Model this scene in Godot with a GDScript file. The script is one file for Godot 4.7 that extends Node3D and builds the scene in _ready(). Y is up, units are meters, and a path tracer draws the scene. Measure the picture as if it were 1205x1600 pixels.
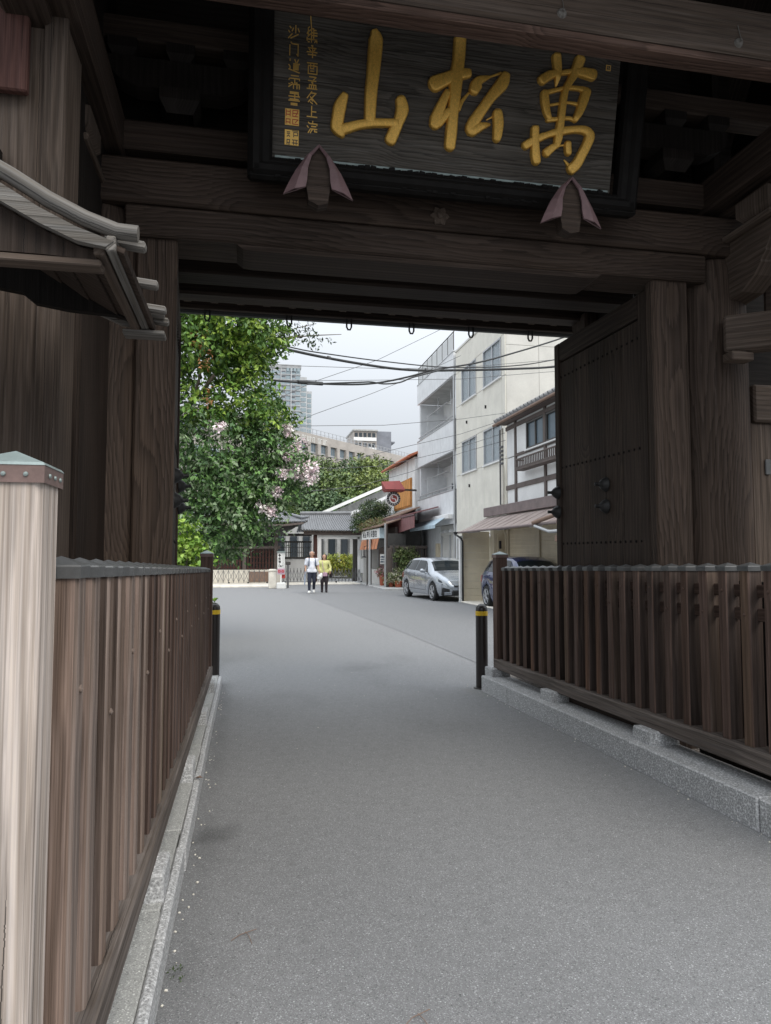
extends Node3D

var rng := RandomNumberGenerator.new()
var used := {}
var origin := {}
var M := {}
var TX := {}
var MEAN := {}

# ---------------------------------------------------------------- mesh builder
class MB:
	var v := PackedVector3Array()
	var n := PackedVector3Array()
	var uv := PackedVector2Array()
	var c := PackedColorArray()
	var col := Color(1, 1, 1)
	var uo := Vector2.ZERO

	func tri(a: Vector3, b: Vector3, d: Vector3, na: Vector3, nb: Vector3, nd: Vector3, ua := Vector2.ZERO, ub := Vector2.ZERO, ud := Vector2.ZERO) -> void:
		v.append(a); n.append(na); uv.append(ua + uo)
		if (d - a).cross(b - a).dot(na + nb + nd) < 0.0:
			v.append(d); n.append(nd); uv.append(ud + uo)
			v.append(b); n.append(nb); uv.append(ub + uo)
		else:
			v.append(b); n.append(nb); uv.append(ub + uo)
			v.append(d); n.append(nd); uv.append(ud + uo)
		c.append(col); c.append(col); c.append(col)

	func quad(a: Vector3, b: Vector3, d: Vector3, e: Vector3, hint: Vector3, ua := Vector2.ZERO, ub := Vector2.ZERO, ud := Vector2.ZERO, ue := Vector2.ZERO) -> void:
		var g := (d - a).cross(b - e)
		if g.length_squared() < 1e-16:
			g = (d - a).cross(b - a)
		g = g.normalized()
		if g.dot(hint) < 0.0:
			g = -g
		tri(a, b, d, g, g, g, ua, ub, ud)
		tri(a, d, e, g, g, g, ua, ud, ue)

	func squad(a: Vector3, b: Vector3, d: Vector3, e: Vector3, na: Vector3, nb: Vector3, nd: Vector3, ne: Vector3, ua := Vector2.ZERO, ub := Vector2.ZERO, ud := Vector2.ZERO, ue := Vector2.ZERO) -> void:
		tri(a, b, d, na, nb, nd, ua, ub, ud)
		tri(a, d, e, na, nd, ne, ua, ud, ue)

	# chamfered box; the grain runs along its longest side (or axis g)
	func box(ctr: Vector3, size: Vector3, bs := Basis(), bev := 0.0, g := -1) -> void:
		var h := size * 0.5
		if g < 0:
			g = 0
			if size.y >= size.x and size.y >= size.z: g = 1
			elif size.z > size.x and size.z > size.y: g = 2
		bev = minf(bev, minf(h.x, minf(h.y, h.z)) * 0.8)
		for a in 3:
			var b := (a + 1) % 3
			var d := (a + 2) % 3
			for s in [-1.0, 1.0]:
				var q: Array[Vector3] = []
				for k in [[-1.0, -1.0], [1.0, -1.0], [1.0, 1.0], [-1.0, 1.0]]:
					var p := Vector3.ZERO
					p[a] = s * h[a]
					p[b] = k[0] * (h[b] - bev)
					p[d] = k[1] * (h[d] - bev)
					q.append(p)
				var nn := Vector3.ZERO
				nn[a] = s
				_bq(q, nn, ctr, bs, g)
		if bev > 0.0:
			for e in 3:
				var a := (e + 1) % 3
				var b := (e + 2) % 3
				for sa in [-1.0, 1.0]:
					for sb in [-1.0, 1.0]:
						var q: Array[Vector3] = []
						for k in 4:
							var p := Vector3.ZERO
							p[e] = (h[e] - bev) * (1.0 if k == 1 or k == 2 else -1.0)
							p[a] = sa * (h[a] if k < 2 else h[a] - bev)
							p[b] = sb * (h[b] - bev if k < 2 else h[b])
							q.append(p)
						var nn := Vector3.ZERO
						nn[a] = sa
						nn[b] = sb
						_bq(q, nn.normalized(), ctr, bs, g)
			for sx in [-1.0, 1.0]:
				for sy in [-1.0, 1.0]:
					for sz in [-1.0, 1.0]:
						var nn := (bs * Vector3(sx, sy, sz)).normalized()
						var a := ctr + bs * Vector3(sx * h.x, sy * (h.y - bev), sz * (h.z - bev))
						var b := ctr + bs * Vector3(sx * (h.x - bev), sy * h.y, sz * (h.z - bev))
						var d := ctr + bs * Vector3(sx * (h.x - bev), sy * (h.y - bev), sz * h.z)
						tri(a, b, d, nn, nn, nn)

	func _bq(q: Array[Vector3], nn: Vector3, ctr: Vector3, bs: Basis, g: int) -> void:
		var u: Array[Vector2] = []
		for p in q:
			u.append(Vector2(p[(g + 1) % 3] + p[(g + 2) % 3] * (-1.0 if nn[(g + 1) % 3] * nn[(g + 2) % 3] > 0.01 else 1.0), p[g]))
		var w := bs * nn
		tri(ctr + bs * q[0], ctr + bs * q[1], ctr + bs * q[2], w, w, w, u[0], u[1], u[2])
		tri(ctr + bs * q[0], ctr + bs * q[2], ctr + bs * q[3], w, w, w, u[0], u[2], u[3])

	func ext(x0: float, x1: float, y0: float, y1: float, d0: float, d1: float, bev := 0.0, g := -1) -> void:
		box(Vector3((x0 + x1) / 2, (y0 + y1) / 2, -(d0 + d1) / 2), Vector3(absf(x1 - x0), absf(y1 - y0), absf(d1 - d0)), Basis(), bev, g)

	# box between two points, w across, h up
	func bar(a: Vector3, b: Vector3, w: float, h: float, bev := 0.0, up := Vector3.UP) -> void:
		var z := (b - a).normalized()
		if absf(z.dot(up)) > 0.99: up = Vector3.BACK
		var x := up.cross(z).normalized()
		box((a + b) / 2, Vector3(w, h, a.distance_to(b)), Basis(x, z.cross(x), z), bev, 2)

	func tube(p: Array, r: Array, sides := 8, caps := true, sq := 1.0) -> void:
		var rings := []
		var ns := []
		var fx := Vector3.ZERO
		var len := 0.0
		var ls := []
		for i in p.size():
			var t: Vector3 = (p[mini(i + 1, p.size() - 1)] - p[maxi(i - 1, 0)]).normalized()
			if fx == Vector3.ZERO:
				fx = t.cross(Vector3.UP if absf(t.y) < 0.9 else Vector3.RIGHT).normalized()
			fx = (fx - t * fx.dot(t)).normalized()
			var fy := t.cross(fx)
			var ring := []
			var rn := []
			if i > 0: len += p[i].distance_to(p[i - 1])
			ls.append(len)
			for k in sides + 1:
				var a := TAU * k / sides
				var o := fx * cos(a) + fy * sin(a) * sq
				ring.append(p[i] + o * r[mini(i, r.size() - 1)])
				rn.append(o.normalized())
			rings.append(ring)
			ns.append(rn)
		for i in p.size() - 1:
			for k in sides:
				var u0: float = float(k) / sides * TAU * r[0]
				var u1: float = float(k + 1) / sides * TAU * r[0]
				squad(rings[i][k], rings[i][k + 1], rings[i + 1][k + 1], rings[i + 1][k], ns[i][k], ns[i][k + 1], ns[i + 1][k + 1], ns[i + 1][k], Vector2(u0, ls[i]), Vector2(u1, ls[i]), Vector2(u1, ls[i + 1]), Vector2(u0, ls[i + 1]))
		if caps:
			for e in [0, p.size() - 1]:
				var t: Vector3 = (p[0] - p[1]).normalized() if e == 0 else (p[-1] - p[-2]).normalized()
				for k in sides:
					tri(p[e], rings[e][k], rings[e][k + 1], t, t, t)

	# profile: Vector2(radius, height) list round axis y
	func lathe(prof: Array, ctr: Vector3, bs := Basis(), sides := 16) -> void:
		for i in prof.size() - 1:
			var a: Vector2 = prof[i]
			var b: Vector2 = prof[i + 1]
			if a.distance_to(b) < 1e-5: continue
			var t := (b - a).normalized()
			var pn := Vector2(t.y, -t.x)
			for k in sides:
				var q0 := TAU * k / sides
				var q1 := TAU * (k + 1) / sides
				var e0 := Vector3(cos(q0), 0, sin(q0))
				var e1 := Vector3(cos(q1), 0, sin(q1))
				var n0 := bs * (e0 * pn.x + Vector3.UP * pn.y)
				var n1 := bs * (e1 * pn.x + Vector3.UP * pn.y)
				squad(ctr + bs * (e0 * a.x + Vector3.UP * a.y), ctr + bs * (e1 * a.x + Vector3.UP * a.y), ctr + bs * (e1 * b.x + Vector3.UP * b.y), ctr + bs * (e0 * b.x + Vector3.UP * b.y), n0, n1, n1, n0, Vector2(q0 * 0.3, a.y), Vector2(q1 * 0.3, a.y), Vector2(q1 * 0.3, b.y), Vector2(q0 * 0.3, b.y))

	# 2-D outline (x, y in the basis) pushed from z0 to z1
	func prism(poly: PackedVector2Array, z0: float, z1: float, ctr := Vector3.ZERO, bs := Basis(), swap := false) -> void:
		var t := Geometry2D.triangulate_polygon(poly)
		var area := 0.0
		for i in poly.size():
			area += poly[i].cross(poly[(i + 1) % poly.size()])
		var sg := 1.0 if area > 0 else -1.0
		for e in [[z0, -1.0], [z1, 1.0]]:
			var nn: Vector3 = bs.z.normalized() * e[1] * signf(z1 - z0)
			for i in range(0, t.size(), 3):
				var q := []
				for k in 3: q.append(ctr + bs * Vector3(poly[t[i + k]].x, poly[t[i + k]].y, e[0]))
				tri(q[0], q[1], q[2], nn, nn, nn, _sw(poly[t[i]], swap), _sw(poly[t[i + 1]], swap), _sw(poly[t[i + 2]], swap))
		for i in poly.size():
			var a := poly[i]
			var b := poly[(i + 1) % poly.size()]
			var o := Vector2((b - a).y, -(b - a).x) * sg
			quad(ctr + bs * Vector3(a.x, a.y, z0), ctr + bs * Vector3(b.x, b.y, z0), ctr + bs * Vector3(b.x, b.y, z1), ctr + bs * Vector3(a.x, a.y, z1), bs * Vector3(o.x, o.y, 0), Vector2(z0, a.length()), Vector2(z0, b.length()), Vector2(z1, b.length()), Vector2(z1, a.length()))

	func _sw(p: Vector2, s: bool) -> Vector2:
		return Vector2(p.y, p.x) if s else p

	# brush stroke lying on the z = 0 plane, domed; pts "x,y,w x,y,w" in mm
	func stroke(s: String, hgt: float, z := 0.0, scale := 0.001) -> void:
		var p := []
		var w := []
		for q in s.split(" ", false):
			var f := q.split_floats(",")
			p.append(Vector2(f[0], f[1]) * scale)
			w.append(f[2] * scale)
		# resample smoothly
		var sp := []
		var sw := []
		for i in p.size() - 1:
			for k in 4:
				var t := k / 4.0
				var a: Vector2 = p[maxi(i - 1, 0)]
				var b: Vector2 = p[mini(i + 2, p.size() - 1)]
				sp.append((p[i] as Vector2).cubic_interpolate(p[i + 1], a, b, t))
				sw.append(lerpf(w[i], w[i + 1], t))
		sp.append(p[-1]); sw.append(w[-1])
		# round ends
		var d0: Vector2 = (sp[0] - sp[1]).normalized()
		var d1: Vector2 = (sp[-1] - sp[-2]).normalized()
		var pp := []
		var ww := []
		for a in [0.0, 25.0, 50.0, 70.0]:
			pp.append(sp[0] + d0 * sw[0] * cos(deg_to_rad(a)) * 0.9); ww.append(maxf(sw[0] * sin(deg_to_rad(a)), 0.0005))
		pp.append_array(sp); ww.append_array(sw)
		for a in [70.0, 50.0, 25.0, 0.0]:
			pp.append(sp[-1] + d1 * sw[-1] * cos(deg_to_rad(a)) * 0.9); ww.append(maxf(sw[-1] * sin(deg_to_rad(a)), 0.0005))
		var prof := [[-1.0, 0.0], [-0.97, 0.55], [-0.86, 0.84], [-0.66, 0.97], [0.0, 1.0], [0.66, 0.97], [0.86, 0.84], [0.97, 0.55], [1.0, 0.0]]
		var rows := []
		for i in pp.size():
			var t: Vector2 = (pp[mini(i + 1, pp.size() - 1)] - pp[maxi(i - 1, 0)]).normalized()
			var o := Vector2(-t.y, t.x)
			var row := []
			for f in prof:
				var hh: float = hgt * f[1] * minf(1.0, ww[i] / (hgt * 0.6))
				var q: Vector2 = pp[i] + o * ww[i] * f[0]
				row.append(Vector3(q.x, q.y, z + hh))
			rows.append(row)
		var nr := []
		for i in rows.size():
			var r := []
			for k in prof.size():
				var du: Vector3 = rows[mini(i + 1, rows.size() - 1)][k] - rows[maxi(i - 1, 0)][k]
				var dv: Vector3 = rows[i][mini(k + 1, prof.size() - 1)] - rows[i][maxi(k - 1, 0)]
				var g := du.cross(dv).normalized()
				if g.z < 0: g = -g
				if g == Vector3.ZERO: g = Vector3.BACK
				r.append(g)
			nr.append(r)
		for i in rows.size() - 1:
			for k in prof.size() - 1:
				var a: Vector3 = rows[i][k]
				var b: Vector3 = rows[i][k + 1]
				var d: Vector3 = rows[i + 1][k + 1]
				var e: Vector3 = rows[i + 1][k]
				squad(a, b, d, e, nr[i][k], nr[i][k + 1], nr[i + 1][k + 1], nr[i + 1][k], Vector2(a.x, a.y), Vector2(b.x, b.y), Vector2(d.x, d.y), Vector2(e.x, e.y))

	# written character: strokes as "x,y;x,y;..." separated by spaces on a 10 x 10 grid (y down), as thin flat bars
	func glyph(g: String, at: Vector3, ux: Vector3, uy: Vector3, size: Vector2, w: float, th: float) -> void:
		var nz := ux.cross(uy).normalized()
		for s in g.split(" ", false):
			var p := []
			for q in s.split(";"):
				p.append(Vector2(q.substr(0, 1).to_int(), q.substr(1, 1).to_int()))
			for i in p.size() - 1:
				var a: Vector3 = at + ux * (p[i].x / 9.0 - 0.5) * size.x + uy * (0.5 - p[i].y / 9.0) * size.y
				var b: Vector3 = at + ux * (p[i + 1].x / 9.0 - 0.5) * size.x + uy * (0.5 - p[i + 1].y / 9.0) * size.y
				var t := (b - a).normalized()
				a -= t * w * 0.4; b += t * w * 0.4
				var x := nz.cross(t)
				box((a + b) / 2 + nz * th / 2, Vector3(w, th, a.distance_to(b)), Basis(x, nz, t), 0.0, 2)

	func mesh() -> ArrayMesh:
		var a := []
		a.resize(Mesh.ARRAY_MAX)
		a[Mesh.ARRAY_VERTEX] = v
		a[Mesh.ARRAY_NORMAL] = n
		a[Mesh.ARRAY_TEX_UV] = uv
		a[Mesh.ARRAY_COLOR] = c
		var m := ArrayMesh.new()
		m.add_surface_from_arrays(Mesh.PRIMITIVE_TRIANGLES, a)
		return m

# ---------------------------------------------------------------- scene helpers
func v3(x: float, y: float, d: float) -> Vector3:
	return Vector3(x, y, -d)

func gy(d: float) -> float:
	if d < 8.0: return -0.0212 * d
	if d < 30.0: return -0.17 - 0.0045 * (d - 8.0)
	return -0.27

func numbered(s: String) -> String:
	var k: int = used.get(s, 0)
	used[s] = k + 1
	return s if k == 0 else "%s_%03d" % [s, k]

func tag(o: Node3D, label: String, category: String, group := "", kind := "") -> Node3D:
	if label: o.set_meta("label", label)
	if category: o.set_meta("category", category)
	if group: o.set_meta("group", group)
	if kind: o.set_meta("kind", kind)
	return o

func thing(called: String, label: String, category: String, at := Vector3.ZERO, group := "", turn := 0.0) -> Node3D:
	var o := Node3D.new()
	o.name = numbered(called)
	o.position = at
	o.rotation.y = turn
	add_child(o)
	origin[o] = at if turn == 0.0 else Vector3.ZERO
	tag(o, label, category, group)
	return o

# commits a builder as one named mesh under a parent; world coordinates become the parent's own
func obj(called: String, b: MB, m: Material, parent: Node3D = null, kind := "") -> MeshInstance3D:
	var o := MeshInstance3D.new()
	var at: Vector3 = origin.get(parent, Vector3.ZERO)
	if at != Vector3.ZERO:
		for i in b.v.size(): b.v[i] -= at
	o.mesh = b.mesh()
	o.material_override = m
	if parent == null:
		o.name = numbered(called)
		add_child(o)
		origin[o] = Vector3.ZERO
	else:
		o.name = called
		parent.add_child(o, true)
		origin[o] = at
	if kind: o.set_meta("kind", kind)
	return o

# a shared mesh put at a world place under a parent
func put(called: String, mesh: Mesh, m: Material, parent: Node3D, at: Vector3, bs := Basis()) -> MeshInstance3D:
	var o := MeshInstance3D.new()
	o.mesh = mesh
	o.material_override = m
	o.name = called
	o.transform = Transform3D(bs, at - origin.get(parent, Vector3.ZERO))
	parent.add_child(o, true)
	origin[o] = at
	return o

func bx(called: String, m: Material, parent: Node3D, x0: float, x1: float, y0: float, y1: float, d0: float, d1: float, bev := 0.0, tint := 1.0, g := -1) -> MeshInstance3D:
	var b := mb(tint)
	b.ext(x0, x1, y0, y1, d0, d1, bev, g)
	return obj(called, b, m, parent)

func mb(tint := 1.0) -> MB:
	var b := MB.new()
	b.col = Color(tint, tint, tint)
	b.uo = Vector2(rng.randf() * 7.0, rng.randf() * 7.0)
	return b

func struct(called: String, b: MB, m: Material) -> MeshInstance3D:
	return obj(called, b, m, null, "structure")

# points joined by a sagging curve
func sag(a: Vector3, b: Vector3, s: float, n := 16) -> Array:
	var p := []
	for i in n + 1:
		var t := float(i) / n
		p.append(a.lerp(b, t) - Vector3.UP * s * 4.0 * t * (1.0 - t))
	return p

# ---------------------------------------------------------------- textures and materials
func noise_img(w: int, h: int, freq: float, oct: int, sd: int, kind := FastNoiseLite.TYPE_SIMPLEX_SMOOTH) -> Image:
	var f := FastNoiseLite.new()
	f.seed = sd
	f.noise_type = kind
	f.frequency = freq
	f.fractal_octaves = oct
	return f.get_seamless_image(w, h)

func tex(im: Image) -> ImageTexture:
	im.generate_mipmaps()
	return ImageTexture.create_from_image(im)

# wood: 1 tile = 0.6 m across, 2.4 m along; kind 0 straight grain, 1 flat-sawn arches
func wood_maps(key: String, kind: int, sd: int) -> void:
	var W := 512
	var H := 1024
	var ims := []
	for e in [[128, 128, 0.012, 3], [512, 128, 0.09, 3], [512, 32, 0.07, 4], [512, 16, 0.25, 2]]:
		var im := noise_img(e[0], e[1], e[2], e[3], sd + ims.size())
		# wrap the edges before enlarging, so that the tile stays seamless
		var big := Image.create(e[0] + 4, e[1] + 4, false, im.get_format())
		for oy in [-1, 0, 1]:
			for ox in [-1, 0, 1]:
				big.blit_rect(im, Rect2i(0, 0, e[0], e[1]), Vector2i(2 + ox * e[0], 2 + oy * e[1]))
		var kx: int = W / e[0]
		var ky: int = H / e[1]
		big.resize((e[0] + 4) * kx, (e[1] + 4) * ky, Image.INTERPOLATE_CUBIC)
		ims.append(big.get_region(Rect2i(2 * kx, 2 * ky, W, H)).get_data())
	var lo: PackedByteArray = ims[0]
	var fi: PackedByteArray = ims[1]
	var st: PackedByteArray = ims[2]
	var hs: PackedByteArray = ims[3]
	var out := PackedByteArray()
	out.resize(W * H * 3)
	var hb := PackedByteArray()
	hb.resize(W * H)
	var cu := PackedFloat32Array()
	for x in W: cu.append(0.5 - 0.5 * cos(TAU * x / W))
	var sum := 0.0
	# drying checks: dark splits that run with the grain
	var crack := PackedFloat32Array()
	crack.resize(W * H)
	var cr := RandomNumberGenerator.new()
	cr.seed = sd
	for k in 26:
		var cx := cr.randf() * W
		var y0 := cr.randi() % H
		var ln := cr.randi_range(60, 520)
		var dp := cr.randf_range(0.25, 0.6)
		for j in ln:
			cx += cr.randfn(0.0, 0.16)
			var e := minf(1.0, minf(j, ln - j) / 40.0)
			var xi := posmod(int(cx), W)
			var yi := (y0 + j) % H
			crack[yi * W + xi] = maxf(crack[yi * W + xi], dp * e)
			if e > 0.7 and dp > 0.45: crack[yi * W + (xi + 1) % W] = maxf(crack[yi * W + (xi + 1) % W], dp * e * 0.6)
	for y in H:
		var sv := sin(TAU * y / H) * 1.5 + sin(TAU * 2.0 * y / H + 1.3) * 0.5
		for x in W:
			var i := y * W + x
			var a := lo[i] / 255.0
			var f := fi[i] / 255.0
			var s := st[i] / 255.0
			var h := hs[i] / 255.0
			var ring := 0.0
			if kind == 0:
				ring = 0.5 + 0.5 * sin(TAU * (x * 14.0 / 512.0) + a * 7.0 + f * 1.2)
				ring *= 0.55
			else:
				var r := cu[x] * 11.0 + sv + a * 4.2 + f * 0.5
				var q := r - floorf(r)
				ring = q * q * (1.0 if q < 0.9 else (1.0 - q) * 10.0)
			var val := 0.88 - (0.20 if kind == 0 else 0.27) * ring + 0.10 * (f - 0.5) + 0.24 * (s - 0.5) + 0.17 * (h - 0.5) + 0.18 * (a - 0.5)
			val *= 1.0 - crack[i]
			val = clampf(val, 0.12, 1.0)
			sum += pow(val, 2.2)
			out[i * 3] = int(val * 255.0)
			out[i * 3 + 1] = int(clampf(val * (0.975 + 0.04 * s), 0, 1) * 255.0)
			out[i * 3 + 2] = int(clampf(val * (0.95 + 0.09 * s), 0, 1) * 255.0)
			hb[i] = int(clampf(0.7 - 0.35 * ring + 0.3 * (f - 0.5) + 0.5 * (s - 0.5) + 0.35 * (h - 0.5) - crack[i] * 0.6, 0, 1) * 255.0)
	MEAN[key] = sum / (W * H)
	TX[key] = tex(Image.create_from_data(W, H, false, Image.FORMAT_RGB8, out))
	var hm := Image.create_from_data(W, H, false, Image.FORMAT_L8, hb)
	hm.convert(Image.FORMAT_RGB8)
	hm.bump_map_to_normal_map(1.6)
	TX[key + "_n"] = tex(hm)

# a colour brought up so that it keeps its value under a grey picture
func under(c: Color, t: String) -> Color:
	var l := c.srgb_to_linear()
	var k: float = 1.0 / MEAN.get(t, 1.0)
	return Color(minf(l.r * k, 1.0), minf(l.g * k, 1.0), minf(l.b * k, 1.0)).linear_to_srgb()

# road surface: stones of different tones pressed into a dark binder
func asphalt_tex(key: String, size: int, n: int, sd: int) -> void:
	var r := RandomNumberGenerator.new()
	r.seed = sd
	var lo := noise_img(size, size, 0.006, 3, sd).get_data()
	var val := PackedFloat32Array()
	val.resize(size * size)
	var hgt := PackedFloat32Array()
	hgt.resize(size * size)
	for i in size * size:
		val[i] = 0.66 + 0.03 * (lo[i] / 255.0 - 0.5) + r.randf_range(-0.06, 0.06)
		hgt[i] = 0.35 + r.randf_range(-0.06, 0.06)
	for k in n:
		var cx := r.randi() % size
		var cy := r.randi() % size
		var rad := r.randf_range(1.7, 4.8)
		var tone := r.randfn(0.0, 0.078)
		if r.randf() < 0.02: tone = r.randf_range(0.14, 0.28)
		var ec := r.randf_range(0.6, 1.0)
		var an := r.randf() * PI
		var ca := cos(an)
		var sa := sin(an)
		var R := int(rad) + 1
		for dy in range(-R, R + 1):
			for dx in range(-R, R + 1):
				var u := dx * ca + dy * sa
				var w := (dy * ca - dx * sa) / ec
				var q := (u * u + w * w) / (rad * rad)
				if q < 1.0:
					var i := posmod(cy + dy, size) * size + posmod(cx + dx, size)
					val[i] = 0.7 + tone + 0.03 * (lo[i] / 255.0 - 0.5)
					hgt[i] = 0.5 + 0.4 * (1.0 - q)
				elif q < 1.7:
					var i := posmod(cy + dy, size) * size + posmod(cx + dx, size)
					val[i] -= 0.04
	var a := PackedByteArray()
	a.resize(size * size)
	var b := PackedByteArray()
	b.resize(size * size)
	var sum := 0.0
	for i in size * size:
		var q := clampf(val[i], 0.1, 1.0)
		sum += pow(q, 2.2)
		a[i] = int(q * 255.0)
		b[i] = int(clampf(hgt[i], 0.0, 1.0) * 255.0)
	MEAN[key] = sum / (size * size)
	var im := Image.create_from_data(size, size, false, Image.FORMAT_L8, a)
	im.convert(Image.FORMAT_RGB8)
	TX[key] = tex(im)
	im = Image.create_from_data(size, size, false, Image.FORMAT_L8, b)
	im.convert(Image.FORMAT_RGB8)
	im.bump_map_to_normal_map(2.2)
	TX[key + "_n"] = tex(im)

func lin(r: float, g: float, b: float) -> Color:
	return Color(r, g, b).linear_to_srgb()

func mat(key: String, c: Color, rough := 0.7, metal := 0.0) -> StandardMaterial3D:
	var m := StandardMaterial3D.new()
	m.albedo_color = c
	m.roughness = rough
	m.metallic = metal
	m.vertex_color_use_as_albedo = true
	m.resource_name = key
	M[key] = m
	return m

func wood(key: String, t: String, c: Color, rough := 0.72, bump := 1.0) -> StandardMaterial3D:
	var m := mat(key, under(c, t), rough)
	m.albedo_texture = TX[t]
	m.uv1_scale = Vector3(1.0 / 0.6, 1.0 / 2.4, 1)
	m.normal_enabled = true
	m.normal_texture = TX[t + "_n"]
	m.normal_scale = bump
	m.metallic_specular = 0.3
	return m

# speckled or mottled stone, plaster, metal: a grey picture laid on by world place
func mottled(key: String, c: Color, t: String, size: float, rough := 0.8, bump := 0.0, metal := 0.0) -> StandardMaterial3D:
	var m := mat(key, under(c, t), rough, metal)
	m.albedo_texture = TX[t]
	m.uv1_triplanar = true
	m.uv1_world_triplanar = true
	m.uv1_scale = Vector3.ONE / size
	if bump > 0.0:
		m.normal_enabled = true
		m.normal_texture = TX[t + "_n"]
		m.normal_scale = bump
	return m

# grey picture out of noises: val = base + sum(amount * (noise - .5))
func grey_tex(key: String, size: int, base: float, layers: Array, bump := 2.0, white := 0.0, sd := 5) -> void:
	var ims := []
	for l in layers: ims.append(noise_img(size, size, l[0], l[1], l[2], l[4] if l.size() > 4 else FastNoiseLite.TYPE_SIMPLEX_SMOOTH).get_data())
	var out := PackedByteArray()
	out.resize(size * size)
	var r := RandomNumberGenerator.new()
	r.seed = sd
	var sum := 0.0
	for i in size * size:
		var val := base
		for k in layers.size(): val += layers[k][3] * (ims[k][i] / 255.0 - 0.5)
		if white > 0.0: val += white * (r.randf() - 0.5)
		val = clampf(val, 0.0, 1.0)
		sum += pow(val, 2.2)
		out[i] = int(val * 255.0)
	MEAN[key] = sum / (size * size)
	var im := Image.create_from_data(size, size, false, Image.FORMAT_L8, out)
	im.convert(Image.FORMAT_RGB8)
	TX[key] = tex(im.duplicate())
	if bump > 0.0:
		im.bump_map_to_normal_map(bump)
		TX[key + "_n"] = tex(im)

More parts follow.
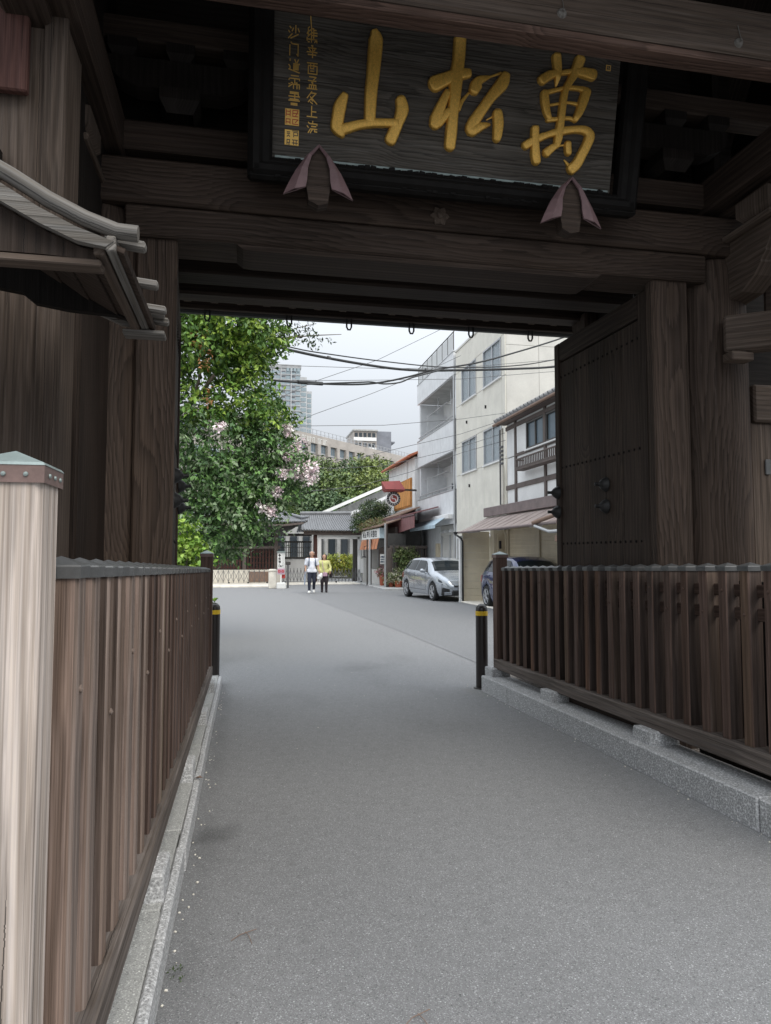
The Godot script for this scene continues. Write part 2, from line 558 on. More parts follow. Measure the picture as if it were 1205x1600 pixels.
func make_materials() -> void:
	wood_maps("straight", 0, 11)
	wood_maps("arch", 1, 21)
	grey_tex("granite", 512, 0.72, [[0.10, 2, 1, 0.50, FastNoiseLite.TYPE_CELLULAR], [0.012, 3, 2, 0.10]], 1.5, 0.3, 3)
	asphalt_tex("asphalt", 1024, 26000, 7)
	grey_tex("blotch", 512, 0.93, [[0.006, 4, 5, 0.16], [0.05, 3, 6, 0.07]], 0.6, 0.03, 9)
	grey_tex("faint", 512, 0.96, [[0.005, 4, 15, 0.075], [0.06, 3, 16, 0.03]], 0.4, 0.015, 19)
	grey_tex("gilt", 512, 0.88, [[0.11, 2, 25, 0.34, FastNoiseLite.TYPE_CELLULAR], [0.02, 3, 26, 0.16]], 1.0, 0.12, 29)
	grey_tex("leafy", 256, 0.75, [[0.03, 3, 7, 0.6]], 2.0, 0.1, 10)
	# gate timber
	wood("gate_dark", "straight", lin(0.046, 0.0330, 0.0260))
	wood("gate_arch", "arch", lin(0.055, 0.039, 0.030)).uv1_scale = Vector3(1.0 / 0.85, 1.0 / 3.4, 1)
	wood("gate_grey", "straight", lin(0.098, 0.075, 0.060))
	wood("gate_red", "arch", lin(0.098, 0.062, 0.048))
	wood("gate_black", "straight", lin(0.018, 0.0145, 0.0125))
	wood("weathered", "straight", lin(0.155, 0.145, 0.132), 0.8, 1.4)
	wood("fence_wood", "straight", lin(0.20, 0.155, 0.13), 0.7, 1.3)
	wood("fence_dark", "straight", lin(0.105, 0.073, 0.060), 0.7, 1.3)  # pickets under the roof: less bleached, shade put into the colour too
	wood("fence_red", "straight", lin(0.11, 0.072, 0.057), 0.7, 1.2)
	wood("sill_wood", "straight", lin(0.125, 0.105, 0.092), 0.8, 1.2)
	wood("pale_post", "straight", lin(0.425, 0.365, 0.32), 0.8, 1.2)
	wood("panel_wood", "arch", lin(0.078, 0.070, 0.060), 0.7, 1.5)
	wood("old_red_wood", "straight", lin(0.085, 0.042, 0.035), 0.7)
	mottled("frame_black", lin(0.011, 0.010, 0.0095), "blotch", 0.3, 0.6, 1.0).metallic_specular = 0.2
	mottled("gold", lin(0.74, 0.43, 0.09), "gilt", 0.22, 0.40, 0.0, 0.4)
	M.gold.normal_enabled = true
	M.gold.normal_texture = TX["granite_n"]
	M.gold.normal_scale = 0.35
	mat("gold_flat", lin(0.72, 0.45, 0.12), 0.45, 0.55)
	mat("seal_red", lin(0.45, 0.06, 0.03), 0.6)
	mottled("mauve", lin(0.155, 0.095, 0.10), "blotch", 0.2, 0.65)
	mottled("copper_cap", lin(0.105, 0.107, 0.108), "blotch", 0.25, 0.45, 0.3, 0.35)
	mottled("copper_green", lin(0.25, 0.30, 0.29), "blotch", 0.2, 0.5, 0.3, 0.3)
	mottled("copper_brown", lin(0.20, 0.135, 0.12), "blotch", 0.2, 0.5, 0.3, 0.3)
	mat("iron", lin(0.03, 0.03, 0.03), 0.55, 0.4)
	mottled("granite", lin(0.68, 0.66, 0.62), "granite", 0.62, 0.8, 0.7)
	mottled("granite_pink", lin(0.49, 0.435, 0.40), "asphalt", 0.8, 0.85, 0.5)
	mottled("pale_stone", lin(0.72, 0.68, 0.60), "blotch", 1.5, 0.85, 0.5)
	mottled("earth", lin(0.22, 0.195, 0.17), "granite", 0.8, 0.95, 1.0)
	var a := mottled("asphalt", lin(0.246, 0.247, 0.250), "asphalt", 0.68, 0.88, 0.9)
	a.metallic_specular = 0.35
	mottled("asphalt_patch", lin(0.205, 0.207, 0.211), "asphalt", 0.68, 0.88, 1.2)
	mat("bollard", lin(0.022, 0.017, 0.015), 0.3)
	mat("yellow", lin(0.75, 0.48, 0.02), 0.45)
	mat("white", lin(0.78, 0.78, 0.76), 0.6)
	mat("ink", lin(0.02, 0.02, 0.03), 0.6)
	mat("sign_red", lin(0.6, 0.06, 0.05), 0.5)
	# buildings
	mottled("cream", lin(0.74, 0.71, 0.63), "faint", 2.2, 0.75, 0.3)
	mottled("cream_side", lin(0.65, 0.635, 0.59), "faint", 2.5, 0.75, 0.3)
	mottled("tile_grey", lin(0.74, 0.75, 0.76), "faint", 1.4, 0.5, 0.2)
	mottled("concrete", lin(0.42, 0.42, 0.41), "blotch", 1.8, 0.85, 0.5)
	mottled("plaster", lin(0.80, 0.80, 0.79), "faint", 2.4, 0.8, 0.2)
	mat("joint", lin(0.33, 0.33, 0.33), 0.9)
	mat("alu", lin(0.5, 0.51, 0.52), 0.35, 0.6)
	mat("dark_frame", lin(0.06, 0.055, 0.05), 0.5)
	mottled("timber_brown", lin(0.12, 0.095, 0.085), "blotch", 0.8, 0.7)
	mottled("shutter_cream", lin(0.62, 0.54, 0.40), "faint", 1.5, 0.5)
	mottled("shutter_grey", lin(0.62, 0.61, 0.58), "faint", 1.5, 0.5)
	mottled("beige_wall", lin(0.72, 0.65, 0.51), "faint", 1.6, 0.7, 0.3)
	mottled("awning_mauve", lin(0.345, 0.28, 0.255), "blotch", 1.2, 0.8)
	mottled("fascia_mauve", lin(0.19, 0.15, 0.145), "blotch", 1.2, 0.7)
	mottled("awning_blue", lin(0.42, 0.53, 0.60), "blotch", 1.2, 0.6)
	mottled("awning_orange", lin(0.58, 0.24, 0.12), "blotch", 0.8, 0.8)
	mottled("maroon", lin(0.22, 0.10, 0.10), "blotch", 1.5, 0.65)
	mottled("rust_red", lin(0.30, 0.06, 0.055), "blotch", 0.8, 0.6)
	mottled("roof_orange", lin(0.50, 0.16, 0.08), "blotch", 1.0, 0.7)
	mottled("roof_brown", lin(0.23, 0.15, 0.11), "blotch", 1.0, 0.7)
	mottled("roof_tile", lin(0.20, 0.205, 0.215), "blotch", 1.0, 0.55)
	wood("board_orange", "straight", lin(0.62, 0.30, 0.10), 0.75)
	mottled("dark_panel", lin(0.06, 0.058, 0.055), "blotch", 1.0, 0.7)
	mottled("light_blue", lin(0.55, 0.68, 0.74), "blotch", 1.0, 0.6)
	mottled("far_wall", lin(0.40, 0.365, 0.335), "blotch", 8.0, 0.8)
	mottled("tower_wall", lin(0.46, 0.47, 0.48), "blotch", 10.0, 0.6)
	mottled("slate_wall", lin(0.20, 0.21, 0.24), "blotch", 8.0, 0.8)
	mat("tower_glass", lin(0.27, 0.33, 0.36), 0.12, 0.0)
	mat("glass_dark", lin(0.045, 0.055, 0.065), 0.06)
	mat("glass_blue", lin(0.14, 0.18, 0.21), 0.08).metallic_specular = 0.25
	var g := mat("pane", Color(0.75, 0.82, 0.86, 0.16), 0.03)
	g.transparency = BaseMaterial3D.TRANSPARENCY_ALPHA
	g.metallic_specular = 0.18
	mat("curtain_teal", lin(0.20, 0.27, 0.30), 0.85)
	mat("curtain_white", lin(0.62, 0.63, 0.63), 0.9)
	mat("interior", lin(0.05, 0.048, 0.045), 0.9)
	mat("cable", lin(0.035, 0.036, 0.037), 0.6)
	mat("wire", lin(0.12, 0.12, 0.125), 0.6)
	mottled("terracotta", lin(0.42, 0.12, 0.065), "blotch", 0.4, 0.8)
	# plants
	var lm := mat("leaf", lin(1, 1, 1), 0.5)
	lm.backlight = Color(0.45, 0.5, 0.25)
	mat("petal", lin(1, 1, 1), 0.8).backlight = Color(0.4, 0.4, 0.4)
	mottled("bark", lin(0.15, 0.12, 0.095), "blotch", 0.5, 0.9, 0.8)
	mottled("hill_green", lin(0.035, 0.06, 0.025), "leafy", 3.0, 0.95, 1.0)
	# people and cars
	mat("skin", lin(0.50, 0.29, 0.20), 0.55)
	mat("cloth_white", lin(0.78, 0.80, 0.86), 0.85)
	mat("cloth_navy", lin(0.022, 0.026, 0.045), 0.85)
	mat("cloth_yellow", lin(0.66, 0.66, 0.28), 0.85)
	mat("cloth_black", lin(0.025, 0.018, 0.022), 0.85)
	mat("cloth_pink", lin(0.50, 0.33, 0.42), 0.8)
	mat("hair_black", lin(0.018, 0.013, 0.012), 0.5)
	mat("hair_grey", lin(0.30, 0.27, 0.26), 0.6)
	mat("strap_blue", lin(0.03, 0.06, 0.12), 0.7)
	mat("cloth_bluegrey", lin(0.30, 0.35, 0.44), 0.85)
	var p := mat("paint_silver", lin(0.40, 0.43, 0.47), 0.26, 0.7)
	p.clearcoat_enabled = true
	p.clearcoat_roughness = 0.05
	p = mat("paint_navy", lin(0.015, 0.03, 0.12), 0.25, 0.3)
	p.clearcoat_enabled = true
	p.clearcoat_roughness = 0.04
	mat("car_glass", lin(0.016, 0.021, 0.024), 0.04).metallic_specular = 0.28
	mat("car_black", lin(0.015, 0.015, 0.016), 0.5)
	mat("tyre", lin(0.02, 0.02, 0.02), 0.85)
	mat("rim", lin(0.55, 0.56, 0.58), 0.3, 0.8)
	mat("lamp_clear", lin(0.55, 0.58, 0.60), 0.1, 0.3)
	mat("lamp_red", lin(0.35, 0.02, 0.02), 0.2)
	mat("plate", lin(0.72, 0.73, 0.70), 0.5)

func make_sky() -> void:
	var W := 512
	var H := 256
	var im := Image.create(W, H, false, Image.FORMAT_RGBF)
	var cl := noise_img(W, H, 0.012, 4, 77).get_data()
	for y in H:
		var el := (0.5 - (y + 0.5) / H) * PI
		var s := sin(maxf(el, 0.0))
		var l := 0.365 * (1.0 + 3.8 * s)
		for x in W:
			var k := l * (1.0 + 0.16 * (cl[y * W + x] / 255.0 - 0.5))
			im.set_pixel(x, y, Color(k * 0.925, k * 0.985, k * 1.06))
	var pm := PanoramaSkyMaterial.new()
	pm.panorama = ImageTexture.create_from_image(im)
	var sky := Sky.new()
	sky.sky_material = pm
	var env := Environment.new()
	env.background_mode = Environment.BG_SKY
	env.sky = sky
	env.ambient_light_source = Environment.AMBIENT_SOURCE_SKY
	env.tonemap_mode = Environment.TONE_MAPPER_LINEAR
	env.tonemap_exposure = 1.27
	env.sdfgi_enabled = true
	env.ssao_enabled = true
	env.ssil_enabled = true
	var we := WorldEnvironment.new()
	we.name = "world_environment"
	we.environment = env
	add_child(we)

func _ready() -> void:
	rng.seed = 4242
	var cam := Camera3D.new()
	cam.name = "camera"
	cam.position = Vector3(0, 1.32, 0)
	cam.rotation_order = EULER_ORDER_YXZ
	cam.rotation = Vector3(deg_to_rad(3.4511), deg_to_rad(-11.2058), 0)
	cam.fov = 71.513
	cam.near = 0.05
	cam.far = 3000.0
	add_child(cam)
	make_sky()
	var sun := DirectionalLight3D.new()
	sun.name = "sun"
	sun.light_energy = 0.5
	sun.light_color = Color(1.0, 0.97, 0.92)
	sun.light_angular_distance = 40.0
	sun.shadow_enabled = true
	sun.rotation = Vector3(deg_to_rad(-46), deg_to_rad(24), 0)
	add_child(sun)
	make_materials()
	ground()
	gate()
	wing_roof()
	plaque()
	kerbs()
	fence(-1)
	fence(1)
	bollards()
	cream_building()
	balcony_building()
	timber_house()
	carport_awning()
	shop_house()
	souvenir_shop()
	temple_backdrop()
	far_buildings()
	hill()
	garden()
	utility_wires()
	make_car("silver_hatchback", "silver hatchback parked nose out beside the white drainpipe", "paint_silver", v3(6.98, gy(24.8), 24.95), 0.11, 4.3, 1.74, 1.48)
	make_car("navy_car", "dark blue car parked behind the right wooden fence", "paint_navy", v3(7.78, gy(19), 18.9), 0.0, 4.2, 1.5, 1.5)
	people()
	street_things()
	ground_litter()

# ---------------------------------------------------------------- ground
func ground() -> void:
	var xs := [-60.0, -20.0, -6.0, -2.0, -0.6]
	var x := -0.28
	while x < 2.62:
		xs.append(x); x += 0.1
	xs.append_array([3.0, 4.0, 6.0, 9.0, 20.0, 60.0])
	var ds := [-45.0, -10.0, -2.0, 0.0, 0.8]
	var d := 1.4
	while d < 10.6:
		ds.append(d); d += 0.1
	d = 11.0
	while d < 31.0:
		ds.append(d); d += 1.0
	ds.append_array([34.0, 40.0, 48.0])
	var n := FastNoiseLite.new()
	n.seed = 31
	n.frequency = 0.55
	n.fractal_octaves = 4
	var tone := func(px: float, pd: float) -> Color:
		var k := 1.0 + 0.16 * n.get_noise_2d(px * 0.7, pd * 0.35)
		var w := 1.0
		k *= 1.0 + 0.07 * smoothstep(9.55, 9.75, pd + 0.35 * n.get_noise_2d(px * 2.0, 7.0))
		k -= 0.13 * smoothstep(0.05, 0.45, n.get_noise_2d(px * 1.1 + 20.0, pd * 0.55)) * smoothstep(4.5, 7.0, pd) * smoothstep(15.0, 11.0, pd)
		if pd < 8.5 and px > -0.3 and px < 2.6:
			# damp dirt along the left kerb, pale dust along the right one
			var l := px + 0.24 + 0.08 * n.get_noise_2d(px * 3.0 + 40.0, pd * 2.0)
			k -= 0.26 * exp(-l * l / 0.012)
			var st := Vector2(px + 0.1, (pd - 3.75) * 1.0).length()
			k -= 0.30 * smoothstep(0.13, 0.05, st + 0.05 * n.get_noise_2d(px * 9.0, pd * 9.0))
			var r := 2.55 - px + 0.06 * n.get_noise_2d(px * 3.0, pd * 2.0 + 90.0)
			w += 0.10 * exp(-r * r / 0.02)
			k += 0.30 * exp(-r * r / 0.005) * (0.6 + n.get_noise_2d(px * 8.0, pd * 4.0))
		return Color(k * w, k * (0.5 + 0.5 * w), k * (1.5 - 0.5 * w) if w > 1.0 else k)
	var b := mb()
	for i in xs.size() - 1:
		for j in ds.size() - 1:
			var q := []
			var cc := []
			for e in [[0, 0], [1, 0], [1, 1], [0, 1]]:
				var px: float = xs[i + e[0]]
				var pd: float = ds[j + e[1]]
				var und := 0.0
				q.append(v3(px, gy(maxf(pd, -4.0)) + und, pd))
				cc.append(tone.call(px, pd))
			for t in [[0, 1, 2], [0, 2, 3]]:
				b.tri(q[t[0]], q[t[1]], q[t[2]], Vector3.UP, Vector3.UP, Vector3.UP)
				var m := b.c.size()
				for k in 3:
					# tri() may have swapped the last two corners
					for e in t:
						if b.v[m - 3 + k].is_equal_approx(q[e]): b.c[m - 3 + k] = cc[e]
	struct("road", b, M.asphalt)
	b = mb()
	for q in [[-1500.0, 1500.0, -1500.0, 1500.0]]:
		b.quad(v3(q[0], -0.42, q[2]), v3(q[1], -0.42, q[2]), v3(q[1], -0.42, q[3]), v3(q[0], -0.42, q[3]), Vector3.UP)
	struct("ground", b, M.concrete)
	# resurfaced strip on the right, its edge a visible seam
	b = mb()
	var seam := [[2.25, 30.0], [2.55, 24.0], [2.86, 18.3], [3.1, 13.5], [3.2, 9.6], [3.38, 7.9]]
	for i in seam.size() - 1:
		var a: Array = seam[i]
		var e: Array = seam[i + 1]
		b.quad(v3(a[0], gy(a[1]) + 0.003, a[1]), v3(7.0, gy(a[1]) + 0.003, a[1]), v3(7.0, gy(e[1]) + 0.003, e[1]), v3(e[0], gy(e[1]) + 0.003, e[1]), Vector3.UP)
	struct("road_resurfacing", b, M.asphalt_patch)
	b = mb(1.22)
	for i in seam.size() - 1:
		var a: Array = seam[i]
		var e: Array = seam[i + 1]
		b.quad(v3(a[0] - 0.03, gy(a[1]) + 0.0055, a[1]), v3(a[0] + 0.03, gy(a[1]) + 0.0055, a[1]), v3(e[0] + 0.02, gy(e[1]) + 0.0055, e[1]), v3(e[0] - 0.02, gy(e[1]) + 0.0055, e[1]), Vector3.UP)
	struct("road_joint", b, M.asphalt)
	# the floor of the gate on both sides of the drive
	b = mb()
	b.ext(-7.0, -0.52, -0.4, -0.02, 2.0, 8.2, 0.0)
	struct("gate_floor", b, M.earth)
	b = mb()
	b.ext(2.84, 9.0, -0.4, -0.01, 2.0, 7.9, 0.0)
	struct("gate_floor", b, M.earth)
	# pale paving in front of the temple fence
	b = mb()
	b.ext(-12.0, 1.5, -0.35, -0.20, 35.6, 41.0, 0.02)
	struct("pale_pavement", b, M.pale_stone)
	b = mb()
	b.ext(2.1, 6.2, -0.35, -0.22, 38.2, 41.0, 0.02)
	struct("pale_pavement", b, M.pale_stone)
	b = mb()
	b.ext(6.2, 9.0, -0.35, -0.20, 31.5, 41.0, 0.02)
	struct("shop_pavement", b, M.concrete)
	b = mb()
	b.ext(7.0, 12.0, -0.34, -0.19, 15.0, 22.9, 0.02)
	struct("carport_floor", b, M.pale_stone)

func kerbs() -> void:
	for s in [-1, 1]:
		var t := thing("granite_kerb", "low granite kerb under the left wooden fence" if s < 0 else "speckled granite kerb under the right wooden fence", "kerb", v3(-0.38 if s < 0 else 2.7, -0.05, 5.0))
		var d := 0.9 if s < 0 else 2.1
		var end := 8.42 if s < 0 else 7.5
		var cuts := []
		while d < end - 0.3:
			var l := 0.78 if s < 0 else 1.18
			l += rng.randf_range(-0.08, 0.08)
			cuts.append([d, minf(d + l, end)])
			d += l
		for c in cuts:
			var g0: float = gy((c[0] + c[1]) / 2)
			var h := 0.112 if s < 0 else 0.168
			var m: float = (c[0] + c[1]) / 2.0
			var slope := Basis(Vector3.RIGHT, atan2(gy(c[0]) - gy(c[1]), c[1] - c[0]) * -1.0)
			var jx := rng.randf_range(-0.003, 0.003)
			var b := mb(rng.randf_range(0.92, 1.05))
			if s < 0:
				b.box(v3(-0.258 + jx, g0 + (h - 0.3) / 2, m), Vector3(0.036, h + 0.3, c[1] - c[0] - 0.006), slope, 0.008)
				obj("kerb_stone", b, M.granite, t)
				b = mb(rng.randf_range(0.86, 1.04))
				b.box(v3(-0.399 + jx, g0 + (h - 0.3) / 2 - 0.004, m + 0.2), Vector3(0.242, h + 0.3, c[1] - c[0] - 0.008), slope, 0.005)
				obj("paving_stone", b, M.granite_pink, t)
			else:
				b.box(v3(2.69 + jx, g0 + (h - 0.3) / 2, m), Vector3(0.28, h + 0.3, c[1] - c[0] - 0.007), slope, 0.009)
				obj("kerb_stone", b, M.granite, t)

func fence(s: int) -> void:
	var left := s < 0
	var xc := -0.392 if left else 2.748
	var d0 := 1.66 if left else 2.55
	var d1 := 7.72 if left else 7.28
	var gap := 0.186
	var t := thing("wooden_fence", "brown wooden picket fence along the left side of the drive" if left else "brown wooden picket fence along the right side, before the open door", "fence", v3(xc, 0, 4.5))
	var sl := atan(0.0212)
	var tilt := Basis(Vector3.RIGHT, sl * -1.0)
	# sill beam and stone blocks
	var sh := 0.20 if left else 0.245
	var b := mb(1.0)
	var m := (d0 - 0.2 + d1 + 0.2) / 2
	b.box(v3(xc + (0.006 if left else -0.006), gy(m) + sh + 0.055, m), Vector3(0.135, 0.11, d1 - d0 + 0.36), tilt, 0.012, 2)
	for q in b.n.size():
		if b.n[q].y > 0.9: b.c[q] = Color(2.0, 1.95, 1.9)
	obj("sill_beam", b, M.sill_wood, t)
	for d in [7.45, 5.95, 4.4, 2.9, 1.5]:
		if d < d0 - 0.3: continue
		b = mb(rng.randf_range(0.92, 1.08))
		var kh := 0.112 if left else 0.168
		b.box(v3(xc + (0.012 if left else -0.03), gy(d) + (kh - 0.02 + sh + 0.012) / 2, d), Vector3(0.21, sh + 0.032 - kh, 0.23), tilt, 0.01)
		obj("stone_block", b, M.granite, t)
	# rails
	for h in [1.195, 1.065, 0.945]:
		if not left and h < 1.0: continue
		b = mb(0.8 if left else 0.55)
		b.box(v3(xc + (-0.028 if left else 0.018), gy(m) + h, m), Vector3(0.02, 0.07, d1 - d0 + 0.3), tilt, 0.004, 2)
		obj("rail", b, M.fence_wood if left else M.fence_red, t)
	# pickets: six variants of wood, one cap mesh
	var top := 1.325
	var low := sh + 0.1
	var meshes := []
	for k in 8:
		var tv: float = [1.0, 0.72, 1.22, 0.86, 0.6, 1.05, 0.8, 1.45][k]
		b = mb()
		var hue: float = [0.10, -0.06, 0.16, -0.02, 0.05, -0.08, 0.18, -0.03][k]
		b.col = Color(tv * (1.03 + hue), tv, tv * (0.98 - hue))
		b.box(Vector3(0, (top + low) / 2, 0), Vector3(0.088, top - low, 0.074), Basis(), 0.007, 1)
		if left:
			# outer faces bleached grey, flanks darkened to paint in the shade between pickets
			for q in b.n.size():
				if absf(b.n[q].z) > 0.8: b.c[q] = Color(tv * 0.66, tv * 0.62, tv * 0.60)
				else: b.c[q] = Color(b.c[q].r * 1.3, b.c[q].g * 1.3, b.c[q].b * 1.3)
		else:
			for q in b.n.size():
				if absf(b.n[q].z) > 0.8: b.c[q] = Color(tv * 0.62, tv * 0.7, tv * 0.75)  # darker flanks: shade of the gaps painted into the colour
		# arrises worn pale
		for q in b.n.size():
			if absf(b.n[q].x) > 0.3 and absf(b.n[q].z) > 0.3: b.c[q] = Color(1.9, 1.85, 1.8) if left else Color(3.0, 3.6, 4.0)
		meshes.append(b.mesh())
	b = mb()
	var cp := [Vector2(0.071, -0.026), Vector2(0.073, -0.001), Vector2(0.070, 0.003), Vector2(0.0, 0.022)]
	b.lathe([cp[0], cp[1], cp[2], cp[3]], Vector3.ZERO, Basis(Vector3.UP, PI / 4), 4)
	_flat(b)
	for i in b.v.size(): b.v[i].z *= 0.87
	var cap := b.mesh()
	var peg := mb()
	peg.lathe([Vector2(0.009, 0), Vector2(0.009, 0.005), Vector2(0.0, 0.009)], Vector3.ZERO, Basis(Vector3.BACK, PI / 2 * (-1 if left else 1)), 6)
	var pegm := peg.mesh()
	var d := d0
	var i := 0
	while d < d1:
		var dd := d + rng.randf_range(-0.004, 0.004)
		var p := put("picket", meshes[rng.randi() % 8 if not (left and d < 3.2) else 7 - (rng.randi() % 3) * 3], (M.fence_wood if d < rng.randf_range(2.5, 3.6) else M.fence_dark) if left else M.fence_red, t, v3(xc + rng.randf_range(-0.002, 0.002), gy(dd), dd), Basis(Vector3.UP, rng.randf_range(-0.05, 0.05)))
		put("cap", cap, M.copper_cap, p, v3(xc, gy(dd) + top + 0.006, dd))
		var hh: float = [1.065, 0.945][(i >> 1) % 2] if left else [1.195, 1.065][i % 2]
		if i % 2 == 0 or not left: put("peg", pegm, M.fence_wood if left else M.fence_red, p, v3(xc + (0.044 if left else -0.044), gy(dd) + hh, dd))
		d += gap
		i += 1
	# end posts
	var ends := [[1.535, 0.134, 1.525, "pale_post"], [7.86, 0.125, 1.50, "fence_red"]] if left else [[7.42, 0.125, 1.48, "fence_red"]]
	for e in ends:
		var g := gy(e[0])
		b = mb(1.0 if e[0] < 3 else 0.9)
		b.box(v3(xc - (0.06 if e[0] < 3 else 0.0), g + e[2] / 2 - 0.05, e[0]), Vector3(e[1], e[2] + 0.1, e[1]), Basis(), 0.012 if e[0] < 3 else 0.006, 1)
		var po := obj("post", b, M[e[3]], t)
		b = mb()
		var w: float = e[1] * 0.5 + 0.006
		var rr := sqrt(2.0)
		b.lathe([Vector2(w * rr, -0.034), Vector2(w * rr, 0.0)], v3(xc - (0.06 if e[0] < 3 else 0.0), g + e[2], e[0]), Basis(Vector3.UP, PI / 4), 4)
		_flat(b)
		obj("cap_band", b, M.copper_brown, po)
		b = mb()
		b.lathe([Vector2(w * rr + 0.002, 0.0), Vector2(w * rr - 0.004, 0.006), Vector2(0.0, 0.036)], v3(xc - (0.06 if e[0] < 3 else 0.0), g + e[2], e[0]), Basis(Vector3.UP, PI / 4), 4)
		_flat(b)
		obj("cap", b, M.copper_green, po)
		if e[0] < 3:
			for k in [-0.04, 0.0, 0.04]:
				for f in 2:
					b = mb()
					var at := v3(xc - 0.06 + (k if f == 0 else w + 0.001), g + e[2] - 0.018, e[0] - (w + 0.001 if f == 0 else k))
					b.lathe([Vector2(0.005, 0), Vector2(0.004, 0.003), Vector2(0, 0.004)], at, Basis(Vector3.RIGHT, PI / 2) if f == 0 else Basis(Vector3.BACK, -PI / 2), 8)
					obj("rivet", b, M.copper_green, po)

# flat normals for a builder made of smooth pieces
func _flat(b: MB) -> void:
	for i in range(0, b.v.size(), 3):
		var g := (b.v[i + 2] - b.v[i]).cross(b.v[i + 1] - b.v[i])
		if g.length() > 1e-12:
			g = g.normalized()
			for k in 3: b.n[i + k] = g

func bollards() -> void:
	for e in [[-0.335, 8.56, "black bollard with yellow band at the end of the left fence"], [2.615, 7.66, "black bollard with yellow band at the end of the right fence"]]:
		var t := thing("bollard", e[2], "bollard", v3(e[0], gy(e[1]), e[1]), "bollards at the ends of the fences")
		var c := v3(e[0], gy(e[1]), e[1])
		var b := mb()
		var pr := [Vector2(0.067, 0.0), Vector2(0.067, 0.87)]
		for a in [20, 40, 60, 75, 90]: pr.append(Vector2(0.067 * cos(deg_to_rad(a)), 0.87 + 0.067 * sin(deg_to_rad(a))))
		b.lathe(pr, c, Basis(), 24)
		obj("tube", b, M.bollard, t)
		b = mb()
		b.lathe([Vector2(0.0675, 0.805), Vector2(0.069, 0.806), Vector2(0.069, 0.854), Vector2(0.0675, 0.855)], c, Basis(), 24)
		obj("reflective_band", b, M.yellow, t)
		b = mb()
		b.lathe([Vector2(0.095, 0.0), Vector2(0.09, 0.012), Vector2(0.066, 0.014)], c, Basis(), 20)
		obj("base_collar", b, M.bollard, t)

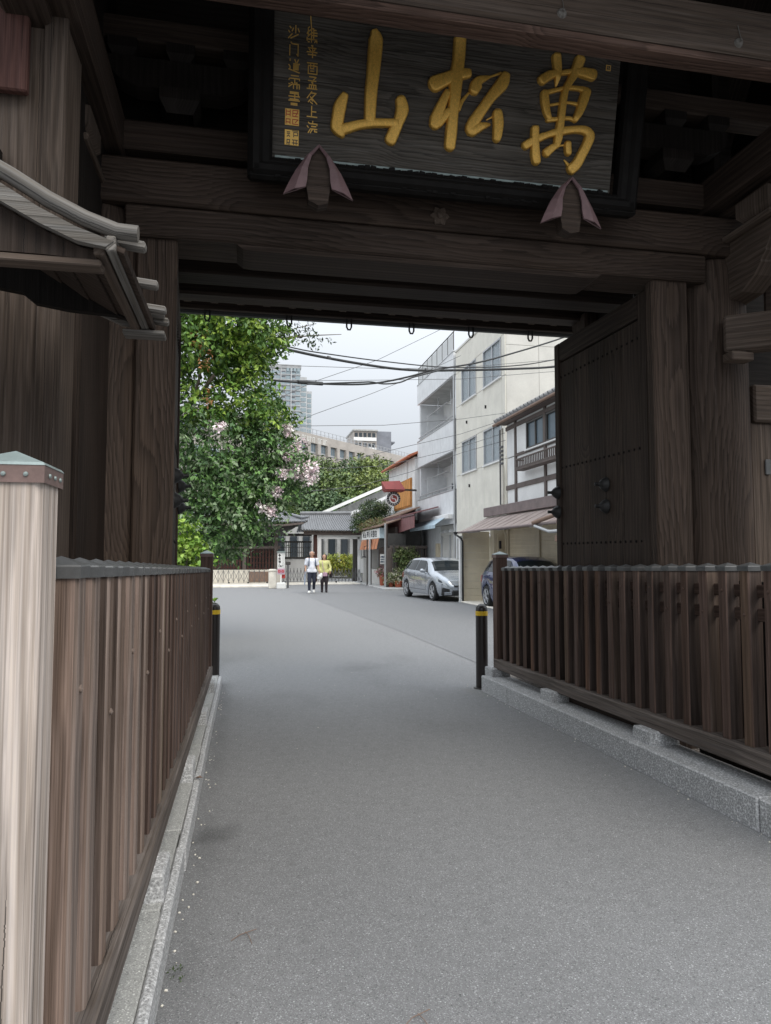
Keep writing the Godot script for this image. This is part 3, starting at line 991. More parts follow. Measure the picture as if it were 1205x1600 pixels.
# ---------------------------------------------------------------- the gate
func gate() -> void:
	var t := thing("temple_gate", "large dark timber temple gate with open doors over the drive", "gate", v3(1.2, -0.1, 4.7))
	var b: MB
	for s in [-1, 1]:
		var xc := -0.90 if s < 0 else 3.385
		var xj := [-0.67, -0.43] if s < 0 else [2.81, 3.09]
		# round column with a tapered shoulder
		b = mb(1.0)
		var pr := [Vector2(0.285, -0.1), Vector2(0.29, 1.5), Vector2(0.285, 3.1), Vector2(0.275, 3.36), Vector2(0.25, 3.45), Vector2(0.18, 3.51), Vector2(0.0, 3.52)]
		b.lathe(pr, v3(xc, 0, 4.70), Basis(), 32)
		obj("column", b, M.gate_arch, t)
		b = mb()
		b.lathe([Vector2(0.27, -0.14), Vector2(0.30, -0.02), Vector2(0.26, 0.03), Vector2(0.22, 0.04)], v3(xc, 0, 4.64), Basis(), 24)
		obj("column_base", b, M.earth, t)
		b = mb(1.05)
		b.ext(xj[0], xj[1], -0.1, 3.3, 4.47, 4.565, 0.012, 1)
		obj("jamb", b, M.gate_arch, t)
		bx("jamb_trim", M.gate_dark, t, xj[0] + 0.02 if s < 0 else xj[0] + 0.12, xj[1] - 0.12 if s < 0 else xj[1] - 0.02, -0.1, 3.24, 4.66, 4.74, 0.006, 0.8)
		# front post, rear post
		var xf := -1.03 if s < 0 else 3.53
		bx("front_post", M.gate_grey, t, xf - 0.19, xf + 0.19, -0.1, 4.0, 3.40, 3.72, 0.02, 1.0, 1)
		var side := xf + 0.19 * (1 if s < 0 else -1)
		bx("post_strip", M.gate_grey, t, side - 0.09 if s < 0 else side - 0.012, side + 0.012 if s < 0 else side + 0.09, 0.0, 4.0, 3.375, 3.399, 0.004, 0.75, 1)
		bx("rear_post", M.gate_dark, t, xc - 0.15, xc + 0.15, -0.1, 3.7, 6.3, 6.6, 0.02, 1.0, 1)
		# tie beams between front post, column and rear post
		bx("tie_beam", M.gate_dark, t, xc - 0.09, xc + 0.09, 2.72, 3.0, 3.7 if s < 0 else 4.8, 6.4, 0.015, 0.9)
		bx("tie_beam", M.gate_dark, t, xc - 0.09, xc + 0.09, 0.55, 0.75, 3.7 if s < 0 else 4.8, 6.4, 0.015, 0.9)
		if s < 0: bx("light_block_panel", M.gate_dark, t, xc - 0.03 - 0.06 * s, xc + 0.03 - 0.06 * s, 0.75, 2.72, 3.72, 4.5, 0.0, 0.7, 1)  # added to stop light leaking in from the side
		bx("light_block_panel", M.gate_black, t, xc - 0.028, xc + 0.028, 3.0 if s < 0 else 3.6, 5.2, 3.7 if s < 0 else 4.5, 6.4, 0.0, 0.9, 1)  # added dark panel, keeps side light out of the interior
		# arm from the column towards the front beam with a stepped nose
		var nose := PackedVector2Array([Vector2(0, 0.27), Vector2(0.52, 0.27), Vector2(0.52, 0.17), Vector2(0.485, 0.15), Vector2(0.485, 0.135), Vector2(0.45, 0.09), Vector2(0.45, 0.075), Vector2(0.40, 0.03), Vector2(0.40, 0.015), Vector2(0.33, -0.05), Vector2(0.2, -0.12), Vector2(0, -0.14)])
		var xa := -1.0 if s < 0 else 3.48
		b = mb(1.1)
		b.prism(nose, -0.09, 0.09, v3(xa, 3.28, 4.5), Basis(Vector3(0, 0, 1), Vector3.UP, Vector3(-1, 0, 0)), true)
		obj("bracket_nose", b, M.gate_grey, t)
		bx("bearing_plate", M.gate_grey, t, xa - 0.15, xa + 0.15, 3.552, 3.59, 3.93, 4.6, 0.008, 1.2)
		b = mb(0.9)
		b.lathe([Vector2(0.15, 3.59), Vector2(0.215, 3.65), Vector2(0.215, 3.75), Vector2(0.0, 3.75)], v3(xa, 0, 4.1), Basis(Vector3.UP, PI / 4), 4)
		_flat(b)
		obj("bearing_block", b, M.gate_grey, t)
		bx("arm_beam", M.gate_dark, t, xa - 0.10, xa + 0.10, 3.752, 4.035, 2.6, 4.9, 0.02, 1.0)
		bx("arm_beam", M.gate_dark, t, xa - 0.08 - 0.16 * s, xa + 0.08 - 0.16 * s, 3.80, 4.05, 2.6, 4.9, 0.02, 0.85)
		# inner bracket set on the upper beam
		var xb := -0.42 if s < 0 else 2.95
		b = mb(0.9)
		b.lathe([Vector2(0.11, 4.02), Vector2(0.17, 4.09), Vector2(0.17, 4.16), Vector2(0.0, 4.16)], v3(xb, 0, 4.45), Basis(Vector3.UP, PI / 4), 4)
		_flat(b)
		obj("bearing_block", b, M.gate_black, t)
		b = mb(0.9)
		b.prism(PackedVector2Array([Vector2(-0.42, 0.18), Vector2(-0.42, 0.10), Vector2(-0.36, 0.04), Vector2(-0.26, 0.0), Vector2(0.26, 0.0), Vector2(0.36, 0.04), Vector2(0.42, 0.10), Vector2(0.42, 0.18)]), -0.07, 0.07, v3(xb, 4.162, 4.43))
		obj("bracket_arm", b, M.gate_black, t)
		for k in [-0.34, 0.0, 0.34]:
			b = mb(0.9)
			b.lathe([Vector2(0.08, 4.345), Vector2(0.12, 4.39), Vector2(0.12, 4.45), Vector2(0.0, 4.45)], v3(xb + k, 0, 4.43), Basis(Vector3.UP, PI / 4), 4)
			_flat(b)
			obj("bearing_block", b, M.gate_black, t)
		# wing wall beside the gate
		var xo := [-4.2, -1.16] if s < 0 else [3.66, 7.5]
		bx("wing_beam", M.gate_grey, t, xo[0] + (0.0 if s < 0 else 0.02), xo[1], 2.30, 2.58, 4.56, 4.74, 0.015, 1.0, 0)
		if s < 0:
			for k in 10:
				bx("wall_board", M.gate_dark, t, xo[0] + k * 0.304, xo[0] + k * 0.304 + 0.298, 0.0, 2.3, 4.62, 4.66, 0.004, rng.randf_range(0.8, 1.1), 1)
		else:
			bx("wing_post", M.gate_grey, t, 3.67, 3.86, -0.05, 2.3, 4.60, 4.76, 0.012, 1.0, 1)
			bx("wicket_frame", M.gate_dark, t, 3.862, 3.93, -0.05, 2.24, 4.64, 4.74, 0.008, 0.8, 1)
			bx("wicket_frame", M.gate_grey, t, 3.93, 4.9, 2.16, 2.298, 4.64, 4.74, 0.008, 1.0, 0)
			bx("wicket_panel", M.plaster, t, 3.93, 4.9, 1.52, 2.16, 4.69, 4.72, 0.0, 1.0)
			bx("wicket_rail", M.gate_grey, t, 3.93, 4.9, 1.44, 1.518, 4.65, 4.73, 0.006, 1.1, 0)
			bx("wicket_door", M.gate_black, t, 3.93, 4.9, 0.0, 1.438, 4.70, 4.74, 0.0, 0.8, 1)
			for k in 9:
				bx("wall_board", M.gate_dark, t, 4.9 + k * 0.29, 4.9 + k * 0.29 + 0.284, 0.0, 2.3, 4.64, 4.68, 0.004, rng.randf_range(0.8, 1.1), 1)
			b = mb()
			b.box(v3(3.80, 1.97, 4.59), Vector3(0.045, 0.115, 0.012), Basis(), 0.01)
			obj("door_plate", b, M.copper_cap, t)
		bx("wing_panel", M.gate_black, t, xo[0], xo[1], 2.58, 3.5, 4.64, 4.68, 0.0, 0.9, 0)
		# short carved beam end and brace on the outer side
		b = mb(1.0)
		b.bar(v3(3.30 if s > 0 else -0.98, 2.86 if s > 0 else 2.5, 4.38), v3(4.5 if s > 0 else -2.1, 2.86 if s > 0 else 2.5, 3.55), 0.13, 0.26, 0.015)
		if s > 0:
			obj("outer_beam", b, M.gate_grey, t)
			bx("beam_key", M.gate_grey, t, 3.27, 3.44, 2.66, 2.722, 4.25, 4.36, 0.008)
			b = mb(0.9)
			b.bar(v3(3.62, 3.22, 4.36), v3(4.6, 3.22, 3.7), 0.05, 0.44, 0.01)
			obj("carved_panel", b, M.gate_dark, t)
			b = mb(1.4)
			var ring := []
			var dirb := (v3(4.6, 3.22, 3.7) - v3(3.62, 3.22, 4.36)).normalized()
			for k in 21: ring.append(v3(3.72, 3.2, 4.25) + dirb * (0.09 * cos(k * TAU / 26.0 + 0.8)) + Vector3.UP * 0.09 * sin(k * TAU / 26.0 + 0.8) + Vector3(-0.02, 0, 0.025))
			b.tube(ring, [0.008], 6)
			obj("carved_scroll", b, M.gate_grey, t)
	bx("added_dark_board", M.gate_black, t, 2.97, 3.0, 0.0, 1.12, 6.1, 7.4, 0.0, 1.5, 1)  # added board, blocks the bright slit behind the fence
	bx("added_dark_board", M.gate_black, t, 3.0, 3.03, -0.05, 1.16, 2.4, 4.34, 0.0, 1.2, 1)  # added board, darkens the gaps between the pickets and stops side light
	# beams across the opening
	bx("main_beam", M.gate_arch, t, -1.35, 3.9, 3.462, 3.745, 4.40, 4.78, 0.02, 0.85, 0)
	bx("lintel", M.gate_arch, t, -0.74, 3.22, 3.265, 3.46, 4.43, 4.76, 0.012, 0.8, 0)
	b = mb(1.4)
	b.prism(PackedVector2Array([Vector2(-1.24, 0.0), Vector2(-1.2, -0.028), Vector2(-1.15, -0.034), Vector2(1.15, -0.034), Vector2(1.2, -0.028), Vector2(1.24, 0.0)]), -0.155, 0.155, v3(1.17, 3.263, 4.60), Basis(), true)
	obj("lintel_eyebrow", b, M.gate_dark, t)
	bx("upper_beam", M.gate_dark, t, -1.3, 3.85, 3.83, 4.02, 4.47, 4.8, 0.018, 1.25, 0)
	bx("filler_board", M.gate_black, t, -1.2, 3.7, 3.745, 3.83, 4.58, 4.68, 0.0, 0.8, 0)
	bx("frieze_panel", M.gate_black, t, -1.2, 3.7, 4.02, 5.6, 4.76, 4.80, 0.0, 0.9, 0)
	bx("bracket_tie", M.gate_dark, t, -1.3, 3.8, 4.452, 4.60, 4.36, 4.52, 0.01, 0.9, 0)
	# the tie beam near the viewer, red below and grey on its face
	bx("front_beam", M.gate_grey, t, -1.4, 4.2, 4.12, 4.40, 3.36, 3.5, 0.015, 0.9, 0)
	bx("front_beam_soffit", M.gate_red, t, -1.4, 4.2, 4.075, 4.119, 3.375, 3.495, 0.008, 1.0, 0)
	for p in [[1.62, 4.19], [2.68, 4.18]]:
		b = mb()
		b.lathe([Vector2(0.028, 0), Vector2(0.022, 0.012), Vector2(0.006, 0.016), Vector2(0.005, 0.03), Vector2(0, 0.03)], v3(p[0], p[1], 3.36), Basis(Vector3.RIGHT, PI / 2), 10)
		b.tube([v3(p[0], p[1] + 0.005, 3.335), v3(p[0] + 0.005, p[1] + 0.05, 3.352), v3(p[0] - 0.004, p[1] + 0.10, 3.355)], [0.0025], 5)
		obj("wire_insulator", b, M.weathered, t)
	# nail cover on the main beam
	b = mb()
	b.lathe([Vector2(0.05, 0), Vector2(0.045, 0.01), Vector2(0.024, 0.012), Vector2(0.02, 0.026), Vector2(0, 0.032)], v3(1.235, 3.545, 4.40), Basis(Vector3.RIGHT, PI / 2), 12)
	for k in 6: b.box(v3(1.235 + 0.046 * cos(k * TAU / 6), 3.545 + 0.046 * sin(k * TAU / 6), 4.396), Vector3(0.03, 0.03, 0.012), Basis(Vector3.BACK, k * TAU / 6 + PI / 4), 0.003)
	obj("nail_cover", b, M.gate_grey, t)
	# doors
	door(t, 1)
	door(t, -1)
	# rear eaves
	bx("rear_beam", M.gate_dark, t, -2.0, 4.5, 3.64, 3.98, 6.4, 6.62, 0.02, 0.8, 0)
	bx("threshold_beam", M.gate_dark, t, -0.7, 3.2, 3.42, 3.62, 5.35, 5.6, 0.015, 0.6, 0)
	var k := 0
	var x := -1.9
	while x < 4.5:
		b = mb(rng.randf_range(0.85, 1.15))
		b.bar(v3(x, 4.68, 5.55), v3(x, 3.90, 7.28), 0.075, 0.095, 0.006)
		obj("rafter", b, M.gate_grey, t)
		x += 0.262
	b = mb(0.8)
	b.bar(v3(1.3, 4.76, 5.5), v3(1.3, 3.94, 7.40), 6.6, 0.03)
	obj("eave_boarding", b, M.gate_dark, t)
	bx("eave_fascia", M.gate_dark, t, -2.0, 4.6, 3.815, 3.94, 7.30, 7.36, 0.008, 0.8, 0)
	bx("eave_gutter", M.iron, t, -2.0, 4.6, 3.795, 3.855, 7.37, 7.46, 0.02)
	for p in [-0.40, 0.43, 1.06, 1.74, 2.41, 3.10]:
		b = mb()
		var pts := [v3(p - 0.025, 3.830, 7.34), v3(p - 0.025, 3.730, 7.34), v3(p - 0.012, 3.702, 7.34), v3(p + 0.012, 3.702, 7.34), v3(p + 0.025, 3.730, 7.34), v3(p + 0.025, 3.830, 7.34)]
		b.tube(pts, [0.010], 6)
		obj("gutter_hook", b, M.iron, t)
	# roof: two slopes of boards and tiles
	b = mb(0.7)
	b.bar(v3(1.3, 5.95, 4.75), v3(1.3, 4.62, 2.4), 6.6, 0.03)
	obj("front_boarding", b, M.gate_dark, t)
	x = -1.9
	while x < 4.5:
		b = mb(rng.randf_range(0.8, 1.1))
		b.bar(v3(x, 5.85, 4.75), v3(x, 4.55, 2.45), 0.08, 0.10, 0.006)
		obj("rafter", b, M.gate_dark, t)
		x += 0.262
	b = mb(0.7)
	b.bar(v3(1.3, 5.95, 4.75), v3(1.3, 4.5, 5.7), 6.6, 0.03)
	obj("rear_boarding", b, M.gate_dark, t)
	b = mb()
	b.bar(v3(1.3, 6.08, 4.75), v3(1.3, 4.75, 2.35), 6.8, 0.10)
	b.bar(v3(1.3, 6.08, 4.75), v3(1.3, 4.05, 7.5), 6.8, 0.08)
	b.ext(-2.2, 4.8, 6.0, 6.5, 4.5, 5.0, 0.05)
	for i in 24:
		var tx := -2.0 + i * 0.285
		b.tube([v3(tx, 6.15, 4.7), v3(tx, 4.82, 2.3)], [0.06], 8)
		b.tube([v3(tx, 6.15, 4.8), v3(tx, 4.11, 7.52)], [0.06], 8)
	obj("tiled_roof", b, M.roof_tile, t, "stuff")
	for s in [-1, 1]:
		b = mb(0.8)
		var xg := -1.75 if s < 0 else 4.2
		b.prism(PackedVector2Array([Vector2(2.5, 4.55), Vector2(4.75, 5.85), Vector2(7.2, 3.8), Vector2(6.5, 3.98), Vector2(3.4, 4.25)]), xg, xg + 0.05, Vector3.ZERO, Basis(Vector3(0, 0, -1), Vector3.UP, Vector3(1, 0, 0)), true)
		obj("gable_board", b, M.gate_black, t)

func door(t: Node3D, s: int) -> void:
	# hinge line and free edge in plan
	var h := Vector2(2.875, 4.585) if s > 0 else Vector2(-0.485, 4.585)
	var f := Vector2(2.82, 6.02) if s > 0 else Vector2(-0.585, 6.02)
	var d := (f - h).normalized()
	var ax := Vector3(d.x, 0, -d.y)
	var nz := ax.cross(Vector3.UP) * 1.0
	if nz.x * s > 0: nz = -nz   # towards the drive
	var w := (f - h).length()
	var base := v3(h.x, 0, h.y)
	var bs := Basis(ax, Vector3.UP, ax.cross(Vector3.UP))
	var inward := nz
	var b := mb(0.9)
	var y0 := 0.02
	var y1 := 3.24
	for e in [[0.0, 0.11], [w - 0.09, w]]:
		b = mb(0.95)
		b.box(base + ax * (e[0] + e[1]) / 2 + Vector3.UP * (y0 + y1) / 2, Vector3(e[1] - e[0], y1 - y0, 0.10), bs, 0.01, 1)
		obj("door_stile", b, M.gate_dark, t)
	for e in [[y0, y0 + 0.2], [y1 - 0.17, y1]]:
		b = mb(0.9)
		b.box(base + ax * (w / 2 + 0.01) + Vector3.UP * (e[0] + e[1]) / 2, Vector3(w - 0.205, e[1] - e[0], 0.09), bs, 0.008, 0)
		obj("door_rail", b, M.gate_dark, t)
	var n := 5
	var bw := (w - 0.2) / n
	for i in n:
		b = mb(rng.randf_range(0.75, 1.1))
		b.box(base + ax * (0.11 + bw * (i + 0.5)) + Vector3.UP * (y0 + y1) / 2 + inward * 0.012, Vector3(bw - 0.003, y1 - y0 - 0.375, 0.045), bs, 0.002, 1)
		obj("door_board", b, M.gate_arch if i % 2 else M.gate_dark, t)
	for y in [2.92, 2.10, 1.42, 0.6]:
		b = mb(0.7)
		for i in 18:
			b.lathe([Vector2(0.011, 0), Vector2(0.009, 0.007), Vector2(0.0, 0.011)], base + ax * (0.13 + (w - 0.24) * i / 17.0) + Vector3.UP * y + inward * 0.034, Basis(Quaternion(Vector3.UP, inward)), 6)
		obj("nail_row", b, M.gate_black, t, "stuff")
	for u in [w * 0.42, w - 0.045]:
		for y in [1.88, 1.705]:
			b = mb()
			var at: Vector3 = base + ax * u + Vector3.UP * y + inward * (0.034 if u < w * 0.6 else 0.05)
			b.lathe([Vector2(0.058, 0), Vector2(0.058, 0.008), Vector2(0.05, 0.024), Vector2(0.036, 0.045), Vector2(0.016, 0.062), Vector2(0.013, 0.078), Vector2(0.014, 0.10), Vector2(0.0, 0.104)], at, Basis(Quaternion(Vector3.UP, inward)), 16)
			obj("door_stud", b, M.iron, t)

# small board roof of the side wing, upper left
func wing_roof() -> void:
	var t := thing("side_canopy", "small weathered board roof jutting in on the left beside the gate", "canopy", v3(-0.7, 2.3, 2.7))
	var b: MB
	var d0 := 2.3
	var d1 := 3.12
	# roof profile in x-y: boards follow this curve
	var top := [Vector2(-1.6, 3.05), Vector2(-1.3, 2.82), Vector2(-1.05, 2.655), Vector2(-0.85, 2.54), Vector2(-0.745, 2.485), Vector2(-0.635, 2.42), Vector2(-0.525, 2.368), Vector2(-0.43, 2.336), Vector2(-0.385, 2.33)]
	# boards, one after another down the slope
	for i in top.size() - 1:
		b = mb(rng.randf_range(0.8, 1.05))
		var a: Vector2 = top[i]
		var e: Vector2 = top[i + 1]
		b.bar(v3(a.x, a.y - 0.035, (d0 + d1) / 2 + 0.02), v3(e.x, e.y - 0.045, (d0 + d1) / 2 + 0.02), d1 - d0 - 0.02, 0.02, 0.002)
		obj("roof_board", b, M.gate_dark, t)
	for dd in [[d0, 0.0], [d1, 0.0]]:
		# rolled verge bar
		b = mb(1.05)
		var p := []
		for q in top: p.append(v3(q.x + 0.02, q.y + 0.012, dd[0] + (0.03 if dd[0] < 2.5 else -0.03)))
		p[-1] = v3(-0.345, 2.345, dd[0] + (0.03 if dd[0] < 2.5 else -0.03))
		b.tube(p, [0.026], 10)
		obj("verge_bar", b, M.weathered, t)
		# barge board
		var poly := PackedVector2Array()
		for q in top: poly.append(q + Vector2(0, -0.026))
		var lowp := [Vector2(-0.44, 2.285), Vector2(-0.525, 2.298), Vector2(-0.635, 2.345), Vector2(-0.745, 2.403), Vector2(-0.85, 2.455), Vector2(-1.05, 2.57), Vector2(-1.3, 2.74), Vector2(-1.6, 2.96)]
		poly[-1] = Vector2(-0.415, 2.305)
		for q in lowp: poly.append(q)
		b = mb(0.92)
		var z := -1.0 if dd[0] < 2.5 else 1.0
		b.prism(poly, -dd[0] - 0.006, -dd[0] - 0.036, Vector3.ZERO, Basis(), true)
		obj("barge_board", b, M.weathered, t)
	# gable panel under the near barge board, then the far one with an ogee lower edge
	b = mb(0.75)
	b.prism(PackedVector2Array([Vector2(-1.6, 2.95), Vector2(-1.3, 2.74), Vector2(-1.05, 2.565), Vector2(-0.85, 2.452), Vector2(-0.745, 2.402), Vector2(-0.635, 2.345), Vector2(-0.525, 2.30), Vector2(-0.45, 2.285), Vector2(-0.48, 2.262), Vector2(-0.63, 2.268), Vector2(-1.0, 2.27), Vector2(-1.6, 2.28)]), -2.36, -2.40, Vector3.ZERO, Basis(), false)
	obj("gable_panel", b, M.gate_dark, t)
	bx("gable_rail", M.gate_grey, t, -1.6, -0.46, 2.238, 2.262, 2.35, 2.42, 0.005, 1.2, 0)
	b = mb(0.55)
	b.prism(PackedVector2Array([Vector2(-1.6, 2.95), Vector2(-1.05, 2.60), Vector2(-0.745, 2.44), Vector2(-0.525, 2.345), Vector2(-0.43, 2.31), Vector2(-0.455, 2.285), Vector2(-0.53, 2.315), Vector2(-0.72, 2.325), Vector2(-0.85, 2.345), Vector2(-0.90, 2.385), Vector2(-1.0, 2.40), Vector2(-1.6, 2.42)]), -3.06, -3.10, Vector3.ZERO, Basis(), false)
	obj("gable_panel", b, M.gate_black, t)  # blackened: shade of the hollow under the roof is in its colour
	# eave board along the depth and batten ends past it
	b = mb(1.0)
	b.bar(v3(-0.425, 2.30, d0 + 0.01), v3(-0.425, 2.30, d1 + 0.02), 0.03, 0.05, 0.004)
	obj("eave_board", b, M.weathered, t)
	b = mb(0.9)
	b.bar(v3(-0.462, 2.283, d0 + 0.03), v3(-0.462, 2.283, d1), 0.035, 0.03, 0.004)
	obj("eave_batten", b, M.gate_grey, t)
	for e in [2.40, 2.74, 3.02, 3.13]:
		b = mb(rng.randf_range(0.85, 1.05))
		b.box(v3(-0.395, 2.338 if e < 3.1 else 2.325, e), Vector3(0.13, 0.028, 0.045), Basis(Vector3.BACK, -0.1), 0.006, 0)
		obj("batten_end", b, M.weathered, t)
	b = mb(0.9)
	b.box(v3(-0.43, 2.262, d1 + 0.02), Vector3(0.17, 0.02, 0.09), Basis(), 0.004, 0)
	obj("eave_bracket", b, M.weathered, t)
	# the boarded wall that carries it, left of the front post
	for k in 5:
		bx("wall_board", M.gate_grey, t, -1.19 - 0.26 * (k + 1), -1.19 - 0.26 * k - 0.006, 0.0, 2.34, 3.42, 3.46, 0.004, [0.62, 0.8, 0.7, 0.75, 0.66][k], 1)
	bx("wall_beam", M.gate_grey, t, -2.5, -1.23, 2.3, 2.5, 2.3, 3.5, 0.01, 0.7, 0)
	for e in [[3.42, 0.9], [3.72, 0.8]]:
		pass
	bx("beam_end", M.gate_black, t, -1.24, -1.09, 3.02, 3.14, 3.1, 3.39, 0.012, 1.3, 2)
	bx("beam_end_block", M.gate_red, t, -1.24, -1.10, 2.90, 3.015, 3.18, 3.39, 0.01, 1.2, 1)
	bx("upper_board", M.old_red_wood, t, -1.24, -0.985, 3.40, 4.0, 3.33, 3.375, 0.008, 1.2, 1)

func plaque() -> void:
	var t := thing("name_plaque", "black framed temple name plaque with three large gilded characters", "plaque", v3(1.25, 3.57, 4.25), "", 0.0)
	origin[t] = Vector3.ZERO
	t.rotation.x = deg_to_rad(12.665)
	var b := mb()
	var W := 2.52
	var H := 1.10
	# panel from four wide planks
	for k in 4:
		b = mb([1.0, 0.9, 1.08, 0.95][k])
		b.box(Vector3(-0.025, 0.135 + 0.225 * (k + 0.5), 0.03), Vector3(2.2, 0.2225, 0.05), Basis(), 0.002, 0)
		obj("plank", b, M.panel_wood, t)
	# frame: moulded bars
	for e in [[Vector3(0, 0.062, 0.05), Vector3(W, 0.125, 0.10)], [Vector3(0, H - 0.06, 0.05), Vector3(W, 0.12, 0.10)]]:
		b = mb()
		b.box(e[0], e[1], Basis(), 0.018, 0)
		b.box(e[0] + Vector3(0, 0.0, 0.045), Vector3(W - 0.04, 0.07, 0.06), Basis(), 0.02, 0)
		obj("frame_rail", b, M.frame_black, t)
	for sx in [-1, 1]:
		b = mb()
		b.box(Vector3(sx * (W / 2 - 0.072), H / 2, 0.051), Vector3(0.144, H - 0.02, 0.102), Basis(), 0.018, 1)
		b.box(Vector3(sx * (W / 2 - 0.05), H / 2, 0.09), Vector3(0.075, H - 0.05, 0.07), Basis(), 0.02, 1)
		obj("frame_stile", b, M.frame_black, t)
	# worn lip along the inner bottom edge, chipped lacquer
	b = mb()
	for k in 56:
		var x := -1.08 + k * 0.0385
		b.box(Vector3(x, 0.128 + rng.randf_range(-0.006, 0.006), 0.062 + rng.randf_range(0, 0.01)), Vector3(0.036, rng.randf_range(0.012, 0.03), 0.02), Basis(Vector3.BACK, rng.randf_range(-0.2, 0.2)), 0.003)
		if rng.randf() < 0.7:
			b.box(Vector3(x, 0.03 + rng.randf_range(-0.006, 0.006), 0.1), Vector3(0.034, rng.randf_range(0.006, 0.02), 0.016), Basis(Vector3.BACK, rng.randf_range(-0.3, 0.3)), 0.002)
	obj("chipped_lacquer", b, M.frame_black, t, "stuff")
	b = mb()
	b.box(Vector3(-0.02, 0.145, 0.057), Vector3(2.16, 0.014, 0.006), Basis(), 0.002)
	obj("inner_bead", b, M.copper_green, t)
	var S := {
		"mountain": ["-526,887,26 -517,856,44 -519,781,44 -527,648,40 -534,553,39 -536,409,35", "-695,520,25 -719,460,40 -729,397,39 -733,339,39 -700,302,19", "-733,330,31 -682,340,31 -605,369,27 -527,387,26 -448,397,25 -375,403,26", "-349,534,35 -338,484,42 -359,410,33 -383,354,37 -402,308,38"],
		"pine": ["2,918,40 1,808,39 -9,706,44 -13,589,38 -18,491,35 -22,393,38 -27,310,36", "-142,654,48 -73,689,40 -5,721,36 65,737,27", "-61,613,22 -97,531,32 -120,460,43 -130,425,36", "-47,508,22 -72,480,30 -108,437,32", "15,529,17 37,576,12 77,629,7", "109,648,34 121,678,39 138,705,27 213,740,6 278,768,8", "304,749,32 285,703,42 221,622,33 171,547,33 126,478,37 101,436,34 110,414,36 167,443,25 224,464,8", "203,489,4 251,518,6", "270,529,34 279,475,36 278,415,32 274,385,27"],
		"myriad": ["547,758,32 600,793,28 675,815,15 745,829,17 817,832,31 881,827,37", "632,899,32 644,834,29 649,784,20 645,734,5", "790,903,36 768,839,33 738,779,24 712,730,21 700,666,24 695,582,25 690,504,27 684,435,29 676,386,22", "571,682,27 578,631,29 595,571,24 615,537,17", "573,685,16 637,708,13 718,733,13 802,738,14 845,725,27", "849,720,33 833,661,33 814,601,27 788,551,19", "608,619,8 678,638,8 737,650,8 792,646,12", "604,531,15 675,544,13 746,557,12 789,548,13", "466,364,27 525,402,27 611,443,20 699,473,25 788,493,22 860,496,27 897,468,36 886,419,33 855,352,33 824,290,35 790,255,35", "771,274,13 740,308,4", "523,467,28 530,381,28 538,314,32 547,278,29", "676,389,19 636,358,26 611,335,29", "682,386,5 744,399,6", "752,405,22 754,379,24 759,350,22"]}
	for key in ["mountain", "pine", "myriad"]:
		b = mb()
		for k in S[key].size(): b.stroke(S[key][k], 0.034 - 0.0007 * (k % 5), 0.054)
		obj("gilded_character", b, M.gold, t)
	# two columns of small characters and the seals
	var right := ["30;49 69;59 19;28", "10;15 30;21 11;03 24;33 40;47;97 60;80 42;92 44;94 60;67 17;97 08;06 19;29 49;48 79;88 99;98", "40;51 12;82 23;34 73;64 05;95 17;87 50;59", "01;91 13;93;99 13;19 35;65 37;67 32;34 62;64 19;99", "20;80;53 53;55;44 13;83 26;86 26;29 46;49 66;69 86;89 09;99", "40;05 31;81;18 34;99 46;57 38;59", "40;48 44;84 08;98", "11;22 04;15 19;36 50;51 32;92;93 44;84 36;96 56;39 76;78;98"]
	var left := ["11;22 04;15 09;36 60;65 42;34 82;94 86;29", "20;31 12;19 41;81;89;78", "10;11 04;15;17 07;99 43;93 50;62 80;72 44;84;87;47;44 45;85 46;86", "20;80 03;12;92;93 52;55 25;35 65;75 06;16 08;36 36;96;99 49;46 76;79", "10;80;83 11;81 03;93 15;85 50;56 06;96 28;78;79;29;28"]
	for e in [[right, [-0.896, -0.895, -0.893, -0.890, -0.888, -0.886, -0.884, -0.882], [0.90, 0.828, 0.745, 0.656, 0.574, 0.493, 0.412, 0.330], 0.058], [left, [-1.001, -0.999, -0.996, -0.994, -0.992], [0.837, 0.745, 0.654, 0.566, 0.476], 0.062]]:
		for k in e[0].size():
			b = mb()
			b.glyph(e[0][k], Vector3(e[1][k], e[2][k], 0.0552), Vector3.RIGHT, Vector3.UP, Vector2(e[3], e[3] * 1.12), 0.0058, 0.003)
			obj("small_character", b, M.gold_flat, t)
	for e in [[-1.002, 0.372, ["00;04 30;34 01;31 03;33 06;36 06;09 36;39 08;38 50;54 50;90 52;92 54;94 74;90 56;96 59;99 56;59 78;96", "seal_red"]], [-1.002, 0.258, ["11;31 12;32 23;14 23;34 16;36;38 16;19 18;38 29;39 50;90 61;64 61;91;93;63 56;96 66;69 86;89 58;98", "dark_frame"]]]:
		b = mb()
		b.box(Vector3(e[0], e[1], 0.0565), Vector3(0.084, 0.092 if e[1] > 0.3 else 0.086, 0.004), Basis(), 0.001)
		var sl := obj("seal", b, M.gold_flat, t)
		b = mb()
		b.glyph(e[2][0], Vector3(e[0], e[1], 0.0586), Vector3.RIGHT, Vector3.UP, Vector2(0.07, 0.076), 0.0046, 0.0015)
		obj("seal_script", b, M[e[2][1]], sl)
	b = mb()
	b.box(Vector3(0.993, 0.886, 0.0565), Vector3(0.034, 0.034, 0.004), Basis(), 0.001)
	var sm := obj("seal", b, M.gold_flat, t)
	b = mb()
	b.glyph("22;72;77;27;22 36;63", Vector3(0.993, 0.886, 0.0586), Vector3.RIGHT, Vector3.UP, Vector2(0.03, 0.03), 0.004, 0.0015)
	obj("seal_script", b, M.dark_frame, sm)
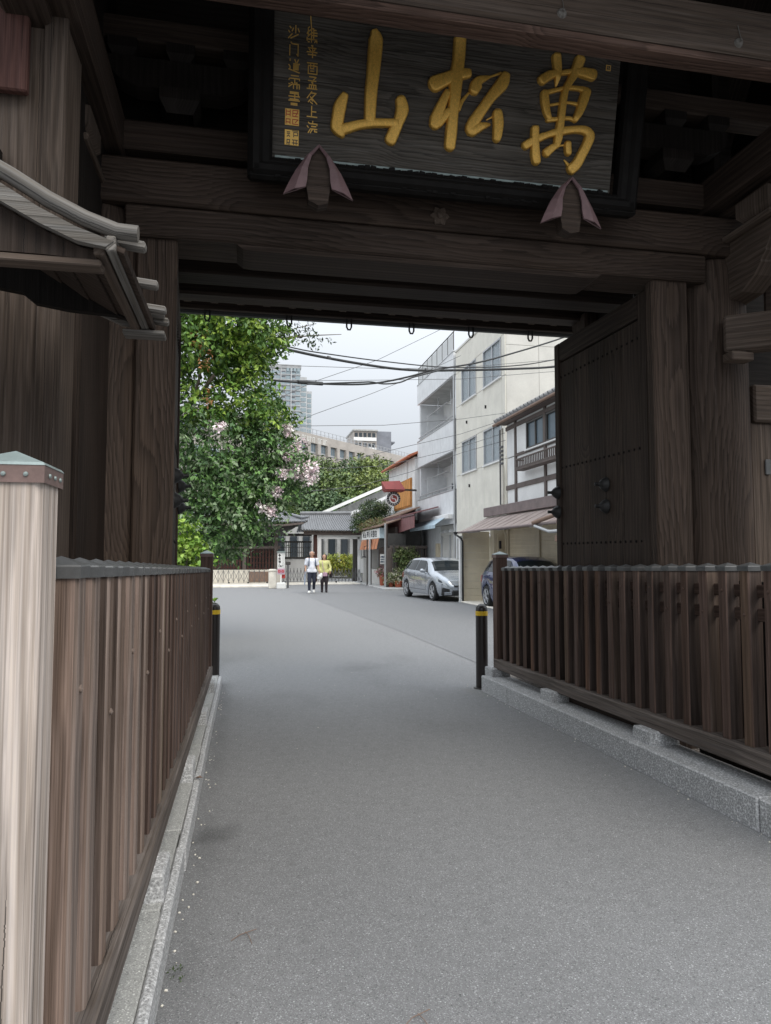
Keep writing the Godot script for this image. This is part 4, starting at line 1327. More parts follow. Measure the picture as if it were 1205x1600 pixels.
	# carved supports with mauve leaves
	for e in [[0.392, "dark wooden plaque support with two mauve leaves, under the left end of the plaque"], [1.948, "dark wooden plaque support with two mauve leaves, under the right end of the plaque"]]:
		var at := v3(e[0], 3.335 if e[0] < 1.0 else 3.31, 4.02)
		var p := thing("plaque_support", e[1], "bracket", at, "plaque supports")
		b = mb(1.1)
		b.prism(PackedVector2Array([Vector2(-0.055, 0.01), Vector2(-0.07, 0.10), Vector2(-0.06, 0.22), Vector2(-0.035, 0.30), Vector2(0.0, 0.33), Vector2(0.035, 0.30), Vector2(0.06, 0.22), Vector2(0.07, 0.10), Vector2(0.055, 0.0), Vector2(0.0, -0.015)]), -0.02, 0.06, at, Basis(), true)
		obj("support_block", b, M.gate_dark, p)
		for sx in [-1, 1]:
			b = mb()
			var rim := [Vector2(0.0, 0.335), Vector2(0.07, 0.27), Vector2(0.13, 0.18), Vector2(0.175, 0.09), Vector2(0.20, 0.03)]
			var inn := [Vector2(0.0, 0.315), Vector2(0.042, 0.26), Vector2(0.062, 0.19), Vector2(0.066, 0.12), Vector2(0.075, 0.075)]
			# a curved shell: the rim bends back from the inner edge
			for i in 4:
				for f in 2:
					var z0 := 0.085 - 0.012 * f
					var a := at + Vector3(inn[i].x * sx, inn[i].y, z0)
					var c := at + Vector3(inn[i + 1].x * sx, inn[i + 1].y, z0)
					var ma := (inn[i] as Vector2).lerp(rim[i], 0.5)
					var mc := (inn[i + 1] as Vector2).lerp(rim[i + 1], 0.5)
					var m1 := at + Vector3(ma.x * sx, ma.y, z0 + 0.012)
					var m2 := at + Vector3(mc.x * sx, mc.y, z0 + 0.012)
					var r1 := at + Vector3(rim[i].x * sx, rim[i].y, z0 - 0.02)
					var r2 := at + Vector3(rim[i + 1].x * sx, rim[i + 1].y, z0 - 0.02)
					var hint := Vector3(0, 0, 1 - 2 * f)
					b.quad(a, c, m2, m1, hint)
					b.quad(m1, m2, r2, r1, hint)
			for i in 4:
				b.quad(at + Vector3(rim[i].x * sx, rim[i].y, 0.065), at + Vector3(rim[i + 1].x * sx, rim[i + 1].y, 0.065), at + Vector3(rim[i + 1].x * sx, rim[i + 1].y, 0.053), at + Vector3(rim[i].x * sx, rim[i].y, 0.053), Vector3(sx, 0, 0))
				b.quad(at + Vector3(inn[i].x * sx, inn[i].y, 0.085), at + Vector3(inn[i + 1].x * sx, inn[i + 1].y, 0.085), at + Vector3(inn[i + 1].x * sx, inn[i + 1].y, 0.073), at + Vector3(inn[i].x * sx, inn[i].y, 0.073), Vector3(-sx, 0, 0))
			b.quad(at + Vector3(inn[4].x * sx, inn[4].y, 0.085), at + Vector3(rim[4].x * sx, rim[4].y, 0.065), at + Vector3(rim[4].x * sx, rim[4].y, 0.053), at + Vector3(inn[4].x * sx, inn[4].y, 0.073), Vector3.DOWN)
			obj("leaf_flap", b, M.mauve, p)

# ---------------------------------------------------------------- street buildings
# window in a wall that faces -x at plane X: frame, mullions, panes, curtain
func win_x(t: Node3D, X: float, y0: float, y1: float, d0: float, d1: float, curtain := "curtain_teal", cols := 2, fr := "alu", glass := "pane") -> void:
	var b := mb()
	var w := 0.055
	b.ext(X - 0.03, X + 0.07, y0, y0 + w, d0, d1, 0.006)
	b.ext(X - 0.03, X + 0.07, y1 - w, y1, d0, d1, 0.006)
	b.ext(X - 0.029, X + 0.069, y0 + w, y1 - w, d0, d0 + w, 0.006)
	b.ext(X - 0.029, X + 0.069, y0 + w, y1 - w, d1 - w, d1, 0.006)
	for k in range(1, cols):
		var d := lerpf(d0, d1, float(k) / cols)
		b.ext(X - 0.012, X + 0.06, y0 + w, y1 - w, d - 0.03, d + 0.03, 0.005)
	var o := obj("window", b, M[fr], t)
	for k in cols:
		b = mb()
		var a := lerpf(d0, d1, float(k) / cols) + 0.03
		var e := lerpf(d0, d1, float(k + 1) / cols) - 0.03
		b.ext(X + 0.03, X + 0.036, y0 + w, y1 - w, a, e)
		obj("pane", b, M[glass], o)
	b = mb()
	if glass == "pane":
		var n := int((d1 - d0) / 0.11)
		for k in n:
			var a := lerpf(d0 + w, d1 - w, float(k) / n)
			var e := lerpf(d0 + w, d1 - w, float(k + 1) / n)
			var m := (a + e) / 2
			b.quad(v3(X + 0.14, y0, a), v3(X + 0.10, y0, m), v3(X + 0.10, y1, m), v3(X + 0.14, y1, a), Vector3.LEFT)
			b.quad(v3(X + 0.10, y0, m), v3(X + 0.14, y0, e), v3(X + 0.14, y1, e), v3(X + 0.10, y1, m), Vector3.LEFT)
		obj("curtain", b, M[curtain], o)
	b = mb()
	b.ext(X - 0.075, X - 0.002, y0 - 0.05, y0 - 0.003, d0 - 0.06, d1 + 0.06, 0.01)
	obj("sill", b, M.plaster, o)

func panels_x(t: Node3D, called: String, m: Material, X: float, th: float, ds: Array, ys: Array, holes: Array, gap := 0.012) -> void:
	for i in ds.size() - 1:
		for j in ys.size() - 1:
			var dm: float = (ds[i] + ds[i + 1]) / 2
			var ym: float = (ys[j] + ys[j + 1]) / 2
			var skip := false
			for h in holes:
				if dm > h[0] and dm < h[1] and ym > h[2] and ym < h[3]: skip = true
			if skip: continue
			bx(called, m, t, X, X + th, ys[j] + gap / 2, ys[j + 1] - gap / 2, ds[i] + gap / 2, ds[i + 1] - gap / 2, 0.006, rng.randf_range(0.965, 1.02))

# horizontal slats joined into one piece, for a wall facing -x (axis 0) or +z (axis 2)
func slats_x(X: float, y0: float, y1: float, d0: float, d1: float, pitch: float) -> MB:
	var b := mb()
	var y := y0
	while y < y1 - 0.001:
		var ye := minf(y + pitch, y1)
		b.quad(v3(X, y + 0.012, d0), v3(X, y + 0.012, d1), v3(X - 0.012, ye, d1), v3(X - 0.012, ye, d0), Vector3(-1, -0.1, 0))
		b.quad(v3(X - 0.012, ye, d0), v3(X - 0.012, ye, d1), v3(X, ye + 0.012, d1), v3(X, ye + 0.012, d0), Vector3(-1, 1, 0))
		y = ye
	return b

func cream_building() -> void:
	var t := thing("cream_building", "cream panelled building with tall paired windows, behind the timbered house", "building", v3(11, -0.25, 25.8))
	var X := 8.75
	bx("wall_core", M.joint, t, X + 0.05, 16.0, 2.15, 9.85, 23.03, 28.7)
	var ds := [22.95, 23.3, 24.25, 25.2, 26.05, 27.0, 27.9, 28.75]
	var ys := [2.1, 4.62, 5.97, 7.54, 8.98, 9.92]
	var holes := [[23.3, 25.2, 4.62, 5.97], [26.05, 27.9, 4.62, 5.97], [23.3, 25.2, 7.54, 8.98], [26.05, 27.9, 7.54, 8.98]]
	panels_x(t, "wall_panel", M.cream, X, 0.045, ds, ys, holes)
	for h in holes: win_x(t, X + 0.0, h[2] + 0.01, h[3] - 0.02, h[0] + 0.01, h[1] - 0.01)
	# the side that faces the gate
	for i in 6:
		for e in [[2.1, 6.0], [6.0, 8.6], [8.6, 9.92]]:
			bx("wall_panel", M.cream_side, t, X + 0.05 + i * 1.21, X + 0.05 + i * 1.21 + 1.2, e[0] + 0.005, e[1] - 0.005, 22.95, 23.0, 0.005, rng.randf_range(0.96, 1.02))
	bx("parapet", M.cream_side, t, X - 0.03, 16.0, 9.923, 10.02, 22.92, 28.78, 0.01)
	bx("soffit", M.plaster, t, X, 16.0, 2.0, 2.095, 22.96, 28.7)
	bx("ground_floor_wall", M.beige_wall, t, 9.6, 16.0, -0.3, 2.0, 23.0, 28.7)
	# lamps' brackets and a small vent
	for e in [[24.9, 6.75], [27.2, 6.6], [26.9, 4.0]]:
		bx("wall_hook", M.iron, t, X - 0.06, X, e[1], e[1] + 0.12, e[0], e[0] + 0.03)
	var b := mb()
	b.tube([v3(8.66, 4.4, 23.1), v3(8.66, 3.1, 23.1), v3(8.66, 2.95, 23.3), v3(8.66, 2.85, 23.5)], [0.05], 8)
	obj("duct", b, M.cream, t)

func balcony_building() -> void:
	var t := thing("balcony_building", "grey tiled building with stacked balconies and a blue awning", "building", v3(11, -0.25, 32))
	var X := 8.7
	var n := 28.92
	var f := 35.45
	bx("rear_wall", M.plaster, t, 10.05, 16.0, -0.3, 9.1, n + 0.2, f - 0.2)
	for e in [[n, n + 0.2], [f - 0.2, f]]:
		bx("side_wall", M.tile_grey, t, 9.6, 16.0, -0.3, 9.05, e[0], e[1], 0.0)
		bx("pillar", M.tile_grey, t, X + 0.12, 9.6, -0.3, 9.05, e[0] + 0.002, e[1] - 0.002, 0.01)
	for k in 3:
		var e: Array = [[9.05, 10.1], [5.78, 7.15], [2.65, 4.13]][k]
		for i in 3:
			bx("parapet_panel", M.tile_grey, t, X, X + 0.12, e[0], e[1] - 0.06, n + (f - n) / 3 * i + 0.006, n + (f - n) / 3 * (i + 1) - 0.006, 0.006, rng.randf_range(0.96, 1.03))
		bx("parapet_return", M.tile_grey, t, X + 0.121, 9.598, e[0], e[1] - 0.06, n - 0.003, n + 0.12, 0.004, 0.97)
		bx("coping", M.alu, t, X - 0.02, X + 0.16, e[1] - 0.058, e[1], n - 0.02, f, 0.01)
		bx("floor_slab", M.concrete, t, X + 0.122, 10.05, e[0] + 0.01, e[0] + 0.16, n + 0.125, f - 0.2)
		var b := mb()
		if k > 0:
			# handrail above the parapet
			b.tube([v3(X + 0.06, e[1] + 0.16, n + 0.1), v3(X + 0.06, e[1] + 0.16, f - 0.1)], [0.025], 8)
			for i in 6: b.tube([v3(X + 0.06, e[1], n + 0.2 + i * 1.2), v3(X + 0.06, e[1] + 0.16, n + 0.2 + i * 1.2)], [0.018], 6)
			obj("handrail", b, M.alu, t)
			win_x(t, 10.0, e[0] + 0.2, e[0] + 2.2, 30.2, 33.6, "curtain_white", 2, "alu", "glass_dark")
			b = mb()
			b.tube([v3(X + 0.5, e[0] + 3.2, 31.0), v3(X + 0.5, e[0] + 2.4, 31.0), v3(X + 0.2, e[0] + 2.4, 31.0)], [0.02], 6)
			b.tube([v3(X + 0.5, e[0] + 3.2, 33.2), v3(X + 0.5, e[0] + 2.4, 33.2), v3(X + 0.2, e[0] + 2.4, 33.2)], [0.02], 6)
			b.tube([v3(X + 0.2, e[0] + 2.42, 30.6), v3(X + 0.2, e[0] + 2.42, 34.6)], [0.018], 6)
			obj("laundry_pole", b, M.alu, t)
			bx("partition", M.tile_grey, t, X + 0.3, 10.0, e[0] + 0.17, e[0] + 2.6, f - 0.9, f - 0.86)
		else:
			b.tube([v3(X + 0.06, 10.95, n + 0.1), v3(X + 0.06, 10.95, f - 0.1)], [0.025], 8)
			for i in 8: b.tube([v3(X + 0.06, e[1], n + 0.15 + i * 0.9), v3(X + 0.06, 10.95, n + 0.15 + i * 0.9)], [0.02], 6)
			obj("handrail", b, M.dark_frame, t)
			for i in 7:
				b = mb()
				b.ext(X + 0.052, X + 0.062, e[1] + 0.08, 10.88, n + 0.2 + i * 0.9, n + 1.0 + i * 0.9)
				obj("railing_panel", b, M.curtain_white, t)
	# ground floor
	bx("ground_wall", M.tile_grey, t, 8.95, 9.1, -0.3, 2.65, 31.9, f, 0.0)
	bx("shutter_lintel", M.shutter_grey, t, 8.93, 9.1, 2.2, 2.64, n + 0.13, 31.898, 0.01)
	var sb := slats_x(9.0, -0.25, 2.2, n + 0.22, 31.8, 0.11)
	obj("shutter", sb, M.shutter_grey, t, "stuff")
	bx("shutter_post", M.alu, t, 8.92, 9.0, -0.25, 2.2, 30.4, 30.46, 0.005)
	bx("meter_box", M.shutter_cream, t, 8.80, 8.95, 1.1, 1.85, 32.0, 32.35, 0.01)
	for i in 3:
		bx("wall_lamp", M.curtain_white, t, 8.74, 8.93, 2.3, 2.42, 29.7 + i * 0.8, 29.95 + i * 0.8, 0.02)
	bx("awning_case", M.plaster, t, 8.45, 8.698, 2.86, 3.06, n + 0.1, 34.9, 0.02)
	var b := mb()
	b.quad(v3(8.46, 2.93, n + 0.6), v3(8.46, 2.93, 34.8), v3(8.02, 2.62, 34.8), v3(8.02, 2.62, n + 0.6), Vector3(-1, 1, 0))
	b.quad(v3(8.46, 2.915, n + 0.6), v3(8.46, 2.915, 34.8), v3(8.02, 2.605, 34.8), v3(8.02, 2.605, n + 0.6), Vector3(1, -1, 0))
	b.ext(8.0, 8.03, 2.46, 2.62, n + 0.6, 34.8, 0.005)
	obj("awning", b, M.awning_blue, t)
	b = mb()
	b.tube([v3(8.69, 9.0, n - 0.06), v3(8.69, -0.2, n - 0.06)], [0.045], 8)
	obj("drainpipe", b, M.alu, t)

func timber_house() -> void:
	var t := thing("timber_house", "white plastered house with dark timber frame, railed windows and a mauve awning band", "house", v3(9.5, -0.25, 18.5))
	var X := 8.0
	var n := 13.5
	var f := 20.95
	bx("wall_core", M.joint, t, X + 0.06, 12.5, 2.3, 5.5, n, f - 0.05)
	# plaster fields between the timbers
	var ds := [n, 15.9, 18.0, 20.15, f]
	for i in 4:
		for e in [[2.9, 3.32], [3.46, 4.30]]:
			bx("plaster_panel", M.plaster, t, X + 0.02, X + 0.058, e[0], e[1], ds[i] + 0.05, ds[i + 1] - 0.05, 0.0, rng.randf_range(0.97, 1.0))
	bx("plaster_panel", M.plaster, t, X + 0.02, X + 0.058, 4.34, 5.18, 20.2, f, 0.0, 0.98)
	for i in 4: bx("plaster_panel", M.plaster, t, X + 0.02, X + 0.058, 5.30, 5.5, ds[i] + 0.05, ds[i + 1] - 0.05, 0.0, 0.95)
	for d in [n, 15.9, 18.0, 20.15]:
		bx("timber_post", M.timber_brown, t, X - 0.03, X + 0.06, 2.88, 5.6, d - 0.06, d + 0.06, 0.006)
	for e in [[3.32, 3.46], [5.18, 5.30]]:
		bx("timber_beam", M.timber_brown, t, X - 0.02, X + 0.055, e[0], e[1], n, f, 0.006)
	bx("timber_beam", M.timber_brown, t, X - 0.022, X + 0.055, 4.28, 4.36, n, 20.1, 0.006)
	# window band: shutter board, then sliding windows
	bx("shutter_board", M.plaster, t, X - 0.005, X + 0.03, 4.37, 5.17, 19.35, 20.05, 0.005, 0.92)
	win_x(t, X + 0.01, 4.37, 5.17, 18.07, 19.3, "curtain_white", 2, "dark_frame", "glass_blue")
	win_x(t, X + 0.01, 4.37, 5.17, 15.97, 17.93, "curtain_white", 3, "dark_frame", "glass_blue")
	# window railing
	var r := mb()
	r.ext(7.70, 7.74, 4.06, 4.10, 15.9, 19.5, 0.005)
	r.ext(7.70, 7.74, 3.82, 3.86, 15.9, 19.5, 0.005)
	r.ext(7.70, 7.98, 3.76, 3.815, 15.9, 19.5, 0.005)
	for d in [15.9, 19.45]: r.ext(7.74, 7.98, 4.055, 4.095, d, d + 0.05)
	var ro := obj("window_railing", r, M.timber_brown, t)
	var d := 15.95
	while d < 19.5:
		bx("baluster", M.timber_brown, ro, 7.708, 7.732, 3.86, 4.06, d, d + 0.032)
		d += 0.115
	# roof
	var b := mb()
	b.bar(v3(7.72, 5.47, (n + f) / 2), v3(10.1, 6.60, (n + f) / 2), f - n + 0.5, 0.09, 0.01)
	b.bar(v3(12.5, 5.47, (n + f) / 2), v3(10.1, 6.60, (n + f) / 2), f - n + 0.5, 0.09, 0.01)
	obj("roof", b, M.roof_tile, t)
	b = mb()
	for i in 30:
		var dd := n - 0.2 + i * (f - n + 0.4) / 29.0
		b.tube([v3(7.69, 5.53, dd), v3(10.1, 6.68, dd)], [0.05], 6)
	obj("roof_tiles", b, M.roof_tile, t, "stuff")
	b = mb()
	b.tube([v3(7.68, 5.42, n - 0.2), v3(7.68, 5.39, f + 0.25)], [0.045], 8)
	obj("gutter", b, M.roof_brown, t)
	b = mb()
	b.bar(v3(7.75, 5.42, f + 0.22), v3(10.1, 6.52, f + 0.22), 0.05, 0.16)
	obj("barge_board", b, M.timber_brown, t)
	bx("eave_soffit", M.timber_brown, t, 7.74, 8.0, 5.36, 5.39, n, f, 0.0)
	# ground floor set back behind the cars
	bx("ground_core", M.beige_wall, t, 8.5, 12.5, -0.3, 2.3, n, 22.5)
	obj("shutter", slats_x(8.46, -0.2, 2.15, 15.0, 19.4, 0.12), M.shutter_cream, t, "stuff")
	obj("shutter", slats_x(8.46, -0.2, 2.15, 19.52, 21.9, 0.12), M.shutter_cream, t, "stuff")
	bx("shutter_post", M.shutter_cream, t, 8.40, 8.48, -0.2, 2.16, 19.41, 19.51, 0.005, 0.9)
	bx("shutter_post", M.shutter_cream, t, 8.40, 8.48, -0.2, 2.16, 21.92, 22.05, 0.005, 0.9)
	bx("shutter_lintel", M.shutter_cream, t, 8.38, 8.5, 2.162, 2.4, n, 22.5, 0.01, 0.9)
	bx("pier", M.beige_wall, t, 8.02, 8.40, -0.25, 2.3, 22.2, 22.55, 0.01)
	bx("meter_box", M.shutter_cream, t, 8.12, 8.34, 1.3, 2.0, 22.10, 22.198, 0.01)
	bx("meter_dial", M.ink, t, 8.16, 8.24, 1.52, 1.78, 22.07, 22.098, 0.01)
	for k in 10:
		bx("wall_course", M.beige_wall, t, 7.09, 8.018, -0.25 + k * 0.235, -0.25 + k * 0.235 + 0.229, 22.62, 22.74, 0.004, rng.randf_range(0.97, 1.02))
	bx("fascia", M.fascia_mauve, t, 7.86, 7.998, 2.58, 2.88, n, 22.75, 0.01)
	# service pipes on the far corner
	b = mb()
	b.tube([v3(7.93, 5.3, 21.1), v3(7.93, 2.9, 21.1)], [0.045], 8)
	obj("service_pipe", b, M.cream, t)
	b = mb()
	b.tube([v3(7.95, 5.3, 21.35), v3(7.95, 2.9, 21.35)], [0.03], 8)
	for k in 5: b.ext(7.86, 7.94, 4.15 + k * 0.13, 4.22 + k * 0.13, 21.0, 21.2, 0.015)
	obj("cable_clamps", b, M.wire, t)

func carport_awning() -> void:
	var t := thing("carport_awning", "mauve fabric awning reaching out over the parked dark car", "awning", v3(7.4, 2.0, 19))
	var b := mb()
	# slightly sagging cloth in bays
	for i in 12:
		var a := 15.1 + i * 7.6 / 12
		var e := 15.1 + (i + 1) * 7.6 / 12
		for f in 2:
			var o := -0.012 * f
			b.quad(v3(7.98, 2.57 + o, a), v3(7.98, 2.57 + o, e), v3(7.45, 2.30 + o, e), v3(7.45, 2.30 + o, a), Vector3(-0.4, 1 - 2 * f, 0))
			b.quad(v3(7.45, 2.30 + o, a), v3(7.45, 2.30 + o, e), v3(6.99, 2.08 + o, e), v3(6.99, 2.08 + o, a), Vector3(-0.4, 1 - 2 * f, 0))
		if i < 11: b.bar(v3(7.97, 2.577, e), v3(7.0, 2.087, e), 0.03, 0.006)
	obj("cloth", b, M.awning_mauve, t)
	b = mb()
	b.tube([v3(6.97, 2.06, 15.1), v3(6.97, 2.06, 22.75)], [0.035], 8)
	obj("front_bar", b, M.fascia_mauve, t)
	for d in [17.2, 19.5, 22.2]:
		b = mb()
		b.tube([v3(6.99, 2.03, d - 0.5), v3(7.5, 2.08, d), v3(7.95, 2.42, d)], [0.025], 6)
		obj("folding_arm", b, M.curtain_white, t)
	var g := thing("gutter_post", "white post with a black drainpipe at the corner of the mauve awning", "post", v3(7.0, gy(22.6), 22.6))
	bx("post", M.plaster, g, 6.96, 7.08, -0.26, 1.95, 22.55, 22.67, 0.008)
	b = mb()
	b.tube([v3(6.88, 2.02, 22.75), v3(6.90, 1.95, 22.6), v3(7.0, 1.86, 22.5), v3(7.045, 1.76, 22.5), v3(7.045, -0.22, 22.5)], [0.032], 8)
	obj("drainpipe", b, M.car_black, g)
	b = mb()
	b.lathe([Vector2(0.03, -0.06), Vector2(0.07, 0.03), Vector2(0.075, 0.06), Vector2(0.06, 0.06)], v3(6.88, 2.02, 22.74), Basis(), 10)
	obj("rain_head", b, M.car_black, g)
	# second, rolled awning nearer the gate
	var r := thing("rolled_awning", "rolled cream awning on an orange pole, at the edge of the right door", "awning", v3(7.0, 2.0, 14.4))
	b = mb()
	b.tube([v3(6.9, 2.10, 16.3), v3(7.15, 2.42, 14.0)], [0.05], 10)
	obj("roller_pole", b, M.roof_brown, r)
	b = mb()
	b.quad(v3(7.6, 2.28, 15.0), v3(7.6, 2.28, 13.2), v3(6.95, 2.02, 13.2), v3(6.95, 2.02, 15.9), Vector3(-0.3, 1, 0))
	b.quad(v3(7.6, 2.268, 15.0), v3(7.6, 2.268, 13.2), v3(6.95, 2.008, 13.2), v3(6.95, 2.008, 15.9), Vector3(0.3, -1, 0))
	obj("cloth", b, M.shutter_cream, r)
	b = mb()
	b.tube([v3(6.9, 2.02, 16.2), v3(6.92, 1.86, 15.4), v3(6.9, 1.86, 13.4)], [0.04], 8)
	obj("arm", b, M.alu, r)
	bx("valance_board", M.roof_brown, r, 6.9, 6.94, 1.62, 1.76, 13.2, 15.1, 0.01)

func shop_house() -> void:
	var t := thing("shop_house", "narrow white house with an orange boarded window and maroon lower roof", "house", v3(10, -0.25, 38.5))
	var X := 8.6
	var n := 35.6
	var f := 42.3
	bx("wall", M.plaster, t, X, 14.0, -0.3, 6.4, n, f, 0.0)
	# boarded window
	var w := bx("window_frame", M.board_orange, t, X - 0.07, X - 0.002, 3.85, 5.38, 36.2, 40.5, 0.01, 0.8)
	for k in 12:
		bx("board", M.board_orange, w, X - 0.10, X - 0.072, 3.93, 5.30, 36.28 + k * 0.345, 36.28 + k * 0.345 + 0.335, 0.005, rng.randf_range(0.75, 1.2), 1)
	# gable roof end: orange tiled verge
	var b := mb()
	b.bar(v3(8.25, 6.42, (n + f) / 2), v3(11.4, 7.7, (n + f) / 2), f - n + 0.5, 0.12, 0.02)
	b.bar(v3(14.4, 6.42, (n + f) / 2), v3(11.4, 7.7, (n + f) / 2), f - n + 0.5, 0.12, 0.02)
	obj("roof", b, M.roof_orange, t)
	b = mb()
	b.tube([v3(8.22, 6.38, n - 0.2), v3(8.22, 6.38, f + 0.3)], [0.07], 8)
	obj("gutter", b, M.roof_orange, t)
	b = mb()
	b.tube([v3(X - 0.06, 6.3, 37.2), v3(X - 0.06, 5.4, 37.2)], [0.04], 6)
	obj("drainpipe", b, M.plaster, t)
	# lower roof and maroon skirt
	b = mb()
	b.bar(v3(8.62, 3.72, 36.9), v3(7.5, 3.28, 36.9), 4.6, 0.07, 0.01)
	obj("lower_roof", b, M.roof_brown, t)
	b = mb()
	b.bar(v3(8.62, 3.50, 35.1), v3(7.45, 3.2, 35.1), 8.0, 0.06, 0.01)
	obj("lower_roof_edge", b, M.maroon, t)
	bx("trim", M.mauve, t, 7.42, 7.5, 3.10, 3.16, 31.1, 39.0, 0.01, 1.6)
	b = mb()
	b.prism(PackedVector2Array([Vector2(-31.1, 3.08), Vector2(-39.0, 3.08), Vector2(-39.0, 2.2), Vector2(-31.1, 2.55)]), 7.46, 7.50, Vector3.ZERO, Basis(Vector3(0, 0, 1), Vector3.UP, Vector3(1, 0, 0)))
	obj("awning_skirt", b, M.maroon, t)
	bx("front_wall", M.dark_panel, t, 7.7, 8.58, -0.3, 3.05, 34.2, 39.0, 0.0)
	bx("side_wall", M.dark_panel, t, 6.82, 7.7, 1.72, 2.36, 33.75, 33.85, 0.0)
	# hanging signboard with its little hipped roof
	var s := thing("hanging_signboard", "round red and white sunburst signboard under a little red roof", "sign", v3(7.35, 3.8, 35.0))
	var c := v3(7.35, 4.15, 35.0)
	b = mb()
	b.lathe([Vector2(0, -0.05), Vector2(0.35, -0.05), Vector2(0.36, 0.0), Vector2(0.35, 0.05), Vector2(0, 0.05)], c, Basis(Vector3.RIGHT, PI / 2), 32)
	obj("disc", b, M.ink, s)
	b = mb()
	b.lathe([Vector2(0.0, 0.0), Vector2(0.235, 0.0), Vector2(0.235, 0.006), Vector2(0.0, 0.006)], c + Vector3(0, 0, 0.05), Basis(Vector3.RIGHT, PI / 2), 32)
	for k in 16:
		var a := TAU * (k + 0.5) / 16
		var r0 := Vector3(cos(a), sin(a), 0)
		var r1 := Vector3(-sin(a), cos(a), 0)
		b.tri(c + r0 * 0.22 + r1 * 0.045 + Vector3(0, 0, 0.0555), c + r0 * 0.22 - r1 * 0.045 + Vector3(0, 0, 0.0555), c + r0 * 0.335 + Vector3(0, 0, 0.0555), Vector3.BACK, Vector3.BACK, Vector3.BACK)
		b.box(c + r0 * 0.275 + Vector3(0, 0, 0.053), Vector3(0.11, 0.05, 0.005), Basis(r0, r1, Vector3.BACK), 0.0)
	obj("sunburst", b, M.white, s)
	b = mb()
	b.lathe([Vector2(0.0, 0.0), Vector2(0.175, 0.0), Vector2(0.175, 0.008), Vector2(0.0, 0.008)], c + Vector3(0, 0, 0.055), Basis(Vector3.RIGHT, PI / 2), 28)
	obj("red_centre", b, M.rust_red, s)
	b = mb()
	b.stroke("-70,105,26 -95,40,26 -60,0,24 0,-5,20 60,-20,24 95,-75,26 70,-120,12", 0.006, 0.063)
	for i in b.v.size(): b.v[i] += c
	obj("emblem", b, M.white, s)
	b = mb()
	b.lathe([Vector2(0.36, -0.05), Vector2(0.38, 0.0), Vector2(0.36, 0.05)], c + Vector3(-0.03, 0, -0.12), Basis(Vector3.RIGHT, PI / 2), 28)
	obj("white_rim", b, M.white, s)
	# roof: hipped slopes
	b = mb()
	var e := [v3(6.86, 4.58, 34.55), v3(7.86, 4.58, 34.55), v3(7.86, 4.58, 35.45), v3(6.86, 4.58, 35.45)]
	var p := [v3(6.72, 5.0, 34.95), v3(7.66, 5.06, 34.95), v3(7.66, 5.06, 35.05), v3(6.72, 5.0, 35.05)]
	for k in 4: b.quad(e[k], e[(k + 1) % 4], p[(k + 1) % 4], p[k], [Vector3(0, 0.5, 1), Vector3(1, 0.5, 0), Vector3(0, 0.5, -1), Vector3(-1, 0.2, 0)][k])
	b.quad(p[0], p[1], p[2], p[3], Vector3.UP)
	b.ext(6.9, 7.84, 4.50, 4.578, 34.6, 35.4, 0.01)
	obj("little_roof", b, M.rust_red, s)
	b = mb()
	b.bar(v3(7.3, 4.62, 35.0), v3(8.6, 4.62, 35.3), 0.09, 0.09)
	obj("support_arm", b, M.dark_frame, s)

